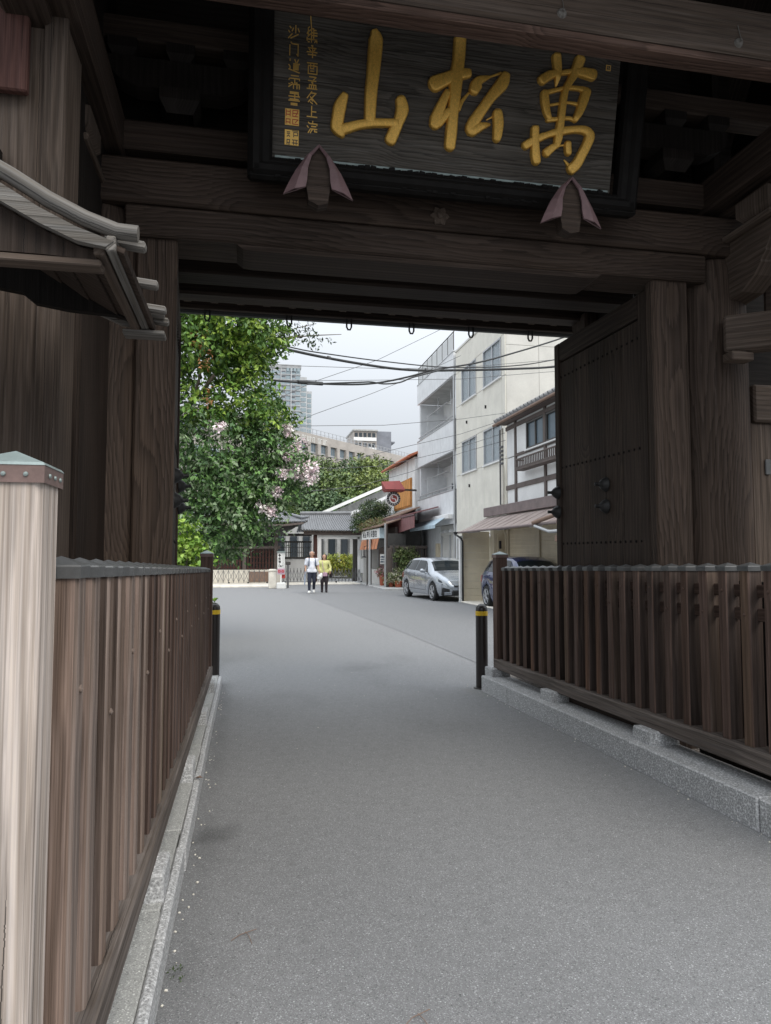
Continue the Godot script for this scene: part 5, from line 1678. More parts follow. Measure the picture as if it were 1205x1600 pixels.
func souvenir_shop() -> void:
	var t := thing("corner_shop", "small open shop with a white lettered sign and orange blind", "shop", v3(6.8, -0.22, 36.5))
	bx("sign_board", M.white, t, 6.48, 6.79, 2.14, 2.64, 34.22, 39.6, 0.01)
	bx("sign_end", M.light_blue, t, 6.475, 6.795, 2.135, 2.645, 34.16, 34.218, 0.01)
	var G := ["10;13 03;43 24;28 05;45 07;37 55;95 73;78 60;62 90;92 58;98", "08;98 41;48 45;85 28;22", "30;37 11;51 14;54 37;67;61 71;79 61;91;95;65", "40;49;28 13;07 73;97", "11;22 03;14 19;36 35;95 62;68 41;81;85 68;98 45;38", "01;91 40;42 13;93;98 13;19 34;25 64;75 26;76;79;29;26", "40;42 02;92 12;15;09 53;56 54;84 36;86;89;39;36"]
	var sb := mb()
	for k in G.size():
		sb.glyph(G[k], v3(6.478, 2.40, 38.9 - k * 0.62), Vector3(0, 0, 1), Vector3.UP, Vector2(0.46, 0.30), 0.052, 0.004)
	obj("sign_lettering", sb, M.ink, t)
	# mossy shed roof over the sign
	var b := mb()
	b.bar(v3(6.35, 2.70, 36.8), v3(7.6, 3.12, 36.8), 6.2, 0.07, 0.01)
	obj("roof", b, M.roof_brown, t)
	# orange blind: hanging strips
	for k in 7:
		b = mb(rng.randf_range(0.85, 1.1))
		var d := 34.35 + k * 0.76
		b.quad(v3(6.47, 2.13, d), v3(6.47, 2.13, d + 0.68), v3(6.36, 1.60, d + 0.66), v3(6.36, 1.60, d + 0.05), Vector3(-1, 0, 0))
		b.quad(v3(6.485, 2.13, d), v3(6.485, 2.13, d + 0.68), v3(6.375, 1.60, d + 0.66), v3(6.375, 1.60, d + 0.05), Vector3(1, 0, 0))
		obj("blind_strip", b, M.awning_orange, t)
	b = mb()
	b.prism(PackedVector2Array([Vector2(6.37, 1.6), Vector2(6.79, 1.75), Vector2(6.79, 2.13), Vector2(6.49, 2.13)]), -34.26, -34.28)
	obj("blind_end", b, M.dark_panel, t)
	for e in [[6.20, 36.1, "dark_frame", 0.06], [6.31, 36.0, "curtain_white", 0.085], [6.41, 36.15, "dark_frame", 0.05], [6.52, 32.95, "alu", 0.07], [6.62, 33.1, "timber_brown", 0.06]]:
		bx("post", M[e[2]], t, e[0] - e[3] / 2, e[0] + e[3] / 2, -0.25, 2.13 if e[1] > 33.5 else 2.8, e[1], e[1] + 0.1, 0.005)
	bx("rear_wall", M.timber_brown, t, 7.3, 7.4, -0.25, 2.7, 34.3, 39.5)
	bx("far_partition", M.shutter_grey, t, 6.45, 7.3, -0.25, 2.1, 39.0, 39.1)
	bx("glass_door_frame", M.alu, t, 6.8, 6.86, -0.2, 2.1, 36.4, 36.46)
	bx("counter", M.shutter_grey, t, 6.75, 7.28, -0.2, 0.55, 35.8, 38.6, 0.01)
	b = mb()
	b.ext(6.56, 6.87, 0.87, 1.36, 34.44, 34.47, 0.004)
	var po := obj("poster", b, M.white, t)
	b = mb()
	for r in 3:
		for k in 4:
			b.box(v3(6.605 + k * 0.072, 0.98 + r * 0.12, 34.436), Vector3(0.055, rng.randf_range(0.05, 0.09), 0.004), Basis(Vector3.BACK, rng.randf_range(-0.7, 0.7)))
	obj("poster_print", b, M.strap_blue, po)
	for k in 2:
		b = mb()
		b.ext(6.0 + k * 0.18, 6.14 + k * 0.18, 0.55 - k * 0.2, 1.25 - k * 0.15, 38.0, 38.03, 0.003)
		obj("paper_notice", b, M.white, t)
	b = mb()
	b.lathe([Vector2(0.02, 0.42), Vector2(0.03, 0.1), Vector2(0.11, 0.04), Vector2(0.12, 0.0), Vector2(0.0, 0.0)], v3(6.06, 1.18, 36.3), Basis(), 10)
	b.tube([v3(6.06, 1.58, 36.3), v3(6.06, 1.75, 36.3), v3(6.25, 1.8, 36.2)], [0.015], 6)
	var lp := obj("hanging_lamp", b, M.iron)
	tag(lp, "black hanging lamp on the left post of the corner shop", "lamp")

# ---------------------------------------------------------------- temple buildings at the end of the street
# a sheet of curved roof from ridge to eave with round tile rows: rails a (ridge) and e (eave) from left to right
func tile_slope(b: MB, r0: Vector3, r1: Vector3, e0: Vector3, e1: Vector3, rows: int, sagg: float) -> void:
	var n := 6
	for i in rows + 1:
		var u := float(i) / rows
		var p := []
		for k in n + 1:
			var t := float(k) / n
			p.append(r0.lerp(r1, u).lerp(e0.lerp(e1, u), t) - Vector3.UP * sagg * 4.0 * t * (1 - t))
		b.tube(p, [0.05], 6)
	for k in n:
		var t0 := float(k) / n
		var t1 := float(k + 1) / n
		var s0 := Vector3.UP * sagg * 4.0 * t0 * (1 - t0)
		var s1 := Vector3.UP * sagg * 4.0 * t1 * (1 - t1)
		b.quad(r0.lerp(e0, t0) - s0, r1.lerp(e1, t0) - s0, r1.lerp(e1, t1) - s1, r0.lerp(e0, t1) - s1, Vector3.UP)

func accordion(t: Node3D, x0: float, x1: float, d: float, y0: float, y1: float, step: float, up: bool) -> void:
	var x := x0
	var z := 0.0
	while x < x1:
		z = 0.06 if z == 0.0 else 0.0
		var b := mb()
		b.tube([v3(x, y0 + 0.05, d), v3(x, y1, d)], [0.016], 6)
		obj("upright", b, M.wire, t)
		x += step
	x = x0
	var dia := mb()
	while x < x1 - step:
		for e in [[y0 + 0.1, y1 - 0.08], [y1 - 0.08, y0 + 0.1]]:
			dia.bar(v3(x, e[0], d - 0.02), v3(x + step * (1.0 if up else 1.0), e[1], d - 0.02), 0.014, 0.02)
		x += step
	obj("lattice", dia, M.wire, t, "stuff")
	for k in 4:
		var b := mb()
		var xx := lerpf(x0 + 0.1, x1 - 0.1, k / 3.0)
		b.lathe([Vector2(0.0, -0.02), Vector2(0.05, -0.02), Vector2(0.05, 0.02), Vector2(0.0, 0.02)], v3(xx, y0 + 0.05, d - 0.03), Basis(Vector3.RIGHT, PI / 2), 10)
		obj("caster", b, M.car_black, t)

func temple_backdrop() -> void:
	var b: MB
	# roofed inner gate
	var t := thing("inner_gate", "small tile roofed temple gate with white posts at the end of the street", "gate", v3(5.2, -0.25, 42.5))
	b = mb()
	tile_slope(b, v3(3.4, 3.78, 43.3), v3(6.3, 3.82, 43.3), v3(3.25, 2.78, 41.6), v3(7.0, 2.74, 41.6), 24, 0.10)
	tile_slope(b, v3(3.4, 3.78, 43.3), v3(6.3, 3.82, 43.3), v3(3.25, 2.78, 45.0), v3(7.0, 2.74, 45.0), 24, 0.10)
	obj("tiled_roof", b, M.roof_tile, t, "stuff")
	b = mb()
	b.tube([v3(3.3, 3.84, 43.3), v3(6.4, 3.88, 43.3)], [0.11], 8)
	obj("ridge", b, M.roof_tile, t)
	bx("eave_beam", M.timber_brown, t, 3.4, 6.9, 2.5, 2.72, 41.8, 42.0, 0.02)
	b = mb()
	for k in 20: b.ext(3.4 + k * 0.18, 3.46 + k * 0.18, 2.66, 2.74, 41.62, 42.2)
	obj("rafter_ends", b, M.gate_grey, t, "stuff")
	bx("white_beam", M.plaster, t, 4.2, 6.75, 2.26, 2.5, 42.0, 42.15, 0.01)
	bx("white_post", M.plaster, t, 4.22, 4.46, -0.25, 2.26, 42.0, 42.2, 0.01)
	bx("gate_post", M.old_red_wood, t, 4.0, 4.215, -0.25, 2.5, 42.0, 42.25, 0.02, 1.2)
	bx("gate_post", M.dark_frame, t, 6.36, 6.6, -0.25, 2.26, 42.0, 42.25, 0.02)
	bx("white_post", M.plaster, t, 6.62, 6.85, -0.25, 2.4, 42.0, 42.2, 0.01)
	# lattice wall left of it
	t = thing("lattice_wall", "dark lattice window above a white wall, beside the inner gate", "wall", v3(2.9, -0.25, 43))
	bx("white_wall", M.plaster, t, 1.9, 3.98, -0.25, 1.08, 43.0, 43.15)
	bx("rail", M.dark_frame, t, 1.9, 3.98, 1.081, 1.2, 42.95, 43.15, 0.01)
	bx("rail", M.dark_frame, t, 1.9, 3.98, 2.05, 2.15, 42.95, 43.15, 0.01)
	bx("rail", M.dark_frame, t, 1.9, 3.98, 2.45, 2.6, 42.95, 43.15, 0.01)
	for k in 16: bx("lattice_bar", M.dark_frame, t, 1.92 + k * 0.13, 1.96 + k * 0.13, 1.2, 2.05, 43.0, 43.04)
	for y in [1.45, 1.75]: bx("lattice_bar", M.dark_frame, t, 1.9, 3.9, y, y + 0.03, 43.05, 43.08)
	# curved hip roof of the building in front, with its dark timber front
	t = thing("temple_office", "low dark timber temple building with an upswept tiled roof corner", "building", v3(0.2, -0.25, 40.5))
	b = mb()
	var cr := [v3(-3.0, 4.4, 41.5), v3(1.3, 4.4, 41.5)]
	tile_slope(b, cr[0], v3(1.9, 3.85, 40.6), v3(-3.0, 3.02, 38.3), v3(3.2, 3.12, 38.3), 30, 0.13)
	tile_slope(b, v3(1.9, 3.85, 40.6), v3(1.9, 3.85, 42.0), v3(3.3, 3.14, 38.4), v3(3.3, 3.1, 43.5), 18, 0.1)
	obj("tiled_roof", b, M.roof_tile, t, "stuff")
	b = mb()
	b.tube([v3(1.0, 4.0, 41.3), v3(1.9, 3.88, 40.6), v3(2.6, 3.52, 39.6), v3(3.1, 3.34, 38.7), v3(3.38, 3.36, 38.2)], [0.1, 0.1, 0.09, 0.08, 0.06], 8)
	obj("hip_ridge", b, M.roof_tile, t)
	b = mb()
	b.bar(v3(-3.0, 2.96, 38.5), v3(2.0, 2.9, 38.5), 0.5, 0.1)
	b.bar(v3(2.0, 2.9, 38.5), v3(3.1, 3.03, 38.5), 0.5, 0.1)
	obj("eave", b, M.timber_brown, t)
	b = mb()
	b.prism(PackedVector2Array([Vector2(-3.0, 2.9), Vector2(2.9, 2.94), Vector2(2.2, 2.5), Vector2(-3.0, 2.5)]), -38.8, -42.0)
	obj("under_eave", b, M.dark_panel, t)
	bx("dark_wall", M.dark_panel, t, -4.0, 1.9, 0.5, 2.55, 41.0, 41.2)
	bx("beam", M.timber_brown, t, -4.0, 1.95, 1.66, 1.82, 39.9, 40.1, 0.01)
	for x in [-0.1, 1.62]: bx("post", M.timber_brown, t, x, x + 0.2, -0.2, 2.55, 39.85, 40.05, 0.01)
	for k in 9: bx("lattice_bar", M.old_red_wood, t, 0.16 + k * 0.165, 0.225 + k * 0.165, 0.5, 1.64, 39.93, 39.98, 0.0, 1.3)
	for y in [0.55, 0.85, 1.15, 1.45]: bx("lattice_rail", M.old_red_wood, t, 0.12, 1.6, y, y + 0.05, 39.99, 40.02, 0.0, 1.2)
	for k in 20: bx("picket", M.old_red_wood, t, -3.4 + k * 0.165, -3.33 + k * 0.165, 0.52, 1.1, 39.93, 39.98, 0.0, 1.5)
	for y in [0.6, 0.95]: bx("picket_rail", M.old_red_wood, t, -3.5, -0.1, y, y + 0.06, 39.99, 40.02, 0.0, 1.4)
	bx("stone_base", M.pale_stone, t, -4.0, 2.0, -0.25, 0.5, 39.8, 40.4, 0.02, 0.95)
	bx("brown_base", M.roof_brown, t, 0.25, 1.5, -0.15, 0.40, 39.75, 39.795, 0.01, 1.2)
	# folding gates
	t = thing("folding_gate", "extended grey metal folding gate left of the stone post", "gate", v3(-0.2, -0.22, 39))
	accordion(t, -1.9, 1.32, 39.0, -0.22, 0.56, 0.27, true)
	t = thing("folding_gate", "grey metal folding gate closing the temple entrance behind the couple", "gate", v3(4.3, -0.24, 39.3))
	accordion(t, 2.1, 6.5, 39.3, -0.22, 0.60, 0.19, true)
	# stone post
	t = thing("stone_post", "short pale stone post beside the white notice board", "post", v3(1.32, -0.27, 34.3))
	b = mb()
	b.box(v3(1.33, 0.14, 34.35), Vector3(0.38, 0.84, 0.36), Basis(), 0.03)
	obj("shaft", b, M.pale_stone, t)
	b = mb()
	b.lathe([Vector2(0.29, 0.55), Vector2(0.29, 0.60), Vector2(0.2, 0.64), Vector2(0, 0.65)], v3(1.33, 0.0, 34.35), Basis(Vector3.UP, PI / 4), 4)
	_flat(b)
	obj("cap", b, M.pale_stone, t)
	# hall and hedge inside the temple
	t = thing("temple_hall", "pale hall with grey columns seen through the inner gate", "building", v3(6.2, -0.25, 54))
	bx("wall", M.concrete, t, 1.5, 12.0, -0.3, 3.4, 53.0, 56.0)
	for k in 9: bx("column", M.concrete, t, 2.0 + k * 0.95, 2.25 + k * 0.95, -0.3, 3.3, 52.6, 52.85, 0.02, 0.8)
	for k in 8: bx("window", M.glass_dark, t, 2.35 + k * 0.95, 2.85 + k * 0.95, 0.3, 2.7, 52.93, 52.99)
	b = mb()
	b.bar(v3(5.6, 4.4, 53.0), v3(10.9, 6.75, 53.0), 2.4, 0.22)
	obj("near_roof_slope", b, M.plaster, t)
	b = mb()
	b.bar(v3(7.3, 4.2, 51.3), v3(11.5, 6.15, 51.3), 1.2, 0.2)
	obj("front_roof_slope", b, M.tile_grey, t)
	b = mb()
	b.prism(PackedVector2Array([Vector2(6.6, 3.3), Vector2(12.0, 3.3), Vector2(12.0, 6.6), Vector2(10.9, 6.55), Vector2(6.6, 4.6)]), -53.3, -56.0)
	obj("gable_wall", b, M.concrete, t)

func street_things() -> void:
	# white notice pillar
	var t := thing("notice_pillar", "white notice pillar with black characters on a white base block", "sign", v3(1.7, -0.27, 33.9))
	bx("board", M.white, t, 1.53, 1.87, 0.40, 1.44, 33.86, 33.92, 0.006)
	var b := mb()
	b.prism(PackedVector2Array([Vector2(-0.22, 0), Vector2(0.22, 0), Vector2(0.17, 0.055), Vector2(-0.17, 0.055)]), -0.09, 0.09, v3(1.70, 1.44, 33.89))
	obj("little_roof", b, M.copper_green, t)
	var G := ["20;32 03;93 14;86 84;16 05;95 38;68 49;40", "40;48 02;92 05;95 18;88 22;27", "20;22 60;62 01;91 13;83;86;13 17;97 39;59", "42;05 43;98 09;29"]
	b = mb()
	for k in 4: b.glyph(G[k], v3(1.63, 1.30 - k * 0.155, 33.859), Vector3.RIGHT, Vector3.UP, Vector2(0.10, 0.12), 0.022, 0.003)
	obj("lettering", b, M.ink, t)
	b = mb()
	for k in 9: b.box(v3(1.79, 1.34 - k * 0.062, 33.857), Vector3(0.025, 0.035, 0.003))
	b.glyph("09;30 30;90;99 24;74 36;76", v3(1.70, 0.77, 33.859), Vector3.RIGHT, Vector3.UP, Vector2(0.20, 0.10), 0.016, 0.003)
	obj("small_lettering", b, M.wire, t)
	bx("symbol_panel", M.cloth_pink, t, 1.535, 1.865, 0.42, 0.68, 33.85, 33.858, 0.0, 1.5)
	b = mb()
	for x in [1.62, 1.78]:
		var ring := []
		for k in 17: ring.append(v3(x + 0.055 * cos(TAU * k / 16), 0.55 + 0.055 * sin(TAU * k / 16), 33.845))
		b.tube(ring, [0.014], 6)
		b.bar(v3(x - 0.04, 0.59, 33.845), v3(x + 0.04, 0.51, 33.845), 0.02, 0.012)
	obj("prohibition_rings", b, M.sign_red, t)
	bx("pole", M.white, t, 1.67, 1.73, 0.0, 0.40, 33.87, 33.91, 0.004)
	bx("base_block", M.white, t, 1.50, 1.93, -0.28, 0.02, 33.72, 34.02, 0.03)
	bx("red_cloth", M.sign_red, t, 1.74, 1.9, 0.22, 0.40, 34.0, 34.03, 0.004, 0.8)
	# metal stand post
	t = thing("barrier_post", "grey metal post with a dark base right of the notice pillar", "post", v3(2.05, -0.27, 34.6))
	bx("post", M.wire, t, 2.02, 2.12, -0.27, 0.98, 34.6, 34.68, 0.01)
	bx("head", M.dark_frame, t, 1.95, 2.19, 0.84, 1.0, 34.58, 34.7, 0.02)
	# flower pots
	pot("flower_pot", "terracotta pot with a bushy plant in front of the shop lattice", v3(7.15, -0.2, 33.0), 0.21, 0.30, 0.36, 0)
	pot("flower_pot", "tall terracotta pot with pink flowers under the poster", v3(6.74, -0.2, 34.9), 0.15, 0.55, 0.16, 1)
	pot("flower_pot", "low planter with pale leaves beside the brown post", v3(6.86, -0.2, 33.25), 0.14, 0.2, 0.26, 2)
	# lattice with climbers
	t = thing("lattice_fence", "brown lattice fence with climbing plants behind the flower pots", "fence", v3(7.5, -0.2, 33.5))
	bx("rail", M.timber_brown, t, 6.85, 8.7, 1.62, 1.76, 33.45, 33.55, 0.01)
	bx("rail", M.timber_brown, t, 6.85, 8.7, 0.3, 0.4, 33.46, 33.54, 0.01)
	for k in 14: bx("slat", M.timber_brown, t, 6.9 + k * 0.13, 6.95 + k * 0.13, -0.2, 1.62, 33.48, 33.52, 0.0, rng.randf_range(0.9, 1.6))
	bx("post", M.dark_frame, t, 6.98, 7.08, -0.22, 1.8, 33.36, 33.44, 0.008)
	bx("post", M.timber_brown, t, 6.72, 6.92, -0.22, 1.65, 33.4, 33.5, 0.008, 1.2)
	var climb := leaf_mm([[v3(7.75, 0.9, 33.1), Vector3(0.35, 0.7, 0.2), 260], [v3(8.05, 0.6, 32.6), Vector3(0.35, 0.5, 0.25), 260], [v3(7.3, 1.25, 33.3), Vector3(0.15, 0.3, 0.1), 90]], 0.11, [Color(0.08, 0.13, 0.035), Color(0.13, 0.18, 0.05), Color(0.25, 0.27, 0.12)], 91)
	climb.name = "climber_leaves"
	t.add_child(climb, true)
	climb.position = -t.position
	climb.set_meta("kind", "stuff")

func pot(called: String, label: String, at: Vector3, r: float, h: float, plant: float, kind: int) -> void:
	var t := thing(called, label, "flower pot", at, "flower pots at the corner shop")
	var b := mb()
	b.lathe([Vector2(0, 0), Vector2(r * 0.7, 0), Vector2(r * 0.95, h * 0.8), Vector2(r * 1.08, h * 0.8), Vector2(r * 1.08, h), Vector2(r * 0.9, h), Vector2(r * 0.88, h * 0.85), Vector2(0, h * 0.85)], at, Basis(), 14)
	obj("pot", b, M.terracotta, t)
	var cols := [[Color(0.10, 0.15, 0.05), Color(0.25, 0.28, 0.12), Color(0.5, 0.48, 0.38)], [Color(0.6, 0.25, 0.3), Color(0.7, 0.5, 0.5), Color(0.1, 0.16, 0.05)], [Color(0.4, 0.38, 0.22), Color(0.2, 0.24, 0.1), Color(0.55, 0.5, 0.4)]]
	var m := leaf_mm([[at + Vector3(0, h + plant * 0.6, 0), Vector3(plant, plant * 0.7, plant), 160]], 0.09, cols[kind], 50 + kind)
	m.name = "plant"
	t.add_child(m, true)
	m.position = -at
	m.set_meta("kind", "stuff")

# ---------------------------------------------------------------- plants
var leaf_meshes := {}

func leaf_mesh(size: float, broad: float) -> ArrayMesh:
	var key := "%.3f_%.2f" % [size, broad]
	if leaf_meshes.has(key): return leaf_meshes[key]
	var b := MB.new()
	var w := size * broad * 0.5
	var l := size
	var p := [Vector3(0, 0, 0), Vector3(w, l * 0.45, w * 0.45), Vector3(0, l, -w * 0.25), Vector3(-w, l * 0.45, w * 0.45), Vector3(0, l * 0.5, 0)]
	var nr := Vector3(-0.35, 0, 1).normalized()
	var nl := Vector3(0.35, 0, 1).normalized()
	b.tri(p[0], p[1], p[4], nr, nr, nr)
	b.tri(p[4], p[1], p[2], nr, nr, nr)
	b.tri(p[0], p[4], p[3], nl, nl, nl)
	b.tri(p[4], p[2], p[3], nl, nl, nl)
	leaf_meshes[key] = b.mesh()
	return leaf_meshes[key]

# sprays of leaves filling ellipsoids [centre, radii, sprays]
func leaf_mm(clumps: Array, size: float, cols: Array, sd: int, broad := 0.55, per := 5, shell := 0.45, m: Material = null) -> MultiMeshInstance3D:
	var r := RandomNumberGenerator.new()
	r.seed = sd
	var tr: Array[Transform3D] = []
	var cc: Array[Color] = []
	for e in clumps:
		var c: Vector3 = e[0]
		var rad: Vector3 = e[1]
		for k in e[2]:
			var dir := Vector3(r.randfn(), r.randfn(), r.randfn()).normalized()
			var q := pow(r.randf(), 1.0 / 3.0)
			q = lerpf(q, 1.0, shell * r.randf())
			# lumpy outline
			q *= 1.0 + 0.22 * sin(dir.x * 7.0 + c.x * 3.0) * sin(dir.y * 6.0 + c.y) + 0.12 * r.randfn() * 0.6
			var at := c + dir * rad * q
			var out := (dir + Vector3(r.randfn(), r.randfn() * 0.6 + 0.1, r.randfn()) * 0.7).normalized()
			var tone := cols[r.randi() % cols.size()] as Color
			var bright := r.randf_range(0.7, 1.3)
			for i in per:
				var side := out.cross(Vector3(r.randfn(), r.randfn(), r.randfn())).normalized()
				var y := (out * 0.6 + side * (0.9 if i % 2 == 0 else -0.9) + Vector3(0, -0.25, 0)).normalized()
				var zz := (Vector3.UP * 0.8 + dir * 0.5 + Vector3(r.randfn(), r.randfn(), r.randfn()) * 0.45)
				var x := y.cross(zz).normalized()
				zz = x.cross(y)
				var s := r.randf_range(0.65, 1.25)
				tr.append(Transform3D(Basis(x, y, zz).scaled(Vector3.ONE * s), at + out * size * 0.55 * i))
				var v := bright * r.randf_range(0.8, 1.2)
				cc.append(Color(tone.r * v, tone.g * v, tone.b * v))
	var mm := MultiMesh.new()
	mm.transform_format = MultiMesh.TRANSFORM_3D
	mm.use_colors = true
	mm.mesh = leaf_mesh(size, broad)
	mm.instance_count = tr.size()
	for i in tr.size():
		mm.set_instance_transform(i, tr[i])
		mm.set_instance_color(i, cc[i])
	var o := MultiMeshInstance3D.new()
	o.multimesh = mm
	o.material_override = m if m else M.leaf
	return o

func add_leaves(t: Node3D, called: String, mm: MultiMeshInstance3D) -> void:
	mm.name = called
	mm.position = -t.position
	t.add_child(mm, true)
	mm.set_meta("kind", "stuff")

func limb(t: Node3D, pts: Array, r0: float, r1: float, called := "limb") -> void:
	var b := mb()
	var rr := []
	for i in pts.size(): rr.append(lerpf(r0, r1, float(i) / (pts.size() - 1)))
	b.tube(pts, rr, 8)
	obj(called, b, M.bark, t)

func garden() -> void:
	var t := thing("flowering_tree", "large green tree with pale pink flower clusters left of the street", "tree", v3(-2.6, -0.2, 13.2))
	limb(t, [v3(-2.6, -0.2, 13.2), v3(-2.5, 1.2, 13.1), v3(-2.2, 2.4, 13.2), v3(-1.7, 3.6, 13.1)], 0.17, 0.11, "trunk")
	limb(t, [v3(-1.9, 3.1, 13.15), v3(-1.3, 3.7, 13.0), v3(-0.75, 4.15, 12.6), v3(-0.55, 4.4, 12.4)], 0.07, 0.03)
	limb(t, [v3(-0.95, 4.0, 12.7), v3(-0.82, 4.3, 12.6), v3(-0.75, 4.7, 12.6)], 0.035, 0.015)
	limb(t, [v3(-1.7, 3.6, 13.1), v3(-1.2, 4.5, 13.0), v3(-0.5, 5.2, 13.0), v3(0.4, 5.5, 13.0)], 0.08, 0.02)
	limb(t, [v3(-2.2, 2.4, 13.2), v3(-1.4, 2.7, 12.9), v3(-0.5, 2.9, 12.8), v3(0.6, 3.1, 12.7)], 0.08, 0.02)
	limb(t, [v3(-2.4, 1.6, 13.1), v3(-1.4, 1.9, 12.8), v3(-0.4, 2.0, 12.7), v3(0.2, 1.9, 12.6)], 0.06, 0.015)
	limb(t, [v3(-0.5, 5.2, 13.0), v3(0.5, 5.35, 13.2), v3(1.3, 5.52, 13.4), v3(1.8, 5.6, 13.5)], 0.02, 0.006)
	limb(t, [v3(0.5, 5.35, 13.2), v3(0.9, 5.6, 13.3), v3(1.3, 5.75, 13.4)], 0.012, 0.005)
	var g1 := [Color(0.16, 0.28, 0.036), Color(0.11, 0.22, 0.034), Color(0.25, 0.36, 0.05), Color(0.07, 0.15, 0.03)]
	var g2 := [Color(0.11, 0.22, 0.065), Color(0.14, 0.27, 0.07), Color(0.24, 0.32, 0.18), Color(0.075, 0.15, 0.055)]
	add_leaves(t, "upper_crown", leaf_mm([
		[v3(-0.55, 5.75, 12.8), Vector3(1.05, 0.6, 1.0), 620], [v3(-0.1, 5.2, 12.9), Vector3(0.75, 0.4, 0.9), 460], [v3(-0.75, 4.95, 12.7), Vector3(0.7, 0.45, 0.8), 420],
		[v3(-0.15, 4.72, 13.0), Vector3(0.45, 0.28, 0.7), 220], [v3(0.36, 5.25, 13.0), Vector3(0.32, 0.2, 0.5), 80], [v3(-0.05, 4.0, 12.9), Vector3(0.6, 0.42, 0.8), 360], [v3(0.38, 3.68, 12.9), Vector3(0.42, 0.26, 0.6), 200],
		[v3(-1.0, 3.95, 12.9), Vector3(0.35, 0.3, 0.8), 150], [v3(-1.9, 5.0, 13.2), Vector3(0.9, 1.0, 1.1), 500], [v3(-1.9, 6.2, 13.2), Vector3(1.0, 0.8, 1.1), 400], [v3(-0.2, 6.5, 13.2), Vector3(1.2, 0.6, 1.1), 420]], 0.11, g1, 7))
	add_leaves(t, "lower_crown", leaf_mm([
		[v3(-0.45, 3.3, 12.9), Vector3(0.85, 0.55, 0.9), 560], [v3(0.40, 3.2, 12.9), Vector3(0.5, 0.42, 0.7), 380], [v3(-0.3, 2.6, 12.8), Vector3(0.8, 0.55, 0.9), 580], [v3(0.4, 2.55, 12.8), Vector3(0.5, 0.45, 0.6), 420],
		[v3(0.7, 2.85, 12.7), Vector3(0.4, 0.32, 0.4), 200], [v3(-0.45, 1.95, 12.7), Vector3(0.6, 0.5, 0.8), 420], [v3(-0.08, 2.0, 12.7), Vector3(0.4, 0.38, 0.5), 270], [v3(-0.35, 1.5, 12.7), Vector3(0.3, 0.22, 0.4), 100],
		[v3(-1.4, 2.9, 13.2), Vector3(0.8, 1.0, 1.0), 600], [v3(-1.3, 1.8, 13.3), Vector3(0.75, 0.7, 0.9), 420], [v3(-0.3, 2.4, 13.7), Vector3(1.0, 1.0, 0.5), 500]], 0.092, g2, 8))
	add_leaves(t, "twig_leaves", leaf_mm([[v3(1.2, 5.5, 13.35), Vector3(0.3, 0.07, 0.1), 22], [v3(0.95, 5.55, 13.3), Vector3(0.1, 0.1, 0.1), 8]], 0.10, [Color(0.04, 0.07, 0.025)], 9, 0.4))
	# flower clusters
	var fl := []
	for e in [[0.98, 2.86, 12.4, 0.16], [1.08, 2.66, 12.35, 0.15], [0.9, 2.70, 12.4, 0.13], [1.15, 2.78, 12.4, 0.11], [0.68, 3.02, 12.4, 0.09], [0.74, 2.78, 12.4, 0.14], [0.6, 2.72, 12.3, 0.10], [0.52, 2.40, 12.3, 0.11], [0.88, 3.22, 12.4, 0.12], [0.30, 2.10, 12.2, 0.10], [0.42, 2.05, 12.3, 0.09], [-0.42, 3.44, 11.95, 0.10], [0.72, 3.5, 12.4, 0.07]]:
		var at := v3(e[0], e[1], e[2])
		for k in 3:
			fl.append([at + Vector3(rng.randfn(), rng.randfn() * 0.8, rng.randfn()) * e[3] * 0.38, Vector3.ONE * e[3] * 0.42, 13])
	add_leaves(t, "flower_clusters", leaf_mm(fl, 0.042, [Color(0.92, 0.78, 0.81), Color(0.95, 0.88, 0.88), Color(0.86, 0.68, 0.73), Color(0.92, 0.86, 0.82)], 12, 1.0, 4, 0.6, M.petal))
	var dr := []
	for e in [[-0.78, 4.9], [-0.72, 4.72], [-0.68, 4.5], [-0.6, 3.95]]:
		dr.append([v3(e[0], e[1], 11.95), Vector3(0.08, 0.09, 0.08), 7])
	add_leaves(t, "dry_seed_heads", leaf_mm(dr, 0.06, [Color(0.30, 0.13, 0.04), Color(0.40, 0.19, 0.07), Color(0.22, 0.11, 0.04)], 13, 0.6, 4))
	var s := thing("bright_shrub", "bright yellow-green shrub by the left gate door", "shrub", v3(-0.95, -0.2, 11.0))
	for k in 5:
		var a := k * 1.3
		limb(s, [v3(-0.95, -0.2, 11.0), v3(-0.95 + 0.2 * cos(a), 0.7, 11.0 + 0.2 * sin(a)), v3(-0.95 + 0.3 * cos(a), 1.4, 11.0 + 0.3 * sin(a))], 0.018, 0.006, "stem")
	add_leaves(s, "foliage", leaf_mm([[v3(-0.93, 1.52, 11.0), Vector3(0.22, 0.30, 0.25), 120], [v3(-0.85, 1.25, 10.9), Vector3(0.30, 0.25, 0.3), 170], [v3(-0.95, 0.8, 11.0), Vector3(0.35, 0.5, 0.35), 260]], 0.075, [Color(0.22, 0.36, 0.03), Color(0.16, 0.30, 0.03), Color(0.27, 0.40, 0.06)], 15, 0.75))
	# clipped hedge in the temple and the pine by the shop
	s = thing("clipped_hedge", "yellow-green clipped hedge inside the temple gate", "hedge", v3(6.2, -0.25, 48))
	add_leaves(s, "foliage", leaf_mm([[v3(5.3, 0.6, 48.0), Vector3(1.0, 0.62, 0.6), 700], [v3(6.4, 0.65, 48.0), Vector3(1.0, 0.62, 0.6), 700], [v3(7.2, 0.6, 48.0), Vector3(0.8, 0.62, 0.6), 500]], 0.12, [Color(0.30, 0.34, 0.03), Color(0.38, 0.36, 0.04), Color(0.20, 0.26, 0.04)], 16, 0.6, 4, 0.8))
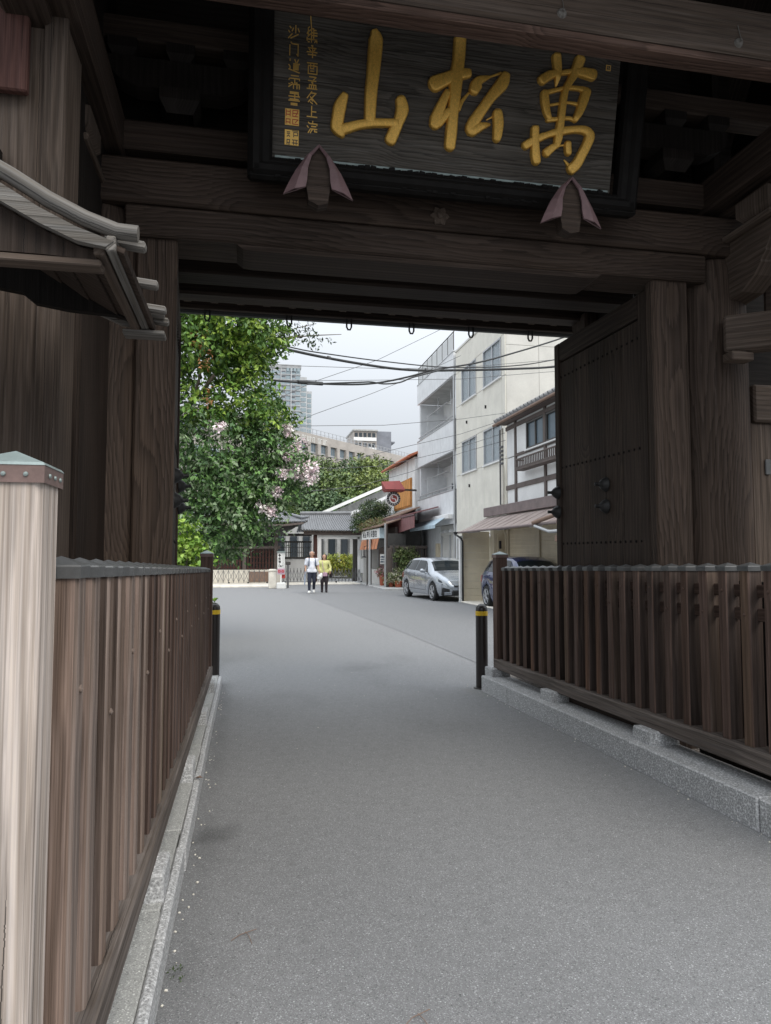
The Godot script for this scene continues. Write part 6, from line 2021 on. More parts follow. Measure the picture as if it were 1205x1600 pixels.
	s = thing("garden_pine", "rounded dark green pine behind the corner shop", "tree", v3(7.3, -0.2, 40.6))
	limb(s, [v3(7.3, -0.2, 40.6), v3(7.1, 1.6, 40.6), v3(7.3, 3.4, 40.6)], 0.14, 0.06, "trunk")
	add_leaves(s, "foliage", leaf_mm([[v3(7.3, 4.0, 40.4), Vector3(0.75, 0.35, 0.7), 420], [v3(6.9, 3.45, 40.4), Vector3(0.75, 0.4, 0.7), 420], [v3(7.9, 3.5, 40.4), Vector3(0.6, 0.5, 0.7), 360], [v3(6.6, 3.0, 40.2), Vector3(0.6, 0.3, 0.6), 260], [v3(7.6, 3.0, 40.2), Vector3(0.9, 0.4, 0.6), 380]], 0.10, [Color(0.05, 0.09, 0.03), Color(0.09, 0.13, 0.035), Color(0.035, 0.07, 0.03)], 17, 0.7))
	s = thing("roof_moss", "mossy plants growing along the corner shop roof edge", "plant", v3(6.6, 2.8, 37.0))
	add_leaves(s, "foliage", leaf_mm([[v3(6.6, 2.86, 38.8), Vector3(0.3, 0.12, 1.2), 130], [v3(6.6, 2.9, 36.2), Vector3(0.3, 0.14, 1.8), 160]], 0.10, [Color(0.12, 0.14, 0.04), Color(0.16, 0.12, 0.05)], 18, 0.6))

func hill() -> void:
	# wooded slope behind the temple
	var b := mb()
	var f := FastNoiseLite.new()
	f.seed = 3
	f.frequency = 0.03
	var hh := func(x: float, d: float) -> float:
		return -0.3 + 6.8 * smoothstep(58.0, 96.0, d) * smoothstep(-60.0, 0.0, x) * smoothstep(75.0, 25.0, x) + 0.6 * f.get_noise_2d(x, d)
	for i in 28:
		for j in 16:
			var q := []
			for e in [[0, 0], [1, 0], [1, 1], [0, 1]]:
				var x: float = -60.0 + (i + e[0]) * 5.0
				var d: float = 57.0 + (j + e[1]) * 4.0
				q.append(v3(x, hh.call(x, d) - (1.5 if (j + e[1] == 0 or j + e[1] == 16) else 0.0), d))
			b.quad(q[0], q[1], q[2], q[3], Vector3.UP)
	struct("hill", b, M.hill_green)
	var cols := [[Color(0.12, 0.18, 0.05), Color(0.17, 0.23, 0.065), Color(0.085, 0.13, 0.045)], [Color(0.24, 0.29, 0.07), Color(0.19, 0.24, 0.07), Color(0.14, 0.19, 0.055)], [Color(0.095, 0.16, 0.065), Color(0.125, 0.185, 0.075), Color(0.065, 0.115, 0.05)]]
	var T := [[4.0, 84.0, 13.4, 3.0, 1, "bright green tree top behind the pink blossoms, left on the hill"], [8.3, 86.0, 13.7, 3.1, 0, "mid green tree top below the long hotel's left windows"], [12.5, 88.0, 13.2, 3.3, 2, "dark green tree in the middle of the hill"], [16.4, 88.0, 14.0, 3.2, 1, "yellowish tree top below the hotel's right windows"], [20.5, 86.0, 13.2, 3.2, 0, "mid green tree on the hill next to the orange tiled roof"], [6.0, 73.0, 10.3, 2.7, 2, "dark tree low on the hill above the lattice wall"], [9.8, 74.0, 10.2, 2.8, 0, "mid green tree above the inner gate's roof ridge"], [13.6, 75.0, 10.4, 2.8, 1, "light green tree beside the red signboard roof"], [17.4, 76.0, 10.8, 2.9, 2, "dark tree behind the shop house roof"], [3.2, 66.0, 8.2, 2.6, 0, "low tree behind the pink blossoms, nearest the street"], [7.6, 64.0, 7.2, 2.3, 2, "small dark tree at the foot of the hill behind the gate roof"], [11.4, 65.0, 7.4, 2.4, 0, "small tree at the foot of the hill behind the white gables"], [-1.5, 80.0, 13.0, 3.4, 2, "dark tree on the hill hidden mostly by the flowering tree"], [25.0, 92.0, 13.5, 3.4, 0, "tree on the hill behind the grey balconies"]]
	for k in T.size():
		var e: Array = T[k]
		var g: float = hh.call(e[0], e[1])
		var s := thing("hill_tree", e[5], "tree", v3(e[0], g, e[1]), "trees on the hill")
		limb(s, [v3(e[0], g - 0.3, e[1]), v3(e[0] + 0.3, (g + e[2]) / 2, e[1]), v3(e[0], e[2] - 1.2, e[1])], 0.28, 0.08, "trunk")
		var cl := []
		var R: float = e[3]
		var hgt: float = (e[2] - g)
		for i in 9:
			var a := rng.randf() * TAU
			var rr := R * rng.randf_range(0.35, 0.75)
			cl.append([v3(e[0] + cos(a) * rr, g + hgt * rng.randf_range(0.35, 0.82), e[1] + sin(a) * rr), Vector3(R * 0.5, R * 0.4, R * 0.5), 210])
		cl.append([v3(e[0], e[2] - R * 0.6, e[1]), Vector3(R * 0.6, R * 0.45, R * 0.6), 260])
		add_leaves(s, "crown", leaf_mm(cl, 0.34, cols[e[4]], 100 + k, 0.7, 3, 0.7))

# ---------------------------------------------------------------- far buildings
func far_buildings() -> void:
	# long hotel-like block beyond the hill, running away to the right
	var t := thing("long_block", "long beige flat roofed block with a row of windows beyond the wooded hill", "building", v3(20, 0, 150))
	var A := v3(-8.0, 0, 113.2)
	var u := (v3(41.0, 0, 168.0) - A).normalized()
	var L := A.distance_to(v3(47.0, 0, 174.7))
	var nz := Vector3(u.z, 0, -u.x)
	if nz.z < 0: nz = -nz
	var bs := Basis(u, Vector3.UP, nz)
	var mid := A + u * L / 2 - nz * 8.0
	var b := mb()
	b.box(mid + Vector3.UP * 10.4, Vector3(L, 20.8, 15.4), bs)
	obj("lower_mass", b, M.far_wall, t)
	b = mb()
	b.box(mid + Vector3.UP * 21.85, Vector3(L, 2.1, 15.0), bs)
	obj("recess_wall", b, M.slate_wall, t)
	b = mb(1.05)
	b.box(mid + Vector3.UP * 23.75, Vector3(L, 1.7, 16.0), bs)
	obj("fascia", b, M.far_wall, t)
	var n := int(L / 3.3)
	for k in n:
		var c: Vector3 = A + u * (k + 0.5) * L / n
		b = mb()
		b.box(c + u * L / n * 0.5 + Vector3.UP * 21.85 - nz * 0.2, Vector3(0.9, 2.1, 0.8), bs)
		obj("pilaster", b, M.far_wall, t)
		b = mb()
		b.box(c + Vector3.UP * 21.9 - nz * 0.45, Vector3(2.2, 1.75, 0.1), bs)
		var w := obj("window", b, M.glass_blue, t)
		b = mb()
		for i in 4: b.box(c + u * (i - 1.5) * 0.7 + Vector3.UP * 21.9 - nz * 0.37, Vector3(0.08, 1.75, 0.06), bs)
		b.box(c + Vector3.UP * 21.1 - nz * 0.36, Vector3(2.3, 0.35, 0.08), bs)
		obj("mullions", b, M.alu, w)
		for row in 2:
			b = mb()
			b.box(c + Vector3.UP * (17.5 - row * 3.8) + nz * -0.28, Vector3(2.0, 1.9, 0.1), bs)
			obj("window", b, M.tower_glass, t)
	b = mb()
	var k := 0
	while k < 26:
		var p := A + u * (14.0 + k * 0.85) + Vector3.UP * 23.5 + nz * 0.05
		if k % 9 != 3:
			b.box(p, Vector3(0.08, 1.1, 0.1), bs)
			b.box(p + u * 0.22 + Vector3.UP * (0.4 if k % 3 else -0.4), Vector3(0.42, 0.1, 0.1), bs)
			if k % 2 == 0: b.box(p + u * 0.42, Vector3(0.08, 1.1, 0.1), bs)
		k += 1
	obj("rooftop_lettering", b, M.white, t)
	b = mb()
	for i in 60:
		var p := A + u * (i * L / 60.0) + Vector3.UP * 25.3 - nz * 1.5
		b.box(p, Vector3(0.1, 1.5, 0.1), bs)
	for y in [25.3, 26.0]: b.box(mid + nz * 6.5 + Vector3.UP * y, Vector3(L, 0.07, 0.07), bs)
	obj("roof_railing", b, M.alu, t)
	# small block behind it
	t = thing("slab_block", "small grey and white apartment block above the long beige block", "building", v3(36, 0, 204))
	bx("front_mass", M.far_wall, t, 30.3, 37.0, 0, 36.8, 200, 214, 0.0, 1.4)
	bx("side_mass", M.slate_wall, t, 37.05, 41.4, 0, 37.0, 200.5, 214)
	bx("roof_slab", M.concrete, t, 30.0, 37.3, 36.85, 37.25, 199.4, 214.5, 0.0, 1.3)
	bx("side_balcony", M.slate_wall, t, 41.4, 42.6, 33.8, 34.2, 201, 206)
	for r in 2:
		bx("balcony_rail", M.plaster, t, 30.3, 36.9, 34.0 - r * 2.9, 35.0 - r * 2.9, 199.6, 199.8)
		for i in 5: bx("window", M.glass_dark, t, 30.6 + i * 1.28, 31.5 + i * 1.28, 35.0 - r * 2.9, 36.3 - r * 2.9, 199.85, 199.95)
	# glazed tower
	t = thing("glass_tower", "tall blue-grey glazed tower block in the distance behind the flowering tree", "tower", v3(24, 0, 412))
	bx("core", M.tower_wall, t, 8.0, 30.1, 0, 108.0, 401, 424)
	bx("corner_core", M.tower_wall, t, 30.1, 34.0, 0, 103.0, 403.5, 424)
	bx("end_core", M.tower_wall, t, 34.0, 37.1, 0, 95.5, 406, 424)
	bx("crown", M.tower_wall, t, 7.5, 30.5, 107.0, 109.0, 400.2, 424, 0.0, 0.7)
	var wm := mb()
	wm.box(Vector3.ZERO, Vector3(2.35, 1.9, 0.3))
	var wmesh := wm.mesh()
	var floors := 15
	for fl in floors:
		var y := 104.6 - fl * 2.95
		bx("floor_band", M.tower_wall, t, 7.6, 30.4, y - 1.5, y - 1.05, 400.3, 401.0, 0.0, 0.85)
		for i in 8:
			var x := 9.4 + i * 2.75
			if i in [4, 6]:
				bx("balcony", M.slate_wall, t, x - 1.1, x + 1.1, y - 1.2, y + 0.9, 400.85, 400.98, 0.0, 0.7)
				bx("balcony_front", M.tower_glass, t, x - 1.2, x + 1.2, y - 1.05, y - 0.1, 400.25, 400.4)
			else:
				put("window", wmesh, M.tower_glass, t, v3(x, y, 400.85))
		if y < 100.0:
			bx("window", M.tower_glass, t, 30.5, 33.6, y - 0.9, y + 1.1, 403.3, 403.5)
		if y < 93.0:
			bx("window", M.tower_glass, t, 34.4, 36.7, y - 0.9, y + 1.1, 405.8, 406.0)
	bx("fin", M.tower_wall, t, 24.6, 25.1, 60.0, 107.0, 399.9, 401.0, 0.0, 1.3)
	bx("fin", M.tower_wall, t, 18.9, 19.3, 60.0, 107.0, 399.9, 401.0, 0.0, 1.3)
	for i in 4: bx("roof_screen", M.tower_glass, t, 22.2 + i * 2.0, 23.7 + i * 2.0, 105.2, 107.0, 400.1, 400.19)

# ---------------------------------------------------------------- cables over the street
func utility_wires() -> void:
	var C := [
		["thick black cable bundle sagging across the street just under the eave", [v3(-1.92, 5.42, 12.0), v3(-1.12, 5.48, 12.8), v3(-0.19, 5.50, 13.6), v3(0.95, 5.48, 14.4), v3(2.42, 5.54, 15.3), v3(3.76, 5.67, 16.1), v3(5.24, 5.92, 16.8), v3(6.88, 6.22, 17.5), v3(8.45, 6.55, 18.2), v3(10.66, 7.12, 19.0)], 0.030],
		["black support cable running along the top of the upper cable bundle", [v3(-1.92, 5.48, 12.03), v3(-1.12, 5.53, 12.83), v3(-0.19, 5.56, 13.63), v3(0.95, 5.55, 14.43), v3(1.81, 5.60, 14.93), v3(3.07, 5.73, 15.7), v3(4.85, 5.92, 16.6), v3(6.88, 6.30, 17.5), v3(8.45, 6.75, 18.2), v3(10.67, 7.43, 19.0)], 0.014],
		["thick black cable with a splice that dips low then climbs to the right", [v3(-1.98, 4.81, 12.5), v3(-1.26, 4.82, 13.2), v3(-0.54, 4.81, 13.7), v3(0.44, 4.86, 14.4), v3(1.56, 5.00, 15.1), v3(2.48, 5.17, 15.7), v3(3.13, 5.33, 16.0), v3(3.83, 5.59, 16.4), v3(4.56, 5.87, 16.7), v3(5.82, 6.27, 17.3), v3(6.98, 6.72, 17.8), v3(8.56, 7.37, 18.4), v3(10.27, 8.15, 19.0)], 0.022],
		["loose cable loop hanging beneath the spliced cable", [v3(1.23, 4.83, 14.5), v3(2.40, 5.07, 15.1), v3(2.71, 5.14, 15.3), v3(3.03, 5.16, 15.5), v3(3.44, 5.26, 15.7), v3(3.78, 5.42, 15.8), v3(4.58, 5.74, 16.2)], 0.017]]
	for e in C:
		var t := thing("utility_cable", e[0], "cable", (e[1][3] as Vector3))
		var b := mb()
		var p := []
		var pts: Array = e[1]
		for i in pts.size() - 1:
			for k in 5:
				p.append((pts[i] as Vector3).cubic_interpolate(pts[i + 1], pts[maxi(i - 1, 0)], pts[mini(i + 2, pts.size() - 1)], k / 5.0))
		p.append(pts[-1])
		b.tube(p, [e[2]], 8)
		obj("sheath", b, M.cable, t)
		if e[2] == 0.022:
			b = mb()
			b.tube([pts[3].lerp(pts[4], 0.55), pts[4].lerp(pts[5], 0.05)], [0.042], 10)
			obj("splice_sleeve", b, M.cable, t)
		if e[2] == 0.030:
			for q in [1.6, 3.5, 5.3]:
				var i := int(q)
				var a: Vector3 = pts[i].lerp(pts[i + 1], q - i)
				b = mb()
				b.tube([a, a + (pts[i + 1] - pts[i]).normalized() * 0.07], [0.038], 8)
				obj("cable_tie", b, M.wire, t)
	var Wl := [
		["thin wire rising steeply right to pass under the eave", [v3(0.88, 5.32, 18.0), v3(1.73, 5.87, 18.5), v3(3.64, 6.85, 19.6), v3(5.59, 8.06, 20.5), v3(6.77, 8.80, 21.0)]],
		["thin wire rising right from the tower to the top balcony", [v3(0.72, 4.40, 18.0), v3(1.75, 5.02, 18.6), v3(3.46, 5.87, 19.6), v3(5.16, 6.75, 20.4), v3(6.55, 7.53, 21.0)]],
		["nearly level thin wire just above the long beige block", [v3(0.88, 4.57, 18.0), v3(2.27, 4.76, 18.7), v3(3.79, 4.95, 19.4), v3(6.35, 5.41, 20.4), v3(8.01, 5.78, 21.0)]],
		["thin wire just below the upper cable bundle", [v3(0.87, 6.13, 18.0), v3(3.74, 6.48, 19.1), v3(6.23, 6.87, 20.0), v3(9.76, 7.58, 21.0)]],
		["low thin wire over the inner gate roof to the timbered house", [v3(0.90, 2.85, 18.0), v3(3.02, 3.18, 19.0), v3(4.61, 3.68, 19.7), v3(6.35, 4.38, 20.4), v3(8.00, 4.91, 21.0)]],
		["thin wire crossing the wooded hill to the timbered house", [v3(0.89, 3.56, 18.0), v3(2.27, 3.61, 18.7), v3(3.79, 3.80, 19.4), v3(5.90, 4.40, 20.2), v3(8.00, 5.15, 21.0)]],
		["thin wire beside the spliced cable", [v3(0.71, 5.74, 18.0), v3(2.62, 6.02, 18.8), v3(6.23, 6.53, 20.0), v3(9.76, 7.20, 21.0)]],
		["thin wire in front of the middle grey balcony", [v3(2.85, 3.81, 18.0), v3(4.45, 4.33, 19.0), v3(6.25, 4.90, 20.1), v3(8.01, 5.58, 21.0)]]]
	for e in Wl:
		var b := mb()
		b.tube(e[1], [0.0075], 5)
		tag(obj("overhead_wire", b, M.wire), e[0], "wire", "thin overhead wires")

# ---------------------------------------------------------------- cars
func lut(pts: Array, f: float) -> float:
	for i in pts.size() - 1:
		if f <= pts[i + 1][0]:
			var t: float = (f - pts[i][0]) / (pts[i + 1][0] - pts[i][0])
			t = t * t * (3.0 - 2.0 * t) * 0.35 + t * 0.65
			return lerpf(pts[i][1], pts[i + 1][1], clampf(t, 0, 1))
	return pts[-1][1]

class CarShape:
	var L := 4.3
	var W := 1.74
	var H := 1.48
	var host: Node
	var zf := 1.3
	var zr := -1.3
	const TOP := [[0.0, 0.62], [0.015, 0.72], [0.05, 0.80], [0.09, 0.92], [0.2, 0.985], [0.38, 1.0], [0.54, 0.985], [0.62, 0.93], [0.70, 0.80], [0.775, 0.675], [0.86, 0.63], [0.93, 0.565], [0.975, 0.50], [1.0, 0.40]]
	const BELT := [[0.0, 0.56], [0.05, 0.63], [0.2, 0.665], [0.5, 0.635], [0.7, 0.615], [0.78, 0.60], [0.88, 0.565], [0.96, 0.48], [1.0, 0.36]]
	const HW := [[0.0, 0.78], [0.03, 0.90], [0.12, 0.98], [0.3, 1.0], [0.7, 1.0], [0.85, 0.985], [0.93, 0.92], [0.975, 0.80], [1.0, 0.62]]
	const TW := [[0.0, 0.80], [0.05, 0.70], [0.12, 0.66], [0.3, 0.68], [0.55, 0.68], [0.66, 0.72], [0.775, 0.84], [0.85, 0.84], [1.0, 0.86]]

	func ring(f: float) -> Array:
		var z := lerpf(-L / 2, L / 2, f)
		var hw: float = W / 2 * host.lut(HW, f)
		var top: float = H * host.lut(TOP, f)
		var belt: float = minf(H * host.lut(BELT, f), top - 0.02)
		var tw: float = hw * host.lut(TW, f)
		var yb := 0.19 + 0.05 * smoothstep(0.9, 1.0, f) + 0.08 * smoothstep(0.08, 0.0, f)
		var arch := 0.0
		for c in [zf, zr]:
			var dz := absf(z - c)
			if dz < 0.365: arch = maxf(arch, 0.31 + sqrt(0.365 * 0.365 - dz * dz))
		var y0 := maxf(yb, arch)
		var y1 := maxf(yb + 0.13, arch + 0.02)
		var y2 := maxf(lerpf(y1, belt, 0.5), arch + 0.04)
		y2 = minf(y2, belt - 0.01)
		return [Vector3(hw * 0.93, y0, z), Vector3(hw * 0.985, y1, z), Vector3(hw, y2, z), Vector3(hw * 0.965, belt, z), Vector3(tw, lerpf(belt, top, 0.90), z), Vector3(tw * 0.82, lerpf(belt, top, 0.985), z), Vector3(tw * 0.4, top + 0.012, z), Vector3(0, top + 0.018, z)]

	func at(f: float, v: float, side: float, off := 0.0) -> Vector3:
		var r := ring(f)
		var i := clampi(int(v), 0, 6)
		var p: Vector3 = (r[i] as Vector3).lerp(r[i + 1], v - i)
		if off != 0.0:
			var e := 0.004
			var pf := _p(f + e, v) - _p(f - e, v)
			var pv := _p(f, minf(v + 0.05, 7.0)) - _p(f, maxf(v - 0.05, 0.0))
			var n := pf.cross(pv).normalized()
			if n.dot(p - Vector3(0, 0.6, p.z * 0.6)) < 0: n = -n
			p += n * off
		p.x *= side
		return p

	func _p(f: float, v: float) -> Vector3:
		var r := ring(clampf(f, 0.0, 1.0))
		var i := clampi(int(v), 0, 6)
		return (r[i] as Vector3).lerp(r[i + 1], v - i)

func car_patch(b: MB, c: CarShape, side: float, f0: float, f1: float, g0: float, g1: float, v0: float, v1: float, off: float, nf := 5, nv := 3) -> void:
	# f runs from f0..f1 at the lower edge and g0..g1 at the upper one
	for i in nf:
		for j in nv:
			var q := []
			for e in [[0, 0], [1, 0], [1, 1], [0, 1]]:
				var a := float(i + e[0]) / nf
				var s := float(j + e[1]) / nv
				q.append(c.at(lerpf(lerpf(f0, f1, a), lerpf(g0, g1, a), s), lerpf(v0, v1, s), side, off))
			b.quad(q[0], q[1], q[2], q[3], Vector3(side * 0.6, 0.8, 0.3 if f0 > 0.5 else -0.3))

func make_car(called: String, label: String, paint: String, at: Vector3, turn: float, L: float, W: float, H: float) -> void:
	var t := thing(called, label, "car", at, "", turn if turn != 0.0 else 0.0001)
	var c := CarShape.new()
	c.L = L
	c.W = W
	c.H = H
	c.host = self
	c.zf = L * 0.5 - 0.86
	c.zr = -L * 0.5 + 0.76
	var b := mb()
	var N := 60
	var V := 7
	var P := []
	for i in N + 1:
		var row := []
		for j in V + 1: row.append(c.at(float(i) / N, j, 1.0))
		P.append(row)
	for side in [1.0, -1.0]:
		var nrm := []
		for i in N + 1:
			var row := []
			for j in V + 1:
				var du: Vector3 = P[mini(i + 1, N)][j] - P[maxi(i - 1, 0)][j]
				var dv: Vector3 = P[i][mini(j + 1, V)] - P[i][maxi(j - 1, 0)]
				var n := dv.cross(du).normalized()
				if n.dot(P[i][j] - Vector3(0, 0.5, P[i][j].z * 0.8)) < 0: n = -n
				if j == V: n = Vector3(0, n.y, n.z).normalized()
				row.append(n * Vector3(side, 1, 1))
			nrm.append(row)
		var S := Vector3(side, 1, 1)
		for i in N:
			for j in V:
				b.squad(P[i][j] * S, P[i + 1][j] * S, P[i + 1][j + 1] * S, P[i][j + 1] * S, nrm[i][j], nrm[i + 1][j], nrm[i + 1][j + 1], nrm[i][j + 1])
		for e in [0, N]:
			var ctr := Vector3(0, 0.4, P[e][0].z + (0.06 if e else -0.05))
			for j in V: b.tri(ctr, P[e][j] * S, P[e][j + 1] * S, Vector3(0, 0, 1 if e else -1), nrm[e][j], nrm[e][j + 1])
			b.tri(ctr, P[e][0] * S, Vector3(0, P[e][0].y, P[e][0].z), Vector3(0, 0, 1 if e else -1), Vector3(0, -1, 0), Vector3(0, -1, 0))
	obj("body", b, M[paint], t)
	b = mb()
	b.box(Vector3(0, 0.42, 0), Vector3(W * 0.86, 0.44, L * 0.93), Basis(), 0.05)
	obj("underbody", b, M.car_black, t)
	for side in [1.0, -1.0]:
		b = mb()
		car_patch(b, c, side, 0.40, 0.62, 0.405, 0.565, 3.12, 3.9, 0.008)
		obj("side_window", b, M.car_glass, t)
		b = mb()
		car_patch(b, c, side, 0.20, 0.385, 0.215, 0.39, 3.12, 3.9, 0.008)
		obj("side_window", b, M.car_glass, t)
		b = mb()
		car_patch(b, c, side, 0.635, 0.70, 0.58, 0.585, 3.12, 3.85, 0.008, 3)
		car_patch(b, c, side, 0.10, 0.185, 0.15, 0.20, 3.2, 3.85, 0.008, 3)
		obj("quarter_window", b, M.car_glass, t)
		b = mb()
		for f in [0.195, 0.392, 0.66]: car_patch(b, c, side, f, f + 0.0035, f, f + 0.0035, 1.1, 3.0, 0.003, 1, 5)
		car_patch(b, c, side, 0.195, 0.66, 0.195, 0.66, 1.1, 1.14, 0.003, 12, 1)
		obj("door_seams", b, M.car_black, t)
		b = mb()
		for f in [0.24, 0.44]:
			b.box(c.at(f, 2.72, side, 0.012), Vector3(0.02, 0.03, 0.17), Basis(), 0.008)
		obj("door_handles", b, M[paint], t)
		b = mb()
		var q := c.at(0.66, 3.0, side)
		b.lathe([Vector2(0, -0.09), Vector2(0.07, -0.07), Vector2(0.09, 0.0), Vector2(0.07, 0.07), Vector2(0, 0.09)], q + Vector3(side * 0.13, 0.10, 0), Basis(Vector3.BACK, PI / 2).scaled(Vector3(1, 0.8, 0.75)), 12)
		b.bar(q, q + Vector3(side * 0.1, 0.07, 0), 0.05, 0.03)
		obj("wing_mirror", b, M[paint], t)
		b = mb()
		car_patch(b, c, side, 0.885, 0.988, 0.865, 0.972, 2.40, 2.96, 0.006, 6, 3)
		obj("headlight", b, M.lamp_clear, t)
		b = mb()
		car_patch(b, c, side, 0.915, 0.96, 0.905, 0.945, 2.5, 2.85, 0.010, 3, 2)
		obj("headlight_inner", b, M.glass_dark, t)
		b = mb()
		car_patch(b, c, side, 0.008, 0.075, 0.02, 0.08, 2.3, 2.95, 0.006, 5, 3)
		obj("tail_light", b, M.lamp_red, t)
		b = mb()
		car_patch(b, c, side, 0.952, 0.997, 0.962, 0.998, 0.75, 1.75, 0.006, 4, 3)
		obj("fog_light_recess", b, M.car_black, t)
	b = mb()
	for side in [1.0, -1.0]: car_patch(b, c, side, 0.765, 0.765, 0.635, 0.625, 4.15, 4.15, 0.0, 1, 1)
	b = mb()
	for side in [1.0, -1.0]:
		for i in 6:
			var f0 := lerpf(0.635, 0.765, i / 6.0)
			var f1 := lerpf(0.635, 0.765, (i + 1) / 6.0)
			for j in 4:
				var v0 := lerpf(4.25, 7.0, j / 4.0)
				var v1 := lerpf(4.25, 7.0, (j + 1) / 4.0)
				b.quad(c.at(f0, v0, side, 0.007), c.at(f1, v0, side, 0.007), c.at(f1, v1, side, 0.007), c.at(f0, v1, side, 0.007), Vector3(0, 0.7, 0.7))
	obj("windscreen", b, M.car_glass, t)
	b = mb()
	for side in [1.0, -1.0]:
		for i in 3:
			var f0 := lerpf(0.035, 0.085, i / 3.0)
			var f1 := lerpf(0.035, 0.085, (i + 1) / 3.0)
			for j in 3:
				var v0 := lerpf(4.3, 7.0, j / 3.0)
				var v1 := lerpf(4.3, 7.0, (j + 1) / 3.0)
				b.quad(c.at(f0, v0, side, 0.007), c.at(f1, v0, side, 0.007), c.at(f1, v1, side, 0.007), c.at(f0, v1, side, 0.007), Vector3(0, 0.5, -0.7))
	obj("rear_window", b, M.car_glass, t)
	b = mb()
	b.box(Vector3(0, 0.30, L / 2 + 0.02), Vector3(0.95, 0.17, 0.10), Basis(), 0.03)
	b.box(Vector3(0, 0.52, L / 2 + 0.02), Vector3(0.8, 0.06, 0.06), Basis(), 0.02)
	obj("grille", b, M.car_black, t)
	b = mb()
	b.box(Vector3(0, 0.42, L / 2 + 0.085), Vector3(0.33, 0.165, 0.012), Basis(), 0.004)
	obj("number_plate", b, M.plate, t)
	b = mb()
	b.box(Vector3(0, 0.30, L / 2 - 0.1), Vector3(W * 0.8, 0.03, 0.2), Basis(), 0.01)
	obj("front_lip", b, M[paint], t)
	for z in [c.zf, c.zr]:
		for side in [1.0, -1.0]:
			var wb := Basis(Vector3.BACK, -side * PI / 2)
			var w := mb()
			w.lathe([Vector2(0.20, -0.19), Vector2(0.30, -0.19), Vector2(0.315, -0.16), Vector2(0.315, -0.03), Vector2(0.30, 0.0), Vector2(0.215, 0.0)], Vector3(side * (W / 2 - 0.02), 0.315, z), wb, 28)
			var wo := obj("wheel", w, M.tyre, t)
			w = mb()
			w.lathe([Vector2(0.215, -0.005), Vector2(0.21, -0.03), Vector2(0.195, -0.05), Vector2(0.0, -0.06)], Vector3(side * (W / 2 - 0.02), 0.315, z), wb, 24)
			obj("wheel_well", w, M.car_black, wo)
			w = mb()
			w.lathe([Vector2(0.225, -0.004), Vector2(0.222, 0.004), Vector2(0.20, -0.006), Vector2(0.198, -0.03)], Vector3(side * (W / 2 - 0.02), 0.315, z), wb, 28)
			w.lathe([Vector2(0.055, -0.045), Vector2(0.05, 0.0), Vector2(0.0, 0.004)], Vector3(side * (W / 2 - 0.02), 0.315, z), wb, 14)
			for k in 10:
				var a := TAU * k / 10 + (0.12 if k % 2 else -0.12)
				var dirv := Vector3(0, cos(a), sin(a))
				w.bar(Vector3(side * (W / 2 - 0.025), 0.315, z) + dirv * 0.04, Vector3(side * (W / 2 - 0.025), 0.315, z) + dirv * 0.21, 0.026, 0.026, 0.004, Vector3.RIGHT)
			obj("rim", w, M.rim, wo)

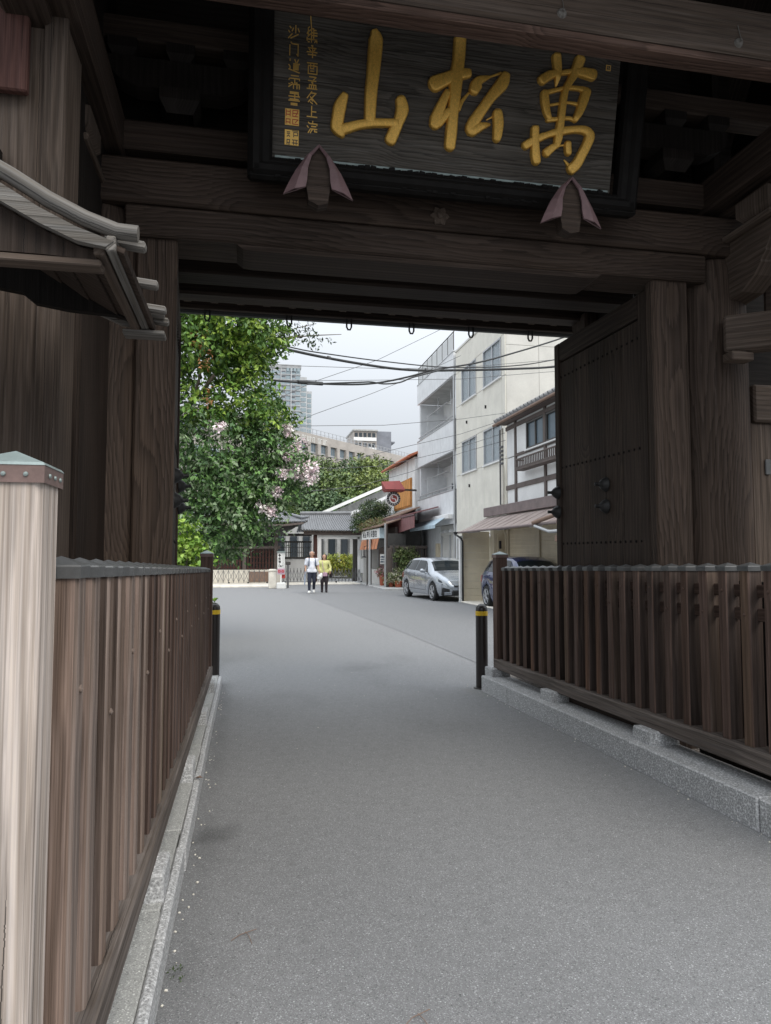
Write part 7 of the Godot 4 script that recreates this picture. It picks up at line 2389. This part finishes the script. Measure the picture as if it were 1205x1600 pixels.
# ---------------------------------------------------------------- people
# surface nets of tapered capsules joined by a smooth minimum; bones are [a, b, ra, rb]
func nets(b: MB, bones: Array, cell: float, k: float, cuts: Array = [], grow := 0.0) -> void:
	var lo := Vector3.ONE * 1e9
	var hi := -lo
	for e in bones:
		for p in 2:
			var r: float = e[2 + p] + grow + cell * 2.0
			lo = lo.min(e[p] - Vector3.ONE * r)
			hi = hi.max(e[p] + Vector3.ONE * r)
	var n := Vector3i(((hi - lo) / cell).ceil()) + Vector3i.ONE * 2
	var f := PackedFloat32Array()
	f.resize(n.x * n.y * n.z)
	f.fill(1.0)
	for e in bones:
		var a: Vector3 = e[0]
		var d: Vector3 = e[1] - a
		var dd := maxf(d.length_squared(), 1e-9)
		var ra: float = e[2] + grow
		var rb: float = e[3] + grow
		var m := maxf(ra, rb) + k + cell * 3.0
		var l := Vector3i((((e[0] as Vector3).min(e[1]) - Vector3.ONE * m - lo) / cell).floor()).clamp(Vector3i.ZERO, n - Vector3i.ONE)
		var h := Vector3i((((e[0] as Vector3).max(e[1]) + Vector3.ONE * m - lo) / cell).ceil()).clamp(Vector3i.ZERO, n - Vector3i.ONE)
		for z in range(l.z, h.z + 1):
			for y in range(l.y, h.y + 1):
				for x in range(l.x, h.x + 1):
					var p := lo + Vector3(x, y, z) * cell
					var t := clampf((p - a).dot(d) / dd, 0.0, 1.0)
					var v := (p - a - d * t).length() - lerpf(ra, rb, t)
					var i := x + n.x * (y + n.y * z)
					var o := f[i]
					var q := maxf(k - absf(o - v), 0.0) / k
					f[i] = minf(o, v) - q * q * k * 0.25
	for cu in cuts:
		for z in n.z:
			for y in n.y:
				for x in n.x:
					var i := x + n.x * (y + n.y * z)
					f[i] = maxf(f[i], (cu[0] as Vector3).dot(lo + Vector3(x, y, z) * cell) - cu[1])
	var idx := {}
	var vs := []
	var ns := []
	var sx := 1
	var sy := n.x
	var sz := n.x * n.y
	var off := [0, sx, sy, sx + sy, sz, sx + sz, sy + sz, sx + sy + sz]
	var cor := [Vector3(0, 0, 0), Vector3(1, 0, 0), Vector3(0, 1, 0), Vector3(1, 1, 0), Vector3(0, 0, 1), Vector3(1, 0, 1), Vector3(0, 1, 1), Vector3(1, 1, 1)]
	var edges := [[0, 1], [2, 3], [4, 5], [6, 7], [0, 2], [1, 3], [4, 6], [5, 7], [0, 4], [1, 5], [2, 6], [3, 7]]
	for z in n.z - 1:
		for y in n.y - 1:
			for x in n.x - 1:
				var i := x + sy * y + sz * z
				var s := f[i] < 0.0
				var cross := false
				for c in off:
					if (f[i + c] < 0.0) != s:
						cross = true
						break
				if not cross: continue
				var acc := Vector3.ZERO
				var cnt := 0
				for e in edges:
					var fa := f[i + off[e[0]]]
					var fb := f[i + off[e[1]]]
					if (fa < 0.0) != (fb < 0.0):
						acc += (cor[e[0]] as Vector3).lerp(cor[e[1]], fa / (fa - fb))
						cnt += 1
				idx[i] = vs.size()
				vs.append(lo + (Vector3(x, y, z) + acc / cnt) * cell)
				var g := Vector3.ZERO
				for c in 8: g += (cor[c] as Vector3 - Vector3.ONE * 0.5) * f[i + off[c]]
				ns.append(g.normalized() if g.length() > 1e-9 else Vector3.UP)
	for i in idx:
		for ax in 3:
			var st: int = [sx, sy, sz][ax]
			var o1: int = [sy, sz, sx][ax]
			var o2: int = [sz, sx, sy][ax]
			if (f[i] < 0.0) != (f[i + st] < 0.0):
				if idx.has(i - o1) and idx.has(i - o2) and idx.has(i - o1 - o2):
					var q := [idx[i], idx[i - o1], idx[i - o1 - o2], idx[i - o2]]
					b.squad(vs[q[0]], vs[q[1]], vs[q[2]], vs[q[3]], ns[q[0]], ns[q[1]], ns[q[2]], ns[q[3]])

func hand(b: MB, w: Vector3, dir: Vector3, across: Vector3) -> void:
	# relaxed hand: palm and five curled fingers; across points to the thumb side
	var nrm := dir.cross(across).normalized()
	var bones := [[w, w + dir * 0.05, 0.024, 0.026]]
	for k in 4:
		var s := across * (0.03 - 0.02 * k)
		var l: float = [0.036, 0.042, 0.039, 0.030][k]
		var p0 := w + dir * 0.06 + s
		var p1 := p0 + dir * l
		var p2 := p1 + (dir * 0.8 + nrm * 0.6) * l * 0.75
		var p3 := p2 + (dir * 0.4 + nrm * 0.9) * l * 0.6
		bones.append([w + dir * 0.03 + s * 0.8, p0, 0.014, 0.011])
		bones.append([p0, p1, 0.0105, 0.0095])
		bones.append([p1, p2, 0.0095, 0.0088])
		bones.append([p2, p3, 0.0088, 0.0078])
	bones.append([w + dir * 0.015 + across * 0.018, w + dir * 0.045 + across * 0.045 + nrm * 0.012, 0.015, 0.012])
	bones.append([w + dir * 0.045 + across * 0.045 + nrm * 0.012, w + dir * 0.08 + across * 0.05 + nrm * 0.02, 0.0115, 0.009])
	nets(b, bones, 0.006, 0.008)

func person(called: String, label: String, at: Vector3, turn: float, s: Dictionary) -> void:
	var t := thing(called, label, "person", at, "", turn)
	var J: Dictionary = s.j
	var sk := []
	var torso := [[J.pelvis, J.waist, 0.135, 0.125], [J.waist, J.chest, 0.125, 0.135], [J.chest + Vector3(-0.09, 0.03, 0), J.chest + Vector3(0.09, 0.03, 0), 0.105, 0.105], [J.hip_l, J.hip_r, 0.115, 0.115], [J.shoulder_l, J.shoulder_r, 0.062, 0.062]]
	var arms_up := []
	var arms_lo := []
	var legs := []
	var feet := []
	for e in ["l", "r"]:
		arms_up.append([J["shoulder_" + e], J["elbow_" + e], 0.056, 0.043])
		arms_lo.append([J["elbow_" + e], J["wrist_" + e], 0.041, 0.028])
		legs.append([J["hip_" + e], J["knee_" + e], 0.093, 0.062])
		legs.append([J["knee_" + e], J["ankle_" + e], 0.060, 0.040])
		feet.append([J["ankle_" + e] + Vector3(0, -0.02, -0.02), J["toe_" + e], 0.045, 0.036])
	var neck := [[J.chest + Vector3(0, 0.12, 0), J.head + Vector3(0, -0.06, -0.02), 0.062, 0.055]]
	var b := mb()
	nets(b, torso + arms_up + arms_lo + legs + feet + neck, 0.022, 0.04)
	# head on a finer grid
	var H: Vector3 = J.head
	nets(b, [[H + Vector3(0, 0.045, -0.025), H + Vector3(0, 0.05, 0.005), 0.088, 0.082], [H + Vector3(0, 0.0, 0.02), H + Vector3(0, -0.065, 0.045), 0.068, 0.040], [H + Vector3(0, 0.03, 0.085), H + Vector3(0, -0.01, 0.105), 0.012, 0.017], [H + Vector3(0, -0.04, 0.075), H + Vector3(0, -0.045, 0.08), 0.022, 0.02], [H + Vector3(-0.083, 0.02, -0.01), H + Vector3(-0.088, -0.02, -0.005), 0.016, 0.011], [H + Vector3(0.083, 0.02, -0.01), H + Vector3(0.088, -0.02, -0.005), 0.016, 0.011], [H + Vector3(0, -0.05, -0.02), H + Vector3(0, -0.13, -0.03), 0.055, 0.058]], 0.009, 0.02)
	for e in ["l", "r"]:
		var dirv: Vector3 = ((J["wrist_" + e] as Vector3) - J["elbow_" + e]).normalized()
		hand(b, J["wrist_" + e], dirv, (Vector3(0, 0, 1) - dirv * dirv.z).normalized())
	var body := obj("body", b, M.skin, t)
	for x in [-0.032, 0.032]:
		b = mb()
		b.lathe([Vector2(0, -0.006), Vector2(0.011, -0.003), Vector2(0.011, 0.003), Vector2(0, 0.006)], H + Vector3(x, 0.028, 0.083), Basis(Vector3.RIGHT, PI / 2), 8)
		obj("eye", b, M.ink, body)
	b = mb()
	b.box(H + Vector3(0, -0.047, 0.098), Vector3(0.042, 0.008, 0.008), Basis(), 0.003)
	obj("mouth", b, M.mauve, body)
	# clothes
	b = mb()
	nets(b, torso + s.sleeves, 0.022, 0.035, [[Vector3(0, -1, 0), -s.hem], [Vector3(0, 1, -0.25), s.neck]], 0.018)
	obj("shirt", b, M[s.shirt], t)
	b = mb()
	nets(b, [[J.hip_l, J.hip_r, 0.115, 0.115], [J.pelvis, J.waist, 0.13, 0.12]] + legs, 0.022, 0.035, [[Vector3(0, 1, 0), s.hem + 0.05]], 0.012)
	obj("trousers", b, M[s.trousers], t)
	for k in 2:
		b = mb()
		nets(b, [feet[k]], 0.016, 0.02, [], 0.012)
		obj("shoe", b, M[s.shoes], t)
	b = mb()
	nets(b, s.hair, 0.011, 0.02)
	obj("hair", b, M[s.hair_mat], t)

func people() -> void:
	var j := {"pelvis": Vector3(0, 0.95, 0), "waist": Vector3(0, 1.08, 0.015), "chest": Vector3(0, 1.30, 0), "hip_l": Vector3(-0.085, 0.91, 0), "hip_r": Vector3(0.085, 0.91, 0), "knee_l": Vector3(-0.10, 0.50, 0.09), "ankle_l": Vector3(-0.10, 0.10, 0.13), "toe_l": Vector3(-0.115, 0.045, 0.29), "knee_r": Vector3(0.10, 0.50, 0.02), "ankle_r": Vector3(0.085, 0.15, -0.22), "toe_r": Vector3(0.09, 0.048, -0.09), "shoulder_l": Vector3(-0.185, 1.40, -0.01), "shoulder_r": Vector3(0.185, 1.40, -0.01), "elbow_l": Vector3(-0.255, 1.14, -0.03), "wrist_l": Vector3(-0.265, 0.93, 0.07), "elbow_r": Vector3(0.25, 1.14, -0.02), "wrist_r": Vector3(0.30, 0.94, 0.10), "head": Vector3(0, 1.60, 0.02)}
	var h: Vector3 = j.head
	var a := v3(2.75, gy(29.6), 29.6)
	person("man", "man in a white polo shirt, dark jeans and white trainers walking towards the gate", a, -0.09, {"j": j, "shirt": "cloth_white", "trousers": "cloth_navy", "shoes": "white", "hair_mat": "hair_grey", "hem": 0.86, "neck": 1.445,
		"sleeves": [[j.shoulder_l, j.shoulder_l.lerp(j.elbow_l, 0.75), 0.062, 0.058], [j.shoulder_r, j.shoulder_r.lerp(j.elbow_r, 0.75), 0.062, 0.058]],
		"hair": [[h + Vector3(-0.06, 0.07, -0.05), h + Vector3(0.06, 0.07, -0.05), 0.052, 0.052], [h + Vector3(-0.04, 0.02, -0.075), h + Vector3(0.04, 0.02, -0.075), 0.05, 0.05]]})
	var b := mb()
	for x in [-0.12, 0.12]:
		b.tube([a + Vector3(x * 1.1, 1.12, 0.10), a + Vector3(x * 1.12, 1.30, 0.15), a + Vector3(x, 1.44, 0.07), a + Vector3(x, 1.45, -0.05), a + Vector3(x * 0.9, 1.38, -0.13)], [0.022], 6)
	b.box(a + Vector3(0, 1.22, -0.21), Vector3(0.27, 0.40, 0.15), Basis(), 0.05)
	tag(obj("backpack", b, M.strap_blue), "dark blue backpack worn by the man in white", "backpack")
	b = mb()
	b.lathe([Vector2(0, -0.17), Vector2(0.09, -0.13), Vector2(0.11, 0.0), Vector2(0.07, 0.10), Vector2(0.02, 0.16), Vector2(0, 0.16)], a + Vector3(0.33, 0.70, 0.14), Basis(Vector3.BACK, -0.5).scaled(Vector3(1, 1, 0.6)), 12)
	b.tube([a + Vector3(0.33, 0.83, 0.14), a + Vector3(0.31, 0.93, 0.13)], [0.008], 5)
	tag(obj("carrier_bag", b, M.white), "white bag in the man's hand between the couple", "bag")
	b = mb()
	b.tube([a + Vector3(-0.28, 0.90, 0.09), a + Vector3(-0.29, 0.66, 0.09), a + Vector3(-0.30, 0.36, 0.08)], [0.05, 0.075, 0.055], 8, true, 0.5)
	tag(obj("folded_jacket", b, M.cloth_bluegrey), "blue-grey folded jacket hanging from the man's right hand", "jacket")
	var k := {"pelvis": Vector3(0, 0.89, 0), "waist": Vector3(0, 1.01, 0.01), "chest": Vector3(0, 1.21, 0), "hip_l": Vector3(-0.08, 0.86, 0), "hip_r": Vector3(0.08, 0.86, 0), "knee_l": Vector3(-0.085, 0.47, 0.05), "ankle_l": Vector3(-0.085, 0.09, 0.0), "toe_l": Vector3(-0.09, 0.042, 0.14), "knee_r": Vector3(0.09, 0.47, 0.07), "ankle_r": Vector3(0.095, 0.09, 0.10), "toe_r": Vector3(0.10, 0.042, 0.24), "shoulder_l": Vector3(-0.165, 1.30, -0.01), "shoulder_r": Vector3(0.165, 1.30, -0.01), "elbow_l": Vector3(-0.24, 1.07, -0.02), "wrist_l": Vector3(-0.20, 0.88, 0.12), "elbow_r": Vector3(0.245, 1.07, -0.02), "wrist_r": Vector3(0.25, 0.88, 0.10), "head": Vector3(0, 1.475, 0.02)}
	h = k.head
	a = v3(3.35, gy(30.4), 30.4)
	person("woman", "woman in a yellow shirt and dark trousers walking beside the man", a, -0.10, {"j": k, "shirt": "cloth_yellow", "trousers": "cloth_black", "shoes": "cloth_black", "hair_mat": "hair_black", "hem": 0.80, "neck": 1.345,
		"sleeves": [[k.shoulder_l, k.elbow_l, 0.058, 0.05], [k.elbow_l, k.elbow_l.lerp(k.wrist_l, 0.8), 0.05, 0.045], [k.shoulder_r, k.elbow_r, 0.058, 0.05], [k.elbow_r, k.elbow_r.lerp(k.wrist_r, 0.8), 0.05, 0.045]],
		"hair": [[h + Vector3(-0.05, 0.085, -0.02), h + Vector3(0.05, 0.085, -0.02), 0.062, 0.062], [h + Vector3(-0.085, 0.05, -0.03), h + Vector3(-0.08, -0.07, -0.02), 0.04, 0.034], [h + Vector3(0.085, 0.05, -0.03), h + Vector3(0.08, -0.07, -0.02), 0.04, 0.034], [h + Vector3(0, 0.05, -0.07), h + Vector3(0, -0.07, -0.065), 0.08, 0.065]]})
	b = mb()
	b.tube([a + Vector3(-0.10, 1.33, -0.05), a + Vector3(-0.10, 1.33, 0.10), a + Vector3(-0.06, 1.05, 0.165), a + Vector3(0.0, 0.84, 0.17)], [0.012], 6)
	b.box(a + Vector3(0.02, 0.76, 0.16), Vector3(0.20, 0.17, 0.06), Basis(), 0.025)
	tag(obj("pouch", b, M.cloth_pink), "pink pouch on a strap in front of the woman", "bag")
	b = mb()
	b.box(a + Vector3(0.29, 0.74, 0.06), Vector3(0.09, 0.20, 0.22), Basis(Vector3.UP, 0.3), 0.03)
	b.tube([a + Vector3(0.29, 0.83, 0.0), a + Vector3(0.26, 0.90, 0.06), a + Vector3(0.29, 0.83, 0.14)], [0.008], 5)
	b.tube([a + Vector3(0.11, 1.34, -0.05), a + Vector3(0.12, 1.32, 0.09), a + Vector3(0.20, 1.1, 0.1), a + Vector3(0.27, 0.85, 0.06)], [0.012], 6)
	tag(obj("handbag", b, M.cloth_black), "black handbag at the woman's left side", "bag")

# ---------------------------------------------------------------- things on the ground
func ground_litter() -> void:
	var b := mb()
	for k in 90:
		var left := k % 3 != 0
		var d := rng.randf_range(1.6, 8.0)
		var x := (-0.232 + absf(rng.randfn()) * 0.035) if left else (2.545 - absf(rng.randfn()) * 0.03)
		var s := rng.randf_range(0.003, 0.009)
		b.box(v3(x, gy(d) + s * 0.4, d), Vector3(s, s * 0.8, s * 1.3), Basis(Vector3.UP, rng.randf() * 3.0), s * 0.25)
	for k in 40:
		var d := rng.randf_range(1.6, 12.0)
		var s := rng.randf_range(0.003, 0.008)
		b.box(v3(rng.randf_range(-0.2, 2.5), gy(d) + s * 0.3, d), Vector3(s, s * 0.7, s * 1.2), Basis(Vector3.UP, rng.randf() * 3.0), s * 0.25)
	obj("loose_grit", b, M.pale_stone, null, "stuff")
	# pine needles and a dead leaf on the asphalt
	var N := [["forked dry pine needle lying on the asphalt near the camera", 0.47, 2.09], ["dry pine needle beside the left kerb", -0.03, 2.68]]
	for e in N:
		b = mb()
		var at := v3(e[1], gy(e[2]) + 0.004, e[2])
		b.tube([at, at + Vector3(0.03, 0.002, -0.03), at + Vector3(0.09, 0.004, -0.055)], [0.0013], 5)
		b.tube([at + Vector3(0.05, 0.003, -0.045), at + Vector3(0.062, 0.004, -0.01), at + Vector3(0.072, 0.003, 0.04)], [0.0012], 5)
		tag(obj("pine_needle", b, M.roof_brown), e[0], "pine needle")
	b = mb()
	var at := v3(-0.27, gy(4.35) + 0.118, 4.35)
	b.tri(at, at + Vector3(0.03, 0.008, -0.02), at + Vector3(0.05, 0.002, 0.01), Vector3.UP, Vector3.UP, Vector3.UP)
	b.tri(at, at + Vector3(0.05, 0.002, 0.01), at + Vector3(0.02, 0.012, 0.025), Vector3.UP, Vector3.UP, Vector3.UP)
	tag(obj("dead_leaf", b, M.roof_brown), "small brown dead leaf on the left kerb", "leaf")
	var t := thing("weed", "tiny green weed growing at the foot of the left kerb", "plant", v3(-0.2, gy(2.48), 2.48))
	add_leaves(t, "leaves", leaf_mm([[v3(-0.2, gy(2.48) + 0.015, 2.48), Vector3(0.014, 0.008, 0.018), 9]], 0.012, [Color(0.07, 0.10, 0.04)], 33, 0.6, 3))
